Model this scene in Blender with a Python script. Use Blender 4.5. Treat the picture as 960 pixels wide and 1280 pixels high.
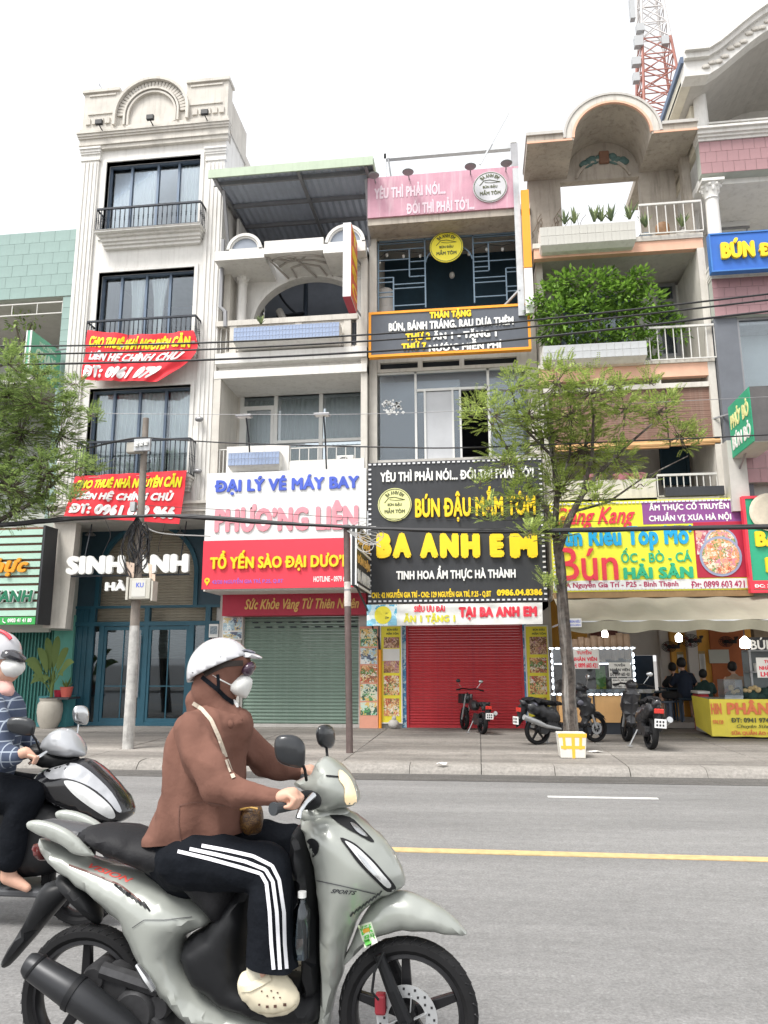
import bpy,bmesh,math,random
from mathutils import Vector,Matrix,noise
from mathutils.geometry import delaunay_2d_cdt
from mathutils.bvhtree import BVHTree
random.seed(7)
PI=math.pi
rad=math.radians
for o in list(bpy.data.objects):bpy.data.objects.remove(o)
SC=bpy.context.scene
COL=SC.collection

# ------------------------------------------------------------------ camera
CAM_H=1.55;PITCH=rad(11.2);YAW=rad(7.0);ROLL=rad(-0.2);FPX=940.0
cam=bpy.data.cameras.new('camera');camo=bpy.data.objects.new('camera',cam);COL.objects.link(camo)
cam.sensor_fit='VERTICAL';cam.sensor_height=36.0;cam.lens=36.0*FPX/1280.0
cam.clip_start=0.05;cam.clip_end=3000
FW=Vector((-math.sin(YAW)*math.cos(PITCH),math.cos(YAW)*math.cos(PITCH),math.sin(PITCH)))
R0=Vector((math.cos(YAW),math.sin(YAW),0));U0=R0.cross(FW)
RT=R0*math.cos(ROLL)+U0*math.sin(ROLL);UP=U0*math.cos(ROLL)-R0*math.sin(ROLL)
EYE=Vector((0,0,CAM_H))
camo.matrix_world=Matrix(((RT.x,UP.x,-FW.x,EYE.x),(RT.y,UP.y,-FW.y,EYE.y),(RT.z,UP.z,-FW.z,EYE.z),(0,0,0,1)))
SC.camera=camo

# ------------------------------------------------------------------ sky, sun, exposure
SUN_EL,SUN_AZ=rad(58),rad(215)
w=bpy.data.worlds.new('World');SC.world=w;w.use_nodes=True
nt=w.node_tree;nt.nodes.clear()
sky=nt.nodes.new('ShaderNodeTexSky');sky.sky_type='NISHITA';sky.sun_disc=False
sky.sun_elevation=SUN_EL;sky.sun_rotation=SUN_AZ;sky.dust_density=1.5;sky.air_density=1.0;sky.altitude=0
hs=nt.nodes.new('ShaderNodeHueSaturation');hs.inputs['Saturation'].default_value=0.14;hs.inputs['Value'].default_value=1.0
gm=nt.nodes.new('ShaderNodeGamma');gm.inputs['Gamma'].default_value=0.55 # an overcast sky is far more even than a clear one
bgn=nt.nodes.new('ShaderNodeBackground');bgn.inputs['Strength'].default_value=0.15
wo=nt.nodes.new('ShaderNodeOutputWorld')
nt.links.new(sky.outputs[0],hs.inputs['Color']);nt.links.new(hs.outputs[0],gm.inputs['Color'])
nt.links.new(gm.outputs[0],bgn.inputs['Color']);nt.links.new(bgn.outputs[0],wo.inputs['Surface'])
sl=bpy.data.lights.new('sun','SUN');sl.energy=1.0;sl.angle=rad(22);sl.color=(1.0,0.97,0.92)
so=bpy.data.objects.new('sun',sl);COL.objects.link(so)
sd=Vector((math.sin(SUN_AZ)*math.cos(SUN_EL),math.cos(SUN_AZ)*math.cos(SUN_EL),math.sin(SUN_EL)))
so.rotation_euler=sd.to_track_quat('Z','Y').to_euler();so.location=(0,0,30)
SC.view_settings.view_transform='Standard';SC.view_settings.look='None'
SC.view_settings.exposure=2.2;SC.view_settings.gamma=1.0
SC.render.engine='CYCLES'
SC.cycles.max_bounces=8;SC.cycles.transparent_max_bounces=12

# ------------------------------------------------------------------ from a picture position to a place in the world
def ray(px,py):
 return FW+RT*((px-480)/FPX)-UP*((py-640)/FPX)
def at(px,py,Y):
 d=ray(px,py);return EYE+d*(Y/d.y)
def onz(px,py,z=0.0):
 d=ray(px,py);return EYE+d*((z-CAM_H)/d.z)
def rect(px0,px1,pyt,pyb,Y):
 mx,my=(px0+px1)/2,(pyt+pyb)/2
 return at(px0,my,Y).x,at(px1,my,Y).x,at(mx,pyb,Y).z,at(mx,pyt,Y).z

# ------------------------------------------------------------------ materials
MATS={}
def mat(name,col,rough=0.7,metal=0.0,var=0.10,scale=3.0,stain=0.0,bump=0.0,bscale=60.0,spec=0.4,emit=0.0,coat=0.0,stain_col=(0.10,0.09,0.08),trans=0.0,alpha=1.0,bdist=.01):
 m=bpy.data.materials.new(name);m.use_nodes=True
 n=m.node_tree.nodes;L=m.node_tree.links;b=n['Principled BSDF']
 b.inputs['Roughness'].default_value=rough;b.inputs['Metallic'].default_value=metal
 b.inputs['Specular IOR Level'].default_value=spec
 c=(col[0],col[1],col[2],1)
 b.inputs['Base Color'].default_value=c
 if coat:b.inputs['Coat Weight'].default_value=coat;b.inputs['Coat Roughness'].default_value=0.08
 if trans:b.inputs['Transmission Weight'].default_value=trans
 if alpha<1:b.inputs['Alpha'].default_value=alpha
 out=None
 if var or stain or bump:
  tc=n.new('ShaderNodeTexCoord')
 if var:
  nz=n.new('ShaderNodeTexNoise');nz.inputs['Scale'].default_value=scale;nz.inputs['Detail'].default_value=7;nz.inputs['Roughness'].default_value=0.65
  L.new(tc.outputs['Object'],nz.inputs['Vector'])
  mr=n.new('ShaderNodeMapRange');mr.inputs[1].default_value=0.3;mr.inputs[2].default_value=0.7
  mr.inputs[3].default_value=1-var;mr.inputs[4].default_value=1+var*0.6
  L.new(nz.outputs[0],mr.inputs[0])
  vm=n.new('ShaderNodeVectorMath');vm.operation='SCALE';vm.inputs[0].default_value=col[:3]
  L.new(mr.outputs[0],vm.inputs['Scale']);out=vm.outputs[0]
 if stain:
  mp=n.new('ShaderNodeMapping');mp.inputs['Scale'].default_value=(5.0,5.0,0.45)
  L.new(tc.outputs['Object'],mp.inputs[0])
  n2=n.new('ShaderNodeTexNoise');n2.inputs['Scale'].default_value=1.6;n2.inputs['Detail'].default_value=9;n2.inputs['Roughness'].default_value=0.72
  L.new(mp.outputs[0],n2.inputs['Vector'])
  m2=n.new('ShaderNodeMapRange');m2.inputs[1].default_value=0.50;m2.inputs[2].default_value=0.78;m2.inputs[3].default_value=0;m2.inputs[4].default_value=stain
  L.new(n2.outputs[0],m2.inputs[0])
  mx=n.new('ShaderNodeMix');mx.data_type='RGBA';mx.inputs[6].default_value=c
  mx.inputs[7].default_value=(*stain_col,1)
  if out:L.new(out,mx.inputs[6])
  L.new(m2.outputs[0],mx.inputs[0]);out=mx.outputs[2]
 if out:L.new(out,b.inputs['Base Color'])
 if bump:
  n3=n.new('ShaderNodeTexNoise');n3.inputs['Scale'].default_value=bscale;n3.inputs['Detail'].default_value=6
  L.new(tc.outputs['Object'],n3.inputs['Vector'])
  bp=n.new('ShaderNodeBump');bp.inputs['Strength'].default_value=bump;bp.inputs['Distance'].default_value=bdist
  L.new(n3.outputs[0],bp.inputs['Height']);L.new(bp.outputs[0],b.inputs['Normal'])
 if emit:
  b.inputs['Emission Color'].default_value=c;b.inputs['Emission Strength'].default_value=emit
 MATS[name]=m;return m

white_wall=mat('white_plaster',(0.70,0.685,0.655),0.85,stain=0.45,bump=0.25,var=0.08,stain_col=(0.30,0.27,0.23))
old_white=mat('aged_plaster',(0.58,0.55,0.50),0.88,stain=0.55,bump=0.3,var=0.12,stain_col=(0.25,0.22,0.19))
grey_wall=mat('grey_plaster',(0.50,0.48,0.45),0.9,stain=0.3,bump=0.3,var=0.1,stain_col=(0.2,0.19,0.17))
dirty_wall=mat('stained_plaster',(0.42,0.375,0.32),0.9,stain=0.8,bump=0.4,var=0.22,scale=1.6,stain_col=(0.13,0.11,0.09))
cream_wall=mat('cream_plaster',(0.66,0.62,0.52),0.85,stain=0.3,bump=0.25,var=0.1,stain_col=(0.35,0.28,0.2))
salmon=mat('salmon_plaster',(0.70,0.42,0.30),0.85,stain=0.25,bump=0.25,var=0.10,stain_col=(0.4,0.27,0.2))
green_tile=mat('green_glazed_tile',(0.25,0.35,0.325),0.35,var=0.12,scale=1.2,stain=0.12)
grout=mat('grout',(0.42,0.44,0.40),0.9,var=0.1)
pink_tile=mat('dusty_pink_tile',(0.34,0.195,0.205),0.45,var=0.14,scale=1.5,stain=0.15)
white_tile=mat('white_tile',(0.47,0.46,0.42),0.4,var=0.12,scale=1.5,stain=0.5,stain_col=(0.3,0.28,0.24))
blue_tile=mat('blue_planter_tile',(0.27,0.34,0.50),0.35,var=0.3,scale=4.0,stain=0.25,stain_col=(0.5,0.5,0.5))
pale_tile=mat('pale_planter_tile',(0.44,0.45,0.46),0.35,var=0.15,scale=4.0,stain=0.25,stain_col=(0.35,0.35,0.35))
teal_paint=mat('teal_painted_metal',(0.018,0.085,0.125),0.45,var=0.12,scale=4)
dark_teal=mat('dark_teal_panel',(0.03,0.065,0.09),0.5,var=0.2,scale=3)
blue_frame=mat('slate_blue_aluminium',(0.13,0.17,0.23),0.4,metal=0.3,var=0.08)
white_frame=mat('white_aluminium',(0.68,0.68,0.66),0.45,var=0.08)
black_iron=mat('black_painted_iron',(0.035,0.04,0.05),0.5,metal=0.3,var=0.15)
white_iron=mat('white_painted_iron',(0.60,0.59,0.56),0.6,var=0.15,stain=0.3,stain_col=(0.3,0.2,0.12))
grey_metal=mat('grey_metal',(0.30,0.30,0.31),0.5,metal=0.6,var=0.15)
galv=mat('galvanised_steel',(0.45,0.46,0.47),0.5,metal=0.6,var=0.15,scale=6)
rust_pole=mat('brown_painted_steel',(0.12,0.085,0.08),0.65,metal=0.2,var=0.25,scale=8,stain=0.3,stain_col=(0.3,0.26,0.22))
green_shutter=mat('green_shutter_steel',(0.18,0.25,0.205),0.5,metal=0.2,var=0.12,scale=2,stain=0.3,stain_col=(0.32,0.34,0.3))
red_shutter=mat('red_shutter_steel',(0.52,0.035,0.045),0.5,metal=0.1,var=0.14,scale=1.5,stain=0.4,stain_col=(0.16,0.02,0.06))
tan_slat=mat('tan_shutter_slat',(0.36,0.32,0.25),0.6,var=0.12)
blind_brown=mat('brown_bamboo_blind',(0.22,0.13,0.10),0.85,var=0.3,scale=3,stain=0.5,stain_col=(0.38,0.30,0.25))
blind_tan=mat('tan_bamboo_edge',(0.62,0.36,0.17),0.8,var=0.2)
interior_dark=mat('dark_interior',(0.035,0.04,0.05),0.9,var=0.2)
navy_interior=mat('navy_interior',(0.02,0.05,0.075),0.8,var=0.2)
curtain_mat=mat('sheer_curtain',(0.80,0.82,0.78),0.9,var=0.06)
orange_wall=mat('orange_wall',(0.70,0.36,0.07),0.8,var=0.12,stain=0.2)
roof_metal=mat('blue_grey_corrugated',(0.46,0.50,0.58),0.55,metal=0.2,var=0.1)
roof_edge=mat('pale_green_fascia',(0.42,0.50,0.38),0.6,var=0.1,stain=0.25)
asb=mat('black_plastic',(0.018,0.018,0.02),0.5,var=0.15,scale=20)
lamp_glass=mat('lamp_glass',(0.75,0.75,0.72),0.15,var=0)
bulb_on=mat('glowing_bulb',(1.0,0.95,0.86),0.4,var=0,emit=9.0)
led_on=mat('white_led',(0.85,0.93,1.0),0.4,var=0,emit=1.6)
terracotta=mat('red_plastic_pot',(0.60,0.13,0.10),0.5,var=0.1)
soil=mat('potting_soil',(0.05,0.035,0.025),0.95,var=0.3)
cable_black=mat('black_cable',(0.025,0.025,0.028),0.6,var=0.1)
concrete_pole=mat('pole_concrete',(0.23,0.20,0.175),0.9,var=0.25,scale=5,stain=0.5,bump=0.5,stain_col=(0.16,0.14,0.12))
paper=mat('white_paper',(0.72,0.71,0.68),0.8,var=0.05,scale=5)

def glass(name,col,rough=0.06,mixa=0.35):
 m=bpy.data.materials.new(name);m.use_nodes=True
 n=m.node_tree.nodes;L=m.node_tree.links;n.remove(n['Principled BSDF'])
 t=n.new('ShaderNodeBsdfTransparent');t.inputs[0].default_value=(*col,1)
 g=n.new('ShaderNodeBsdfGlossy');g.inputs['Roughness'].default_value=rough;g.inputs[0].default_value=(0.9,0.95,1,1)
 f=n.new('ShaderNodeFresnel');f.inputs[0].default_value=1.5
 ad=n.new('ShaderNodeMath');ad.operation='MULTIPLY_ADD';ad.inputs[1].default_value=1.0;ad.inputs[2].default_value=mixa
 L.new(f.outputs[0],ad.inputs[0])
 x=n.new('ShaderNodeMixShader');L.new(ad.outputs[0],x.inputs[0]);L.new(t.outputs[0],x.inputs[1]);L.new(g.outputs[0],x.inputs[2])
 L.new(x.outputs[0],n['Material Output'].inputs[0]);return m
pane=glass('window_glass',(0.90,0.93,0.95),0.05,0.03)
pane_dark=glass('tinted_glass',(0.62,0.68,0.72),0.03,0.03)
pane_milky=glass('dusty_glass',(0.74,0.78,0.80),0.35,0.06)

def print_mat(name,base,cols,scale=9.0,rough=0.5,mixf=1.0):
 """a printed colour picture: cells of the given colours, broken up by noise"""
 m=bpy.data.materials.new(name);m.use_nodes=True
 n=m.node_tree.nodes;L=m.node_tree.links;b=n['Principled BSDF'];b.inputs['Roughness'].default_value=rough
 tc=n.new('ShaderNodeTexCoord')
 nz=n.new('ShaderNodeTexNoise');nz.inputs['Scale'].default_value=scale*1.3;nz.inputs['Detail'].default_value=3
 L.new(tc.outputs['Object'],nz.inputs['Vector'])
 mxv=n.new('ShaderNodeMix');mxv.data_type='RGBA';mxv.inputs[0].default_value=0.25
 L.new(tc.outputs['Object'],mxv.inputs[6]);L.new(nz.outputs['Color'],mxv.inputs[7])
 vo=n.new('ShaderNodeTexVoronoi');vo.inputs['Scale'].default_value=scale
 L.new(mxv.outputs[2],vo.inputs['Vector'])
 sp=n.new('ShaderNodeSeparateColor');L.new(vo.outputs['Color'],sp.inputs[0])
 cr=n.new('ShaderNodeValToRGB');cr.color_ramp.interpolation='CONSTANT'
 els=cr.color_ramp.elements
 els[0].position=0;els[0].color=(*cols[0],1)
 els[1].position=1.0/len(cols);els[1].color=(*cols[1%len(cols)],1)
 for i in range(2,len(cols)):
  e=els.new(i/len(cols));e.color=(*cols[i],1)
 L.new(sp.outputs[0],cr.inputs[0])
 mx=n.new('ShaderNodeMix');mx.data_type='RGBA';mx.inputs[0].default_value=mixf
 mx.inputs[6].default_value=(*base,1);L.new(cr.outputs[0],mx.inputs[7]);L.new(mx.outputs[2],b.inputs['Base Color'])
 return m

# ------------------------------------------------------------------ mesh helpers
OFF={} # world position of each parent, so that meshes can be written in world coordinates
class MB:
 def __init__(s):s.v=[];s.f=[]
 def add(s,vs,fs):
  k=len(s.v);s.v+=[tuple(p) for p in vs];s.f+=[tuple(i+k for i in f) for f in fs];return s
 def box(s,x0,x1,y0,y1,z0,z1):
  if x0>x1:x0,x1=x1,x0
  if y0>y1:y0,y1=y1,y0
  if z0>z1:z0,z1=z1,z0
  return s.add([(x0,y0,z0),(x1,y0,z0),(x1,y1,z0),(x0,y1,z0),(x0,y0,z1),(x1,y0,z1),(x1,y1,z1),(x0,y1,z1)],
              [(0,3,2,1),(4,5,6,7),(0,1,5,4),(1,2,6,5),(2,3,7,6),(3,0,4,7)])
 def bar(s,p,q,w,h=None):
  h=h or w;p=Vector(p);q=Vector(q);d=(q-p).normalized()
  a=d.cross(Vector((0,0,1)))
  if a.length<1e-3:a=Vector((1,0,0))
  a.normalize();b=a.cross(d)
  vs=[]
  for c in (p,q):
   for sx,sy in ((-1,-1),(1,-1),(1,1),(-1,1)):vs.append(c+a*(w/2*sx)+b*(h/2*sy))
  return s.add(vs,[(3,2,1,0),(4,5,6,7),(0,1,5,4),(1,2,6,5),(2,3,7,6),(3,0,4,7)])
 def tube(s,pts,r,n=8,cap=True):
  pts=[Vector(p) for p in pts];rs=r if isinstance(r,(list,tuple)) else [r]*len(pts)
  vs=[];a=None
  for i,p in enumerate(pts):
   d=(pts[min(i+1,len(pts)-1)]-pts[max(i-1,0)])
   if d.length<1e-9:d=Vector((0,0,1))
   d.normalize()
   if a is None:
    a=d.cross(Vector((0,0,1)))
    if a.length<1e-2:a=d.cross(Vector((1,0,0)))
   else:a=a-d*a.dot(d)
   a.normalize();b=d.cross(a)
   for k in range(n):
    t=2*PI*k/n;vs.append(p+(a*math.cos(t)+b*math.sin(t))*rs[i])
  fs=[]
  for i in range(len(pts)-1):
   for k in range(n):
    k2=(k+1)%n;fs.append((i*n+k,i*n+k2,(i+1)*n+k2,(i+1)*n+k))
  if cap:
   fs.append(tuple(range(n-1,-1,-1)));fs.append(tuple((len(pts)-1)*n+k for k in range(n)))
  return s.add(vs,fs)
 def lathe(s,prof,c=(0,0,0),axis='Z',n=24,a0=0.0,a1=2*PI):
  """prof: (radius, height) pairs"""
  full=abs(a1-a0-2*PI)<1e-6;m=n if full else n+1
  vs=[]
  for r,h in prof:
   for k in range(m):
    t=a0+(a1-a0)*k/n
    if axis=='Z':vs.append((c[0]+r*math.cos(t),c[1]+r*math.sin(t),c[2]+h))
    elif axis=='Y':vs.append((c[0]+r*math.cos(t),c[1]+h,c[2]+r*math.sin(t)))
    else:vs.append((c[0]+h,c[1]+r*math.cos(t),c[2]+r*math.sin(t)))
  fs=[]
  for i in range(len(prof)-1):
   for k in range(n):
    k2=(k+1)%m
    if axis=='Y':fs.append((i*m+k,(i+1)*m+k,(i+1)*m+k2,i*m+k2))
    else:fs.append((i*m+k,i*m+k2,(i+1)*m+k2,(i+1)*m+k))
  return s.add(vs,fs)
 def prism(s,poly,y0,y1):
  """outline in x, z pushed from y0 to y1"""
  n=len(poly)
  ar=sum(poly[i][0]*poly[(i+1)%n][1]-poly[(i+1)%n][0]*poly[i][1] for i in range(n))
  if ar<0:poly=poly[::-1]
  vs=[(x,y0,z) for x,z in poly]+[(x,y1,z) for x,z in poly]
  fs=[tuple(range(n)),tuple(range(2*n-1,n-1,-1))]
  for i in range(n):
   j=(i+1)%n;fs.append((j,i,n+i,n+j))
  return s.add(vs,fs)
 def ringz(s,cx,cz,r0,r1,a0,a1,y0,y1,n=24,rz=None):
  """flat curved band in the x, z plane pushed from y0 to y1"""
  k=(rz or 1.0)
  for i in range(n):
   t,u=a0+(a1-a0)*i/n,a0+(a1-a0)*(i+1)/n
   q=[(cx+r*math.cos(a),cz+r*k*math.sin(a)) for r,a in ((r0,t),(r1,t),(r1,u),(r0,u))]
   s.prism(q,y0,y1)
  return s
 def ball(s,c,r,n=12,m=8):
  rx,ry,rz=r if isinstance(r,(tuple,list)) else (r,r,r)
  vs=[(c[0],c[1],c[2]-rz)]
  for i in range(1,m):
   ph=-PI/2+PI*i/m
   for k in range(n):
    t=2*PI*k/n;vs.append((c[0]+rx*math.cos(ph)*math.cos(t),c[1]+ry*math.cos(ph)*math.sin(t),c[2]+rz*math.sin(ph)))
  vs.append((c[0],c[1],c[2]+rz));fs=[]
  for k in range(n):fs.append((0,1+(k+1)%n,1+k))
  for i in range(m-2):
   for k in range(n):
    k2=(k+1)%n;fs.append((1+i*n+k,1+i*n+k2,1+(i+1)*n+k2,1+(i+1)*n+k))
  t=len(vs)-1
  for k in range(n):fs.append((t,1+(m-2)*n+k,1+(m-2)*n+(k+1)%n))
  return s.add(vs,fs)
 def mesh(s,name,off=(0,0,0)):
  me=bpy.data.meshes.new(name);o=Vector(off)
  me.from_pydata([tuple(Vector(p)-o) for p in s.v],[],s.f);me.update();return me
 def build(s,name,m,parent=None,smooth=False,bevel=0.0,fix=False,seg=2,**kw):
  off=OFF.get(parent.name,Vector()) if parent else Vector()
  me=s.mesh(name,off)
  if fix or smooth or bevel:
   bm=bmesh.new();bm.from_mesh(me)
   if fix:bmesh.ops.recalc_face_normals(bm,faces=bm.faces)
   bm.to_mesh(me);bm.free()
  o=link(name,me,m,parent)
  if smooth:shade(me,0.7)
  if bevel:
   b=o.modifiers.new('bevel','BEVEL');b.width=bevel;b.segments=seg;b.limit_method='ANGLE';b.angle_limit=rad(40)
  if kw:tag(o,**kw)
  return o
def shade(me,ang=0.7):
 for p in me.polygons:p.use_smooth=True
 try:me.set_sharp_from_angle(angle=ang)
 except Exception:pass
def link(name,me,m=None,parent=None):
 o=bpy.data.objects.new(name,me);COL.objects.link(o)
 if m is not None and len(me.materials)==0:me.materials.append(m)
 if parent:
  o.parent=parent;OFF[o.name]=OFF.get(parent.name,Vector())
 return o
def tag(o,label=None,cat=None,group=None,kind=None):
 if label:o['label']=label
 if cat:o['category']=cat
 if group:o['group']=group
 if kind:o['kind']=kind
 return o
def thing(name,label,cat,loc=(0,0,0),group=None):
 o=bpy.data.objects.new(name,None);COL.objects.link(o);o.location=loc;o.empty_display_size=0.2
 OFF[o.name]=Vector(loc);return tag(o,label,cat,group)
def copy_tree(o,parent=None):
 c=o.copy();COL.objects.link(c);c.parent=parent
 for ch in list(o.children):copy_tree(ch,c)
 return c
def pieces(name,mb,m,parent,spots,smooth=False):
 """alike pieces sharing one mesh: mb written about the origin, spots in world coordinates (x, y, z[, turn about z[, scale]])"""
 me=mb.mesh(name)
 if smooth:shade(me)
 me.materials.append(m)
 off=OFF.get(parent.name,Vector());r=[]
 for sp in spots:
  o=bpy.data.objects.new(name,me);COL.objects.link(o);o.parent=parent
  o.location=Vector(sp[:3])-off
  if len(sp)>3:o.rotation_euler.z=sp[3]
  if len(sp)>4:o.scale=(sp[4],)*3 if not isinstance(sp[4],(tuple,list)) else sp[4]
  r.append(o)
 return r
def pbox(mb,px0,px1,pyt,pyb,y0,y1):
 x0,x1,z0,z1=rect(px0,px1,pyt,pyb,y0);mb.box(x0,x1,y0,y1,z0,z1);return x0,x1,z0,z1
def wall_holes(mb,x0,x1,z0,z1,y0,y1,holes):
 zs=sorted({z0,z1,*[min(max(h[2],z0),z1) for h in holes],*[min(max(h[3],z0),z1) for h in holes]})
 for a,b in zip(zs,zs[1:]):
  if b-a<1e-4:continue
  m=(a+b)/2;hs_=sorted([h for h in holes if h[2]<m<h[3]])
  x=x0
  for h in hs_:
   if h[0]>x+1e-4:mb.box(x,h[0],y0,y1,a,b)
   x=max(x,h[1])
  if x<x1-1e-4:mb.box(x,x1,y0,y1,a,b)
 return mb

# ------------------------------------------------------------------ lettering (the font that Blender carries)
HORN={'Đ':'Ð','Ơ':'O’','Ớ':'Ó’','Ờ':'Ò’','Ở':'Ỏ’','Ợ':'Ọ’','Ỡ':'Õ’','ơ':'o’','ớ':'ó’','ờ':'ò’','ợ':'ọ’','ở':'ỏ’','ỡ':'õ’'}
def text_mesh(s,depth=0.02,bold=0.0,shear=0.0,spacing=1.0,lines=1.0,align='LEFT'):
 cu=bpy.data.curves.new('text','FONT');cu.body=''.join(HORN.get(ch,ch) for ch in s);cu.size=1.0;cu.extrude=depth;cu.shear=shear
 cu.space_character=spacing+bold*1.2;cu.resolution_u=3;cu.space_line=lines;cu.align_x=align
 o=bpy.data.objects.new('text',cu);COL.objects.link(o)
 me=bpy.data.meshes.new_from_object(o.evaluated_get(bpy.context.evaluated_depsgraph_get()))
 bpy.data.objects.remove(o);bpy.data.curves.remove(cu)
 if bold:# a heavier weight: the same letters again, a little to each side
  bm=bmesh.new();bm.from_mesh(me);bmesh.ops.remove_doubles(bm,verts=bm.verts,dist=1e-5);bm.to_mesh(me);bm.clear()
  st=[(0,0)]+[(bold*math.cos(t),bold*0.75*math.sin(t)) for t in (PI*k/4 for k in range(8))]
  if bold>0.045:st+=[(bold*0.5*a,bold*0.4*b) for a,b in ((1,0),(-1,0))]
  for k,(dx,dy) in enumerate(st):
   n0=len(bm.verts);bm.from_mesh(me);bm.verts.ensure_lookup_table()
   for v in bm.verts[n0:]:v.co.x+=dx;v.co.y+=dy;v.co.z *= 1-0.012*k
  bm.to_mesh(me);bm.free()
 return me
def islands(me):
 par=list(range(len(me.vertices)))
 def fd(i):
  while par[i]!=i:par[i]=par[par[i]];i=par[i]
  return i
 for e in me.edges:
  a,b=fd(e.vertices[0]),fd(e.vertices[1])
  if a!=b:par[a]=b
 g={}
 for i in range(len(par)):g.setdefault(fd(i),[]).append(i)
 return g
def lettering(parent,s,x0,x1,z0,z1,y,m,depth=0.02,bold=0.0,shear=0.0,spacing=1.0,split=False,name=None,lines=1.0,wave=None,align='LEFT'):
 """letters facing -Y that fill x0..x1 by z0..z1 with their backs on y; split gives every letter an object of its own"""
 me=text_mesh(s,0.5,bold,shear,spacing,lines=lines,align=align)
 if split and not bold:
  bm=bmesh.new();bm.from_mesh(me);bmesh.ops.remove_doubles(bm,verts=bm.verts,dist=1e-5);bm.to_mesh(me);bm.free()
 if not len(me.vertices):return None
 xs=[v.co.x for v in me.vertices];ys=[v.co.y for v in me.vertices]
 a,b,c,d=min(xs),max(xs),min(ys),max(ys);off=OFF.get(parent.name,Vector())
 for v in me.vertices:
  u=(v.co.x-a)/(b-a);t=(v.co.y-c)/(d-c);k=v.co.z+0.5
  p=Vector((x0+(x1-x0)*u,y-depth*k,z0+(z1-z0)*t))
  if wave:p=Vector(wave(p.x,p.z,depth*k))
  v.co=p-off
 me.materials.clear();me.materials.append(m);me.update()
 if not split:
  me.name=name or 'lettering';return [link(name or 'lettering',me,m,parent)]
 g=list(islands(me).values());it=[]
 for idx in g:
  xx=[me.vertices[i].co.x for i in idx];it.append([min(xx),max(xx),set(idx),max(me.vertices[i].co.z for i in idx)-min(me.vertices[i].co.z for i in idx)])
 it.sort(key=lambda q:-q[3]);cl=[]
 for q in it:
  best=None
  for c2 in cl:
   ov=min(q[1],c2[1])-max(q[0],c2[0])
   if ov>0.45*min(q[1]-q[0],c2[1]-c2[0]):best=c2;break
  if best:best[2] |= q[2]
  else:cl.append(q)
 cl.sort(key=lambda q:q[0]);out=[]
 for q in cl:
  ids=sorted(q[2]);mp={i:k for k,i in enumerate(ids)}
  nm=bpy.data.meshes.new('letter')
  nm.from_pydata([me.vertices[i].co[:] for i in ids],[],[tuple(mp[i] for i in p.vertices) for p in me.polygons if p.vertices[0] in mp]);nm.update()
  out.append(link(name or 'letter',nm,m,parent))
 bpy.data.meshes.remove(me);return out
def plet(parent,s,px0,px1,pyt,pyb,y,m,**kw):
 x0,x1,z0,z1=rect(px0,px1,pyt,pyb,y);return lettering(parent,s,x0,x1,z0,z1,y,m,**kw)
# ================================================================== ground, road, pavement
def ground_mat(name,base,fine,patch,sc,crack=0.0,rough=0.9):
 m=bpy.data.materials.new(name);m.use_nodes=True
 n=m.node_tree.nodes;L=m.node_tree.links;b=n['Principled BSDF'];b.inputs['Roughness'].default_value=rough;b.inputs['Specular IOR Level'].default_value=0.3
 tc=n.new('ShaderNodeTexCoord')
 def nz(s,d,stretch=None):
  x=n.new('ShaderNodeTexNoise');x.inputs['Scale'].default_value=s;x.inputs['Detail'].default_value=d;x.inputs['Roughness'].default_value=0.7
  if stretch:
   mp=n.new('ShaderNodeMapping');mp.inputs['Scale'].default_value=stretch;L.new(tc.outputs['Object'],mp.inputs[0]);L.new(mp.outputs[0],x.inputs['Vector'])
  else:L.new(tc.outputs['Object'],x.inputs['Vector'])
  return x
 def rng(src,a,c,lo,hi):
  r=n.new('ShaderNodeMapRange');r.inputs[1].default_value=a;r.inputs[2].default_value=c;r.inputs[3].default_value=lo;r.inputs[4].default_value=hi
  L.new(src,r.inputs[0]);return r.outputs[0]
 def mul(a,c):
  x=n.new('ShaderNodeMath');x.operation='MULTIPLY';L.new(a,x.inputs[0]);L.new(c,x.inputs[1]);return x.outputs[0]
 f=rng(nz(sc,4).outputs[0],0.25,0.75,1-fine,1+fine)
 f2=rng(nz(sc*0.25,5).outputs[0],0.3,0.7,1-fine*0.5,1+fine*0.5)
 p=rng(nz(1.0,8,(0.25,1.1,1)).outputs[0],0.35,0.68,1-patch,1+patch*0.4)
 v=mul(mul(f,p),f2)
 vo=n.new('ShaderNodeTexVoronoi');vo.inputs['Scale'].default_value=sc*1.1;L.new(tc.outputs['Object'],vo.inputs['Vector'])
 v=mul(v,rng(vo.outputs['Distance'],0.0,0.35,1.0+fine*0.9,1.0))
 v=mul(v,rng(nz(1.4,5,(0.05,0.9,1)).outputs[0],0.38,0.62,1-patch*.55,1+patch*.2))
 if crack:
  q=n.new('ShaderNodeTexNoise');q.inputs['Scale'].default_value=2.6;q.inputs['Detail'].default_value=10;q.inputs['Roughness'].default_value=0.8;L.new(tc.outputs['Object'],q.inputs['Vector'])
  v=mul(v,rng(q.outputs[0],0.56,0.72,1.0,1-crack))
 vm=n.new('ShaderNodeVectorMath');vm.operation='SCALE';vm.inputs[0].default_value=base;L.new(v,vm.inputs['Scale'])
 L.new(vm.outputs[0],b.inputs['Base Color'])
 bp=n.new('ShaderNodeBump');bp.inputs['Strength'].default_value=0.35;bp.inputs['Distance'].default_value=0.006
 L.new(v,bp.inputs['Height']);L.new(bp.outputs[0],b.inputs['Normal'])
 MATS[name]=m;return m
asphalt=ground_mat('worn_asphalt',(0.212,0.209,0.206),0.26,0.20,55.0,crack=.16)
gutter_m=ground_mat('gutter_asphalt',(0.12,0.114,0.108),0.35,0.35,40.0,crack=0.5)
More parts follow.
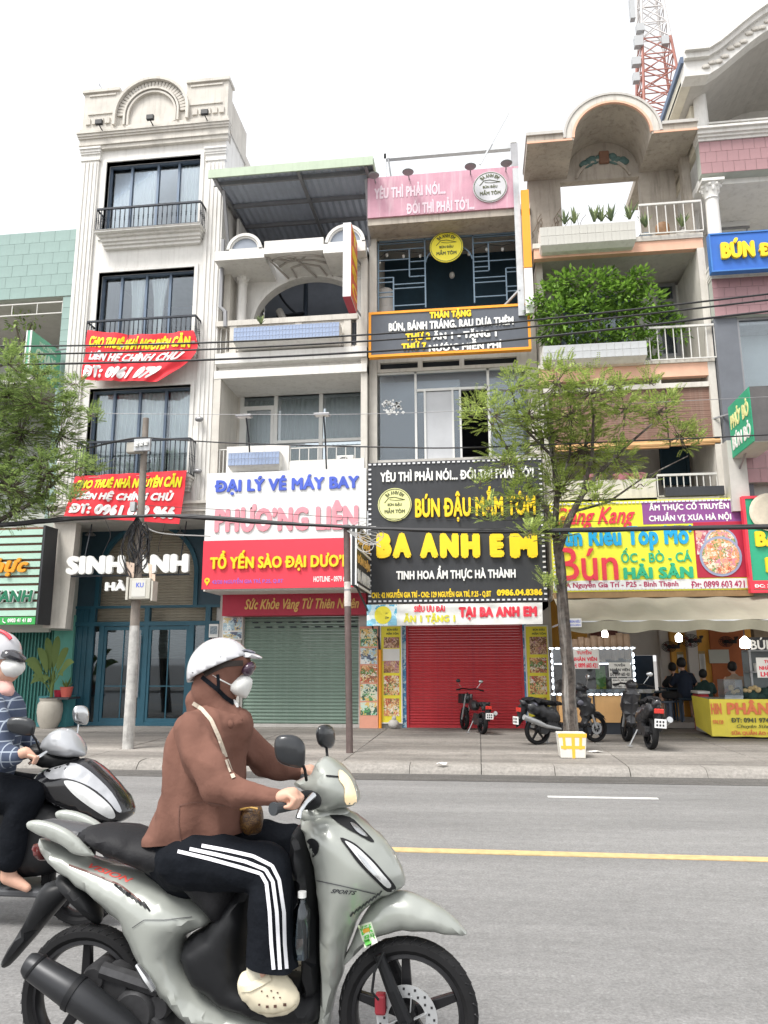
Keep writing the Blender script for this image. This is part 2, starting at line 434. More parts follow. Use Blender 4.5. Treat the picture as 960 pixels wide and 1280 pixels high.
pave_m=ground_mat('pavement_concrete',(0.262,0.243,0.222),0.24,0.44,26.0,crack=0.45)
kerb_m=ground_mat('kerb_concrete',(0.28,0.262,0.24),0.2,0.38,22.0,crack=0.35)
yellow_paint=mat('yellow_road_paint',(0.54,0.39,0.19),0.8,var=0.22,scale=14,stain=0.35,stain_col=(0.3,0.26,0.2))
white_paint=mat('white_road_paint',(0.62,0.61,0.59),0.8,var=0.2,scale=14,stain=0.3,stain_col=(0.3,0.3,0.3))

def sheet(name,x0,x1,y0,y1,z,m,kind='structure',nx=1):
 b=MB();b.add([(x0,y0,z),(x1,y0,z),(x1,y1,z),(x0,y1,z)],[(0,1,2,3)]);o=b.build(name,m);tag(o,kind=kind);return o
YK=11.0 # the kerb line
YF=16.9 # ground-floor shop fronts
sheet('ground',-400,400,-300,900,-0.012,ground_mat('far_ground',(0.2,0.19,0.18),0.2,0.2,5.0))
sheet('road',-90,90,-3.5,YK+0.05,0.0,asphalt)
sheet('gutter',-90,90,YK-0.62,YK+0.04,0.004,gutter_m)
b=MB();b.box(-90,90,-9,-3.5,-0.01,0.12);tag(b.build('pavement_near',pave_m),kind='structure')
# raised pavement: laid concrete bays with open joints between them
pav=thing('pavement',None,None,(0,0,0));pav['kind']='structure'
b=MB();b.box(-60,60,YK+0.3,23,-0.01,0.108);b.build('bedding',gutter_m,pav)
random.seed(3)
bx=-16.0;bay_mb={}
while bx<14:
 wd=2.0;yy=YK+0.32
 for dpt in (1.15,1.5,1.6,1.55):
  t=random.uniform(-0.004,0.004)
  q=MB();q.box(bx+0.006,bx+wd-0.006,yy+0.006,yy+dpt-0.006,0.05,0.12+t);q.build('paving_bay',pave_m,pav,bevel=0.008,seg=1)
  yy+=dpt
 bx+=wd
kerb=thing('kerb',None,None,(0,0,0));kerb['kind']='structure'
me=MB()
# worn kerb: rounded nose, sloping face
prof=[(YK-0.04,0.0),(YK+0.0,0.055),(YK+0.05,0.098),(YK+0.12,0.118),(YK+0.32,0.122),(YK+0.32,-0.01),(YK-0.04,-0.01)]
L_=0.99;n=len(prof)
me.add([(0,y,z) for y,z in prof]+[(L_,y,z) for y,z in prof],[tuple(range(n-1,-1,-1)),tuple(range(n,2*n))]+[(i,(i+1)%n,n+(i+1)%n,n+i) for i in range(n)])
pieces('kerb_stone',me,kerb_m,kerb,[(x*1.0+random.uniform(-.003,.003),random.uniform(-.01,.01),0) for x in range(-20,18)])
for o in kerb.children:o.location.z=random.uniform(-0.006,0.004)
# painted lines
b=MB();b.box(-60,60,6.60,6.735,0.001,0.0075);tag(b.build('yellow_line',yellow_paint),kind='structure')
b=MB();b.box(0.75,1.98,9.29,9.37,0.001,0.0075);b.box(5.0,6.25,9.29,9.37,0.001,0.0075);b.box(-3.6,-2.4,9.29,9.37,0.001,0.0075);tag(b.build('white_line',white_paint),kind='structure')
# litter on the pavement
def litter(name,label,x,y,z,sx,sy,m,seed):
 random.seed(seed);q=MB();n=9
 ring=[(x+sx*math.cos(2*PI*k/n)*random.uniform(.5,1),y+sy*math.sin(2*PI*k/n)*random.uniform(.5,1),z+random.uniform(0.004,0.03)) for k in range(n)]
 q.add(ring+[(x,y,z+0.035),(x,y,z+0.002)],[(k,(k+1)%n,n) for k in range(n)]+[((k+1)%n,k,n+1) for k in range(n)])
 q.build(name,m,label=label,cat='litter')
p=onz(745,941,.12);litter('crumpled_tissue','crumpled white tissue on the pavement right of the foam box',p.x,p.y,.122,.16,.06,paper,4)
p=onz(552,956,.12);litter('paper_scrap','flat pale paper scrap lying near the kerb below the red shutter',p.x,p.y,.122,.10,.03,paper,5)
# ================================================================== helpers for facades
def win(parent,px0,px1,pyt,pyb,Y,cols,frame_m,fr=0.05,depth=0.08,glass_m=None,rows=None,name='window',back=None):
 """a window: frame bars and one pane per light; cols and rows are picture positions of the bars between"""
 x0,x1,z0,z1=rect(px0,px1,pyt,pyb,Y)
 return win_w(parent,x0,x1,z0,z1,Y,[at(c,(pyt+pyb)/2,Y).x for c in cols],frame_m,fr,depth,glass_m,[at((px0+px1)/2,r,Y).z for r in (rows or [])],name)
def win_w(parent,x0,x1,z0,z1,Y,xs,frame_m,fr=0.05,depth=0.08,glass_m=None,zs=(),name='window'):
 f=MB()
 f.box(x0,x0+fr,Y,Y+depth,z0,z1);f.box(x1-fr,x1,Y,Y+depth,z0,z1)
 f.box(x0+fr,x1-fr,Y,Y+depth,z0,z0+fr);f.box(x0+fr,x1-fr,Y,Y+depth,z1-fr,z1)
 for x in xs:f.box(x-fr/2,x+fr/2,Y+.002,Y+depth,z0+fr,z1-fr)
 xx=[x0+fr/2]+list(xs)+[x1-fr/2];zz=[z0+fr/2]+sorted(zs)+[z1-fr/2]
 for z in zs:
  for a,c in zip(xx,xx[1:]):f.box(a+fr/2,c-fr/2,Y+.004,Y+depth,z-fr/2,z+fr/2)
 w_=f.build(name,frame_m,parent)
 if glass_m:
  for a,c in zip(xx,xx[1:]):
   for d,e in zip(zz,zz[1:]):
    g=MB();g.box(a+fr*.4,c-fr*.4,Y+depth*.5,Y+depth*.5+.006,d+fr*.4,e-fr*.4);g.build('pane',glass_m,w_)
 return w_
def curtain(parent,x0,x1,z0,z1,Y,amp=0.035,folds=9,m=None,gather=0.0):
 q=MB();n=folds*6;vs=[]
 for j in range(5):
  t=j/4
  for i in range(n+1):
   u=i/n;uu=0.5+(u-0.5)*(1-gather*math.sin(PI*t))
   vs.append((x0+(x1-x0)*uu,Y+amp*math.sin(u*folds*2*PI+0.3*j)*(0.7+.3*math.sin(u*7)),z1+(z0-z1)*t))
 q.add(vs,[(j*(n+1)+i,j*(n+1)+i+1,(j+1)*(n+1)+i+1,(j+1)*(n+1)+i) for j in range(4) for i in range(n)])
 return q.build('curtain',m or curtain_mat,parent,smooth=True)
def baluster_mb(h,r=0.009,knots=True):
 q=MB();q.box(-r,r,-r,r,0,h)
 if knots:
  for k in (0.42,0.5,0.58):q.lathe([(0.0,k*h-.02),(r*2.4,k*h),(0.0,k*h+.02)],n=6)
 return q
def railing(parent,x0,x1,y0,z0,z1,step=0.11,m=None,side=0.0,top=0.022,knots=True,name='railing'):
 """front rail on y0, with returns of length side; every baluster is a piece of its own"""
 m=m or black_iron;f=MB()
 f.box(x0,x1,y0-top,y0+top,z1-top,z1+top);f.box(x0,x1,y0-.012,y0+.012,z0,z0+.024)
 if side:
  for x in (x0,x1):
   f.box(x-.016,x+.016,y0+top,y0+side,z1-.016,z1+.016);f.box(x-.01,x+.01,y0+top,y0+side,z0,z0+.02)
 r=f.build(name,m,parent)
 n=max(1,int(round((x1-x0)/step)));sp=[(x0+(x1-x0)*i/n,y0,z0+.024) for i in range(n+1)]
 if side:
  for x in (x0,x1):sp+=[(x,y0+side*k/4,z0+.02) for k in (1,2,3)]
 pieces('baluster',baluster_mb(z1-z0-.045,knots=knots),m,r,sp);return r
def tiles_on(parent,x0,x1,z0,z1,Y,tw,th,m,gap=0.006,t=0.012,name='tile',run=0.0,holes=()):
 """tiles laid on a wall face, each an object; rows can be offset by run"""
 q=MB();q.box(-tw/2+gap/2,tw/2-gap/2,-t,0,-th/2+gap/2,th/2-gap/2);sp=[];nz=int(round((z1-z0)/th));th2=(z1-z0)/nz
 for j in range(nz):
  z=z0+(j+.5)*th2;off=(j%2)*run*tw;n=int((x1-x0+off)/tw+0.5)
  for i in range(n+1):
   a=x0-off+i*tw;c=a+tw;a=max(a,x0);c=min(c,x1)
   if c-a<tw*.15:continue
   mx=(a+c)/2
   if any(h[0]<mx<h[1] and h[2]<z<h[3] for h in holes):continue
   sp.append((mx,Y+random.uniform(-.0012,.0012),z,0,((c-a)/tw,1,th2/th)))
 return pieces(name,q,m,parent,sp)
def slats_mb(wd,pitch,t=0.018):
 """one curved roller-shutter slat, width wd, about the origin"""
 q=MB();pr=[(0,0),(-t*.8,pitch*.18),(-t,pitch*.42),(-t*.6,pitch*.72),(0,pitch*.88),(0,pitch*.985)]
 vs=[(-wd/2,y,z) for y,z in pr]+[(wd/2,y,z) for y,z in pr];n=len(pr)
 q.add(vs,[(i,n+i,n+i+1,i+1) for i in range(n-1)]);return q
def shutter(parent,x0,x1,z0,z1,Y,n,m,name='shutter',guide=None):
 f=MB();f.box(x0-.05,x0,Y-.06,Y+.03,z0,z1);f.box(x1,x1+.05,Y-.06,Y+.03,z0,z1)
 f.box(x0,x1,Y-.035,Y-.01,z0,z0+.07)
 fr=f.build(name,guide or m,parent);p=(z1-z0-.07)/n
 pieces('shutter_slat',slats_mb(x1-x0,p),m,fr,[((x0+x1)/2,Y,z0+.07+p*i) for i in range(n)]);return fr
def cornice(mb,x0,x1,y_wall,z,prof,ret=0.0):
 """stacked mouldings: prof = (projection, height) from bottom up"""
 for pj,h in prof:
  mb.box(x0-pj*ret,x1+pj*ret,y_wall-pj,y_wall+.02,z,z+h);z+=h
 return z
def ac_unit(label,x0,x1,z0,z1,y0,dep=0.3):
 t=thing('air_conditioner',label,'air conditioner',((x0+x1)/2,y0,z0))
 q=MB();q.box(x0,x1,y0,y0+dep,z0,z1);q.build('casing',white_frame,t,bevel=.012)
 r=min(x1-x0,z1-z0)*.38;cx=x0+(x1-x0)*.42;cz=(z0+z1)/2
 q=MB();q.lathe([(0,-.006),(r,-.006),(r,-.012),(0,-.012)],(cx,y0,cz),'Y',20);q.build('fan_opening',interior_dark,t)
 q=MB()
 for k in range(1,5):q.lathe([(r*k/4,-.022),(r*k/4+.006,-.022),(r*k/4+.006,-.030),(r*k/4,-.030),(r*k/4,-.022)],(cx,y0,cz),'Y',20)
 for k in range(4):a=k*PI/4;q.bar((cx+r*math.cos(a),y0-.024,cz+r*math.sin(a)),(cx-r*math.cos(a),y0-.024,cz-r*math.sin(a)),.005)
 q.build('fan_grille',white_frame,t)
 q=MB();q.box(x0,x1,y0+.04,y0+.08,z0-.05,z0-.003);q.bar((x0+.05,y0+.06,z0-.05),(x0+.05,y0+dep+.02,z0-.25),.03);q.bar((x1-.05,y0+.06,z0-.05),(x1-.05,y0+dep+.02,z0-.25),.03);q.build('bracket',grey_metal,t)
 return t

# ================================================================== green tiled building, far left
Yg=15.9
g=thing('shophouse','green tiled shophouse with open terrace at the left edge, clinging to the white townhouse','building',(at(0,900,Yg).x,Yg,0))
xl=at(-260,500,Yg).x;xr=at(97,340,Yg).x-.0
xr=at(93,420,Yg).x
zt=at(50,290,Yg).z;zb=at(50,372,Yg).z;zsl0=at(40,316.5,Yg).z;zsl1=at(40,340.5,Yg).z
b=MB();b.box(xl,xr,Yg,Yg+.25,zb,zt);b.box(xl,xr,Yg+.25,Yg+6,zt-.3,zt)
b.box(xr-.38,xr,Yg+.02,Yg+6,at(75,786,Yg).z,zb)
b.box(xl,xr-.38,Yg+2.6,Yg+3,0.12,zb);b.build('wall',grout,g)
hs2=[(xl,at(68,320,Yg).x,zsl0-.05,zsl0+.05),(xl,at(70,342,Yg).x,zsl1-.05,zsl1+.05)]
b=MB();b.box(xl,hs2[0][1],Yg-.004,Yg+.02,hs2[0][2]+.02,hs2[0][3]-.02);b.box(xl,hs2[1][1],Yg-.004,Yg+.02,hs2[1][2]+.02,hs2[1][3]-.02);b.build('vent_slot',interior_dark,g)
th=(zt-zb)/6
tiles_on(g,at(-40,340,Yg).x,xr,zb,zt,Yg,.40,th,green_tile,run=.37,holes=[])
tiles_on(g,xr-.38,xr,at(80,650,Yg).z,zb-.01,Yg+.02,.38,.3,green_tile,gap=.008)
zs=at(40,470,Yg).z
b=MB();b.box(xl,xr-.38,Yg+.05,Yg+2.6,zs-.15,zs);b.build('terrace_slab',grey_wall,g)
b=MB();b.box(xl,xr-.38,Yg+.2,Yg+2.6,zb-.06,zb);b.build('ceiling',grey_wall,g)
railing(g,xl+3,xr-.4,Yg+.05,zb-.42,zb-.12,step=.62,m=white_iron,knots=False,top=.014)
# ground floor: mint pillar, folding gate
Yq=16.95
x0,x1,z0,z1=rect(-60,84,786,905,Yq)
mint=mat('mint_painted_plaster',(0.12,0.36,0.30),0.8,var=0.1,stain=0.2)
gate_m=mat('dark_green_gate',(0.03,0.13,0.11),0.5,var=0.2)
b=MB();xa=at(66,850,Yq).x;xb=at(88,850,Yq).x
b.box(xa,xb+.05,Yq-.1,Yq+.3,.12,z1+.3);b.box(x0-2,xa,Yq-.1,Yq+.3,z1-.05,z1+.5);b.build('ground_floor_pillar',mint,g)
b=MB();b.box(x0-2,xa,Yq+.12,Yq+.16,.12,z1-.05);gt=b.build('folding_gate',gate_m,g)
q=MB();q.box(-.014,.014,-.03,0,0,z1-.06-.12);pieces('gate_bar',q,mat('gate_bar_green',(.05,.22,.19),.5,var=.15),gt,[(xa-.06-.085*i,Yq+.115,.12) for i in range(34)])
b=MB();xa2=at(66,880,Yq).x;xb2=at(92,880,Yq).x;b.box(xa2-.1,xb2+.1,Yq-.45,Yq-.1,.12,at(78,869,Yq).z);b.build('low_wall',mat('teal_plaster',(.06,.24,.26),.7,var=.15,stain=.3,stain_col=(.2,.3,.3)),g)
b=MB();b.box(xl,xr-.1,Yg+.1,Yg+.2,at(40,790,Yg).z,at(40,640,Yg).z);b.build('upper_front',grout,g)

# ================================================================== white townhouse
Y1=15.7;Y1g=16.95
h1=thing('townhouse','tall white four-storey townhouse with fluted pilasters, arched pediment and dark balconies','building',(at(180,900,Y1).x,Y1,0))
xL=at(88,400,Y1).x;xR=at(273.5,400,Y1).x
zbot=at(175,648,Y1).z;zcor=at(190,180,Y1).z;
wins=[]
for (a,c,t,bt) in ((131,249,199,296),(121,241,338,440),(109,236,484,601)):
 wins.append(rect(a,c,t,bt,Y1))
PL=.44 # pilaster width
b=MB();wall_holes(b,xL,xR,zbot,zcor,Y1,Y1+.3,wins)
b.box(xL,xL+.25,Y1+.3,Y1+9,zbot,zcor);b.box(xR-.25,xR,Y1+.3,Y1+9,zbot,zcor+.55);b.box(xL-.1,xL+.15,Y1g+.1,Y1+9,.12,zbot);b.box(xR-.25,xR,Y1g+.1,Y1+9,.12,zbot);b.build('wall',white_wall,h1)
b=MB();b.box(xL+.25,xR-.25,Y1+.3,Y1+9,zbot,zbot+.12)
for k in wins:b.box(xL+.25,xR-.25,Y1+.3,Y1+6,k[2]-.2,k[2]-.02)
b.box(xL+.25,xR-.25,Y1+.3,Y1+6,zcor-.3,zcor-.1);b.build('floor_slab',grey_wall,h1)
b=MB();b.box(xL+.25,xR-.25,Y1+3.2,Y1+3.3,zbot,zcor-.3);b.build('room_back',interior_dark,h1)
# pilasters with flutes
for xa,nm in ((xL,0),(xR-PL,1)):
 b=MB();zc=at(118 if nm==0 else 268,203,Y1).z;b.box(xa,xa+PL,Y1-.06,Y1,zbot,zc);
 for k in range(4):b.box(xa+.045+k*.10,xa+.045+k*.10+.052,Y1-.085,Y1-.06,zbot+.25,zc-.06)
 pl=b.build('pilaster',white_wall,h1)
 b=MB();cornice(b,xa,xa+PL,Y1,zc,[(.09,.05),(.07,.12),(.10,.05),(.12,.07),(.15,.05)],ret=.4);b.build('capital',white_wall,pl)
# entablature and parapet
zc=at(190,184,Y1).z;b=MB()
z=cornice(b,xL-.02,xR+.02,Y1,zc,[(.10,.10),(.14,.06),(.12,.12),(.16,.05),(.19,.06),(.22,.05)],ret=.5)
z=cornice(b,xL-.02,xR+.02,Y1,z,[(.16,.12)],ret=.4)
b.build('cornice',old_white,h1)
zpt=at(270,106,Y1).z;zp0=z;cx=at(193,140,Y1).x;Rr=.93;zcirc=zp0+.28
b=MB();b.box(xL-.04,cx-Rr+.06,Y1-.12,Y1+.2,zp0,zpt-.02);b.box(cx+Rr-.06,xR+.04,Y1-.12,Y1+.2,zp0,zpt-.02)
b.box(xL-.08,cx-Rr+.06,Y1-.18,Y1+.24,zpt-.02,zpt+.06);b.box(cx+Rr-.06,xR+.08,Y1-.18,Y1+.24,zpt-.02,zpt+.06)
for xa,xb in ((xL+.05,cx-Rr),(cx+Rr,xR-.05)):# panels
 b.box(xa+.05,xb-.05,Y1-.15,Y1-.12,zp0+.40,zp0+.44);b.box(xa+.05,xb-.05,Y1-.15,Y1-.12,zpt-.12,zpt-.08)
b.box(xR-.2,xR+.04,Y1+.2,Y1+1.4,zp0-.2,zp0+.7)
b.box(xR-.2,xR+.04,Y1+1.4,Y1+9,zp0-.4,zp0+.05)
b.build('parapet',old_white,h1)
b=MB();b.box(cx-Rr+.04,cx+Rr-.04,Y1-.10,Y1+.12,zp0,zcirc);b.prism([(cx+(Rr-.03)*math.cos(PI*k/28),zcirc+(Rr-.03)*math.sin(PI*k/28)) for k in range(29)],Y1-.09,Y1+.12);b.build('pediment_panel',old_white,h1)
b=MB();
for r0,r1,d in ((Rr-.02,Rr+.05,.24),(Rr-.26,Rr-.21,.20),(Rr-.34,Rr-.29,.17)):
 b.ringz(cx,zcirc,r0,r1,0,PI,Y1-d,Y1-.09,28);b.box(cx-r1,cx-r0,Y1-d,Y1-.09,zp0,zcirc);b.box(cx+r0,cx+r1,Y1-d,Y1-.09,zp0,zcirc)
arch=b.build('pediment_arch',old_white,h1)
b=MB();b.box(-.038,.038,-.05,0,-.085,.085)
q=MB();q.box(-.034,.034,-.055,0,-.08,.08);me=q.mesh('dentil');me.materials.append(old_white)
for k in range(29):
 a=PI*(k+.5)/29;o=bpy.data.objects.new('dentil',me);COL.objects.link(o);o.parent=arch
 o.location=Vector((cx+(Rr-.115)*math.cos(a),Y1-.10,zcirc+(Rr-.115)*math.sin(a)))-OFF[h1.name];o.rotation_euler.y=PI/2-a
q=MB();q.box(-.06,.06,-.04,0,-.08,.08);sp=[]
for i in range(4):sp.append((xL+.12+i*.17,Y1-.12,zp0+.2))
for i in range(5):sp.append((xR-.10-i*.17,Y1-.12,zp0+.2))
pieces('dentil',q,old_white,h1,sp)
# windows, curtains, balconies
cols=[(163,196,222),(150,181,211),(140,172,205)]
for k,((x0,x1,z0,z1),c3) in enumerate(zip(wins,cols)):
 py=(199+296)/2 if k==0 else (338+440)/2 if k==1 else 542
 xs=[at(c,py,Y1+.16).x for c in c3]
 wn=win_w(h1,x0,x1,z0,z1,Y1+.16,xs,blue_frame,.055,.08,pane)
 b=MB();
 for (i0,i1) in (((x0-.07,x0),(x1,x1+.07))):pass
 b.box(x0-.09,x0,Y1-.035,Y1+.14,z0,z1+.07);b.box(x1,x1+.09,Y1-.035,Y1+.14,z0,z1+.07);b.box(x0,x1,Y1-.035,Y1+.14,z1,z1+.07);b.build('window_surround',white_wall,h1)
 zb_=z0+.02
 if k==0:spans=[(x0+.05,xs[0]-.06,5,0),(xs[0],xs[1]-.1,7,0),(xs[2]+.02,x1-.05,5,0)]
 elif k==1:spans=[(xs[0]+.15,xs[1]-.05,6,.35),(xs[1]+.05,xs[2]-.1,5,.5)]
 else:spans=[(x0+.05,xs[0]-.04,6,0),(xs[0]+.02,xs[1],6,0),(xs[1],xs[2],6,0),(xs[2]+.05,x1-.05,5,0)]
 for a,c,nf,gz in spans:curtain(wn,a,c,zb_,z1-.05,Y1+.31,folds=nf,gather=gz)
for k,(a,c,pr,pf,sl_) in enumerate(((122,251,257,297,303),(109.5,244.5,398.5,441,446),(97,238,551,598,604))):
 Yb=Y1-.38;x0=at(a,pr,Yb).x;x1=at(c,pr,Yb).x;zr=at((a+c)/2,pr,Yb).z;zf=wins[k][2]
 railing(h1,x0,x1,Yb,zf+.03,zr,step=.115,side=.36)
 b=MB();z=zf-.30
 for pj,hh in ((.10,.07),(.16,.06),(.22,.08),(.30,.05),(.42,.045)):
  b.box(x0-.02+(.42-pj)*.35,x1+.02-(.42-pj)*.35,Y1-pj,Y1+.01,z,z+hh);z+=hh
 b.box(x0-.03,x1+.03,Y1-.44,Y1+.16,z,zf);b.build('balcony_slab',white_wall,h1)
# band below the lowest balcony and beside it
b=MB();cornice(b,xL,xR,Y1,zbot,[(.10,.10),(.15,.05),(.12,.12),(.2,.06)],ret=.3);b.build('string_course',old_white,h1)
for (px,py) in ((249,545),):pass
b=MB();x0,x1,z0,z1=rect(241,258,533,583,Y1);b.box(x0,x1,Y1-.05,Y1,z0,z1);b.build('wall_panel',white_wall,h1)
# the recessed shop front
Yd=Y1g
xa=at(85,800,Yd).x;xb=at(262,800,Yd).x;xb2=at(283,800,Yd).x;zt=at(180,640,Yd).z+.3;cxa=at(181,780,Yd).x
zsp=at(180,757,Yd).z;z2=at(180,777,Yd).z
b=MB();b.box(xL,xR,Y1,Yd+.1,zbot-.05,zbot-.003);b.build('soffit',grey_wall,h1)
Ra=at(247,757,Yd).x-cxa;zar=zsp+.72
# dark upper panel with the arch cut out
b=MB();n=20;outer=[]
pts=[(cxa+Ra*math.cos(PI*k/n),zar+Ra*math.sin(PI*k/n)) for k in range(n+1)]
for i in range(n):
 p,q_=pts[i],pts[i+1];b.prism([p,q_,(q_[0],zt),(p[0],zt)],Yd,Yd+.08)
b.box(xa,cxa-Ra,Yd,Yd+.08,zsp,zt);b.box(cxa+Ra,xb2,Yd,Yd+.08,zsp,zt)
b.build('upper_panel',dark_teal,h1)
b=MB();b.ringz(cxa,zar,Ra-.10,Ra,0,PI,Yd-.05,Yd+.06,24);b.box(cxa-Ra,cxa-Ra+.1,Yd-.05,Yd+.06,zsp,zar);b.box(cxa+Ra-.1,cxa+Ra,Yd-.05,Yd+.06,zsp,zar)
b.box(xa,xb2,Yd-.06,Yd+.07,zsp-.06,zsp);b.box(xa,xb2,Yd-.06,Yd+.07,z2-.1,z2)
for px in (112,125,181,238,258):x=at(px,840,Yd).x;b.box(x-.06,x+.06,Yd-.055,Yd+.065,.12,zsp-.05 if px in (112,181,258) else z2-.08)
b.box(xa,xb2,Yd-.07,Yd+.05,.12,.2)
fr=b.build('shopfront_frame',teal_paint,h1)
def door(px0,px1,lab):
 x0=at(px0,840,Yd).x;x1=at(px1,840,Yd).x;d=MB();f=.085;z0,z1=.2,z2-.11
 d.box(x0,x0+f,Yd-.035,Yd+.02,z0,z1);d.box(x1-f,x1,Yd-.035,Yd+.02,z0,z1);d.box(x0+f,x1-f,Yd-.035,Yd+.02,z0,z0+f);d.box(x0+f,x1-f,Yd-.035,Yd+.02,z1-f,z1)
 xm=(x0+x1)/2;d.box(xm-.012,xm+.012,Yd-.02,Yd+.005,z0+f,z1-f);zc=z0+(z1-z0)*.37;d.box(x0+f,xm-.012,Yd-.02,Yd+.005,zc-.012,zc+.012);d.box(xm+.012,x1-f,Yd-.02,Yd+.005,zc-.012,zc+.012)
 o=d.build('door',teal_paint,h1)
 for (a,c) in ((x0+f,xm),(xm,x1-f)):
  for (e,g_) in ((z0+f,zc),(zc,z1-f)):q=MB();q.box(a,c,Yd-.006,Yd,e,g_);q.build('pane',pane_dark,o)
 return o,x0,x1
d1,_,_=door(127,179,'l');d2,x0,x1=door(183,236,'r')
q=MB();xh=at(176,830,Yd).x;q.tube([(xh,Yd-.09,.75),(xh,Yd-.09,2.15)],.018);q.bar((xh,Yd-.03,.9),(xh,Yd-.09,.9),.02);q.bar((xh,Yd-.03,2.0),(xh,Yd-.09,2.0),.02);q.build('handle',grey_metal,d1)
for a,c in ((112,125),(238,258),(262,283)):
 x0,x1=at(a,840,Yd).x+.05,at(c,840,Yd).x-.05;q=MB();q.box(x0,x1,Yd-.004,Yd+.003,.2,z2-.1);q.build('side_panel' if a==262 else 'pane',teal_paint if a==262 else pane_dark,fr)
x0=at(85,840,Yd).x;x1=at(112,840,Yd).x-.05;q=MB();q.box(x0,x1,Yd-.02,Yd+.06,.12,zsp-.06)
for i in range(4):q.box(x0+.03+i*(x1-x0)/4,x0+.06+i*(x1-x0)/4,Yd-.035,Yd-.02,.2,zsp-.08)
q.build('fluted_panel',teal_paint,h1)
q=MB();q.box(at(112,700,Yd).x,xb2,Yd+.30,Yd+.34,at(180,822,Yd).z-.02,at(180,822,Yd).z+.03);qs=q.build('rolling_grille',tan_slat,h1)
zz0=at(180,820,Yd).z;pitch=.068;nsl=int((zar+Ra-zz0)/pitch)
pieces('grille_slat',slats_mb(xb2-at(112,700,Yd).x,pitch,.014),tan_slat,qs,[((xb2+at(112,700,Yd).x)/2,Yd+.32,zz0+i*pitch) for i in range(nsl)])
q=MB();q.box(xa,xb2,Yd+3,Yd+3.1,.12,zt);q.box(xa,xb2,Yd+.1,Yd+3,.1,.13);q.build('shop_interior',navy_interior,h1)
# gooseneck lamps over the lettering
for px,lb in ((113,'left lamp over the white letters of the teal shop front'),(225,'right lamp over the white letters of the teal shop front')):
 p=at(px,668,Yd-.4);t=thing('wall_lamp',lb,'lamp',(p.x,Yd,p.z));q=MB();q.tube([(p.x,Yd,p.z+.25),(p.x,Yd-.25,p.z+.3),(p.x,Yd-.4,p.z+.2),(p.x,Yd-.4,p.z+.05)],.012);q.build('arm',grey_metal,t)
 q=MB();q.lathe([(.02,.08),(.05,.07),(.13,0),(.12,-.005),(.04,.06)],(p.x,Yd-.4,p.z-.02),n=16);q.build('lamp_shade',grey_metal,t)
# spotlights on the cornice
for px,py,lb in ((124,153.5,'small black floodlight on the left of the white cornice'),(188,147.5,'small black floodlight below the arched pediment'),(256,141,'small black floodlight on the right of the white cornice')):
 p=at(px,py,Y1-.36);t=thing('floodlight',lb,'floodlight',(p.x,p.y,p.z-.08));q=MB();q.box(p.x-.09,p.x+.09,p.y-.05,p.y+.03,p.z-.06,p.z+.07);q.build('lamp_head',asb,t,bevel=.01);q=MB();q.bar((p.x,p.y,p.z-.06),(p.x+.02,p.y+.2,p.z-.12),.02);q.build('arm',asb,t)
for px,py,lb in ((249,524,'grey oval wall light beside the lowest white balcony'),(247,589,'small grey oval light just above the white string course')):
 p=at(px,py,Y1-.2);t=thing('wall_light',lb,'lamp',(p.x,Y1,p.z));q=MB();q.ball((p.x,p.y,p.z),(.10,.07,.06));q.build('lamp_head',grey_metal,t,smooth=True);q=MB();q.bar((p.x,Y1,p.z+.02),(p.x,p.y,p.z),.02);q.build('arm',grey_metal,t)
# lightning rod / little antenna
p=at(124,104,Y1);t=thing('antenna','thin wire antenna on the left of the white parapet','antenna',(p.x,Y1,p.z-.3));q=MB();q.bar((p.x,Y1,p.z-.3),(p.x-.01,Y1,p.z+.03),.015);q.bar((p.x-.01,Y1,p.z),(p.x+.14,Y1+.1,p.z-.3),.012);q.build('rod',grey_metal,t)
# plaster box of the neighbouring sign on the left pier
x0,x1,z0,z1=rect(63,95,655,786,15.9);b=MB();b.prism([(x0+.06,z1),(x1,z1+.05),(x1-.08,z0),(x0,z0+.02)],15.75,15.98)
b.build('blank_sign',old_white,label='bare white sign box seen from behind, between the mint striped board and teal front',cat='sign')
# steel gutter pipe between the two houses
p0=at(279,300,Y1-.1);p1=at(274,384,Y1-.1);t=thing('drain_pipe','grey drain pipe running down the right edge of the white townhouse','pipe',(p1.x,p1.y,p1.z));q=MB();x_=p0.x;q.tube([(x_,Y1-.1,p0.z),(x_,Y1-.1,p1.z),(x_+.12,Y1-.1,p1.z-.12),(x_+.14,Y1-.1,p1.z-.5)],.05);q.build('pipe',grey_metal,t,smooth=True)
# ================================================================== colours for signs
sg_white=mat('sign_white',(0.74,0.74,0.73),0.5,var=0.05,scale=2,stain=0.15,stain_col=(0.5,0.5,0.48))
sg_red=mat('sign_red',(0.74,0.045,0.075),0.45,var=0.05,scale=2)
sg_dkred=mat('sign_dark_red',(0.42,0.02,0.05),0.5,var=0.1,scale=2)
sg_yellow=mat('sign_yellow_letter',(0.90,0.62,0.02),0.4,var=0.04)
sg_gold=mat('sign_gold_letter',(0.70,0.42,0.12),0.45,var=0.06)
sg_black=mat('sign_black_panel',(0.035,0.037,0.042),0.5,var=0.15,scale=3,stain=0.15,stain_col=(.10,.10,.10))
sg_grey=mat('sign_grey_panel',(0.085,0.095,0.115),0.5,var=0.12,scale=3)
sg_blue_l=mat('blue_letter',(0.07,0.12,0.55),0.45,var=0.06)
sg_pink_l=mat('faded_pink_letter',(0.72,0.28,0.33),0.5,var=0.1,stain=0.2,stain_col=(.75,.6,.6))
sg_wl=mat('white_letter',(0.80,0.80,0.78),0.45,var=0.03)
sg_lemon=mat('lemon_board',(0.80,0.78,0.05),0.5,var=0.05,scale=2)
sg_purple=mat('purple_print',(0.25,0.07,0.26),0.5,var=0.1)
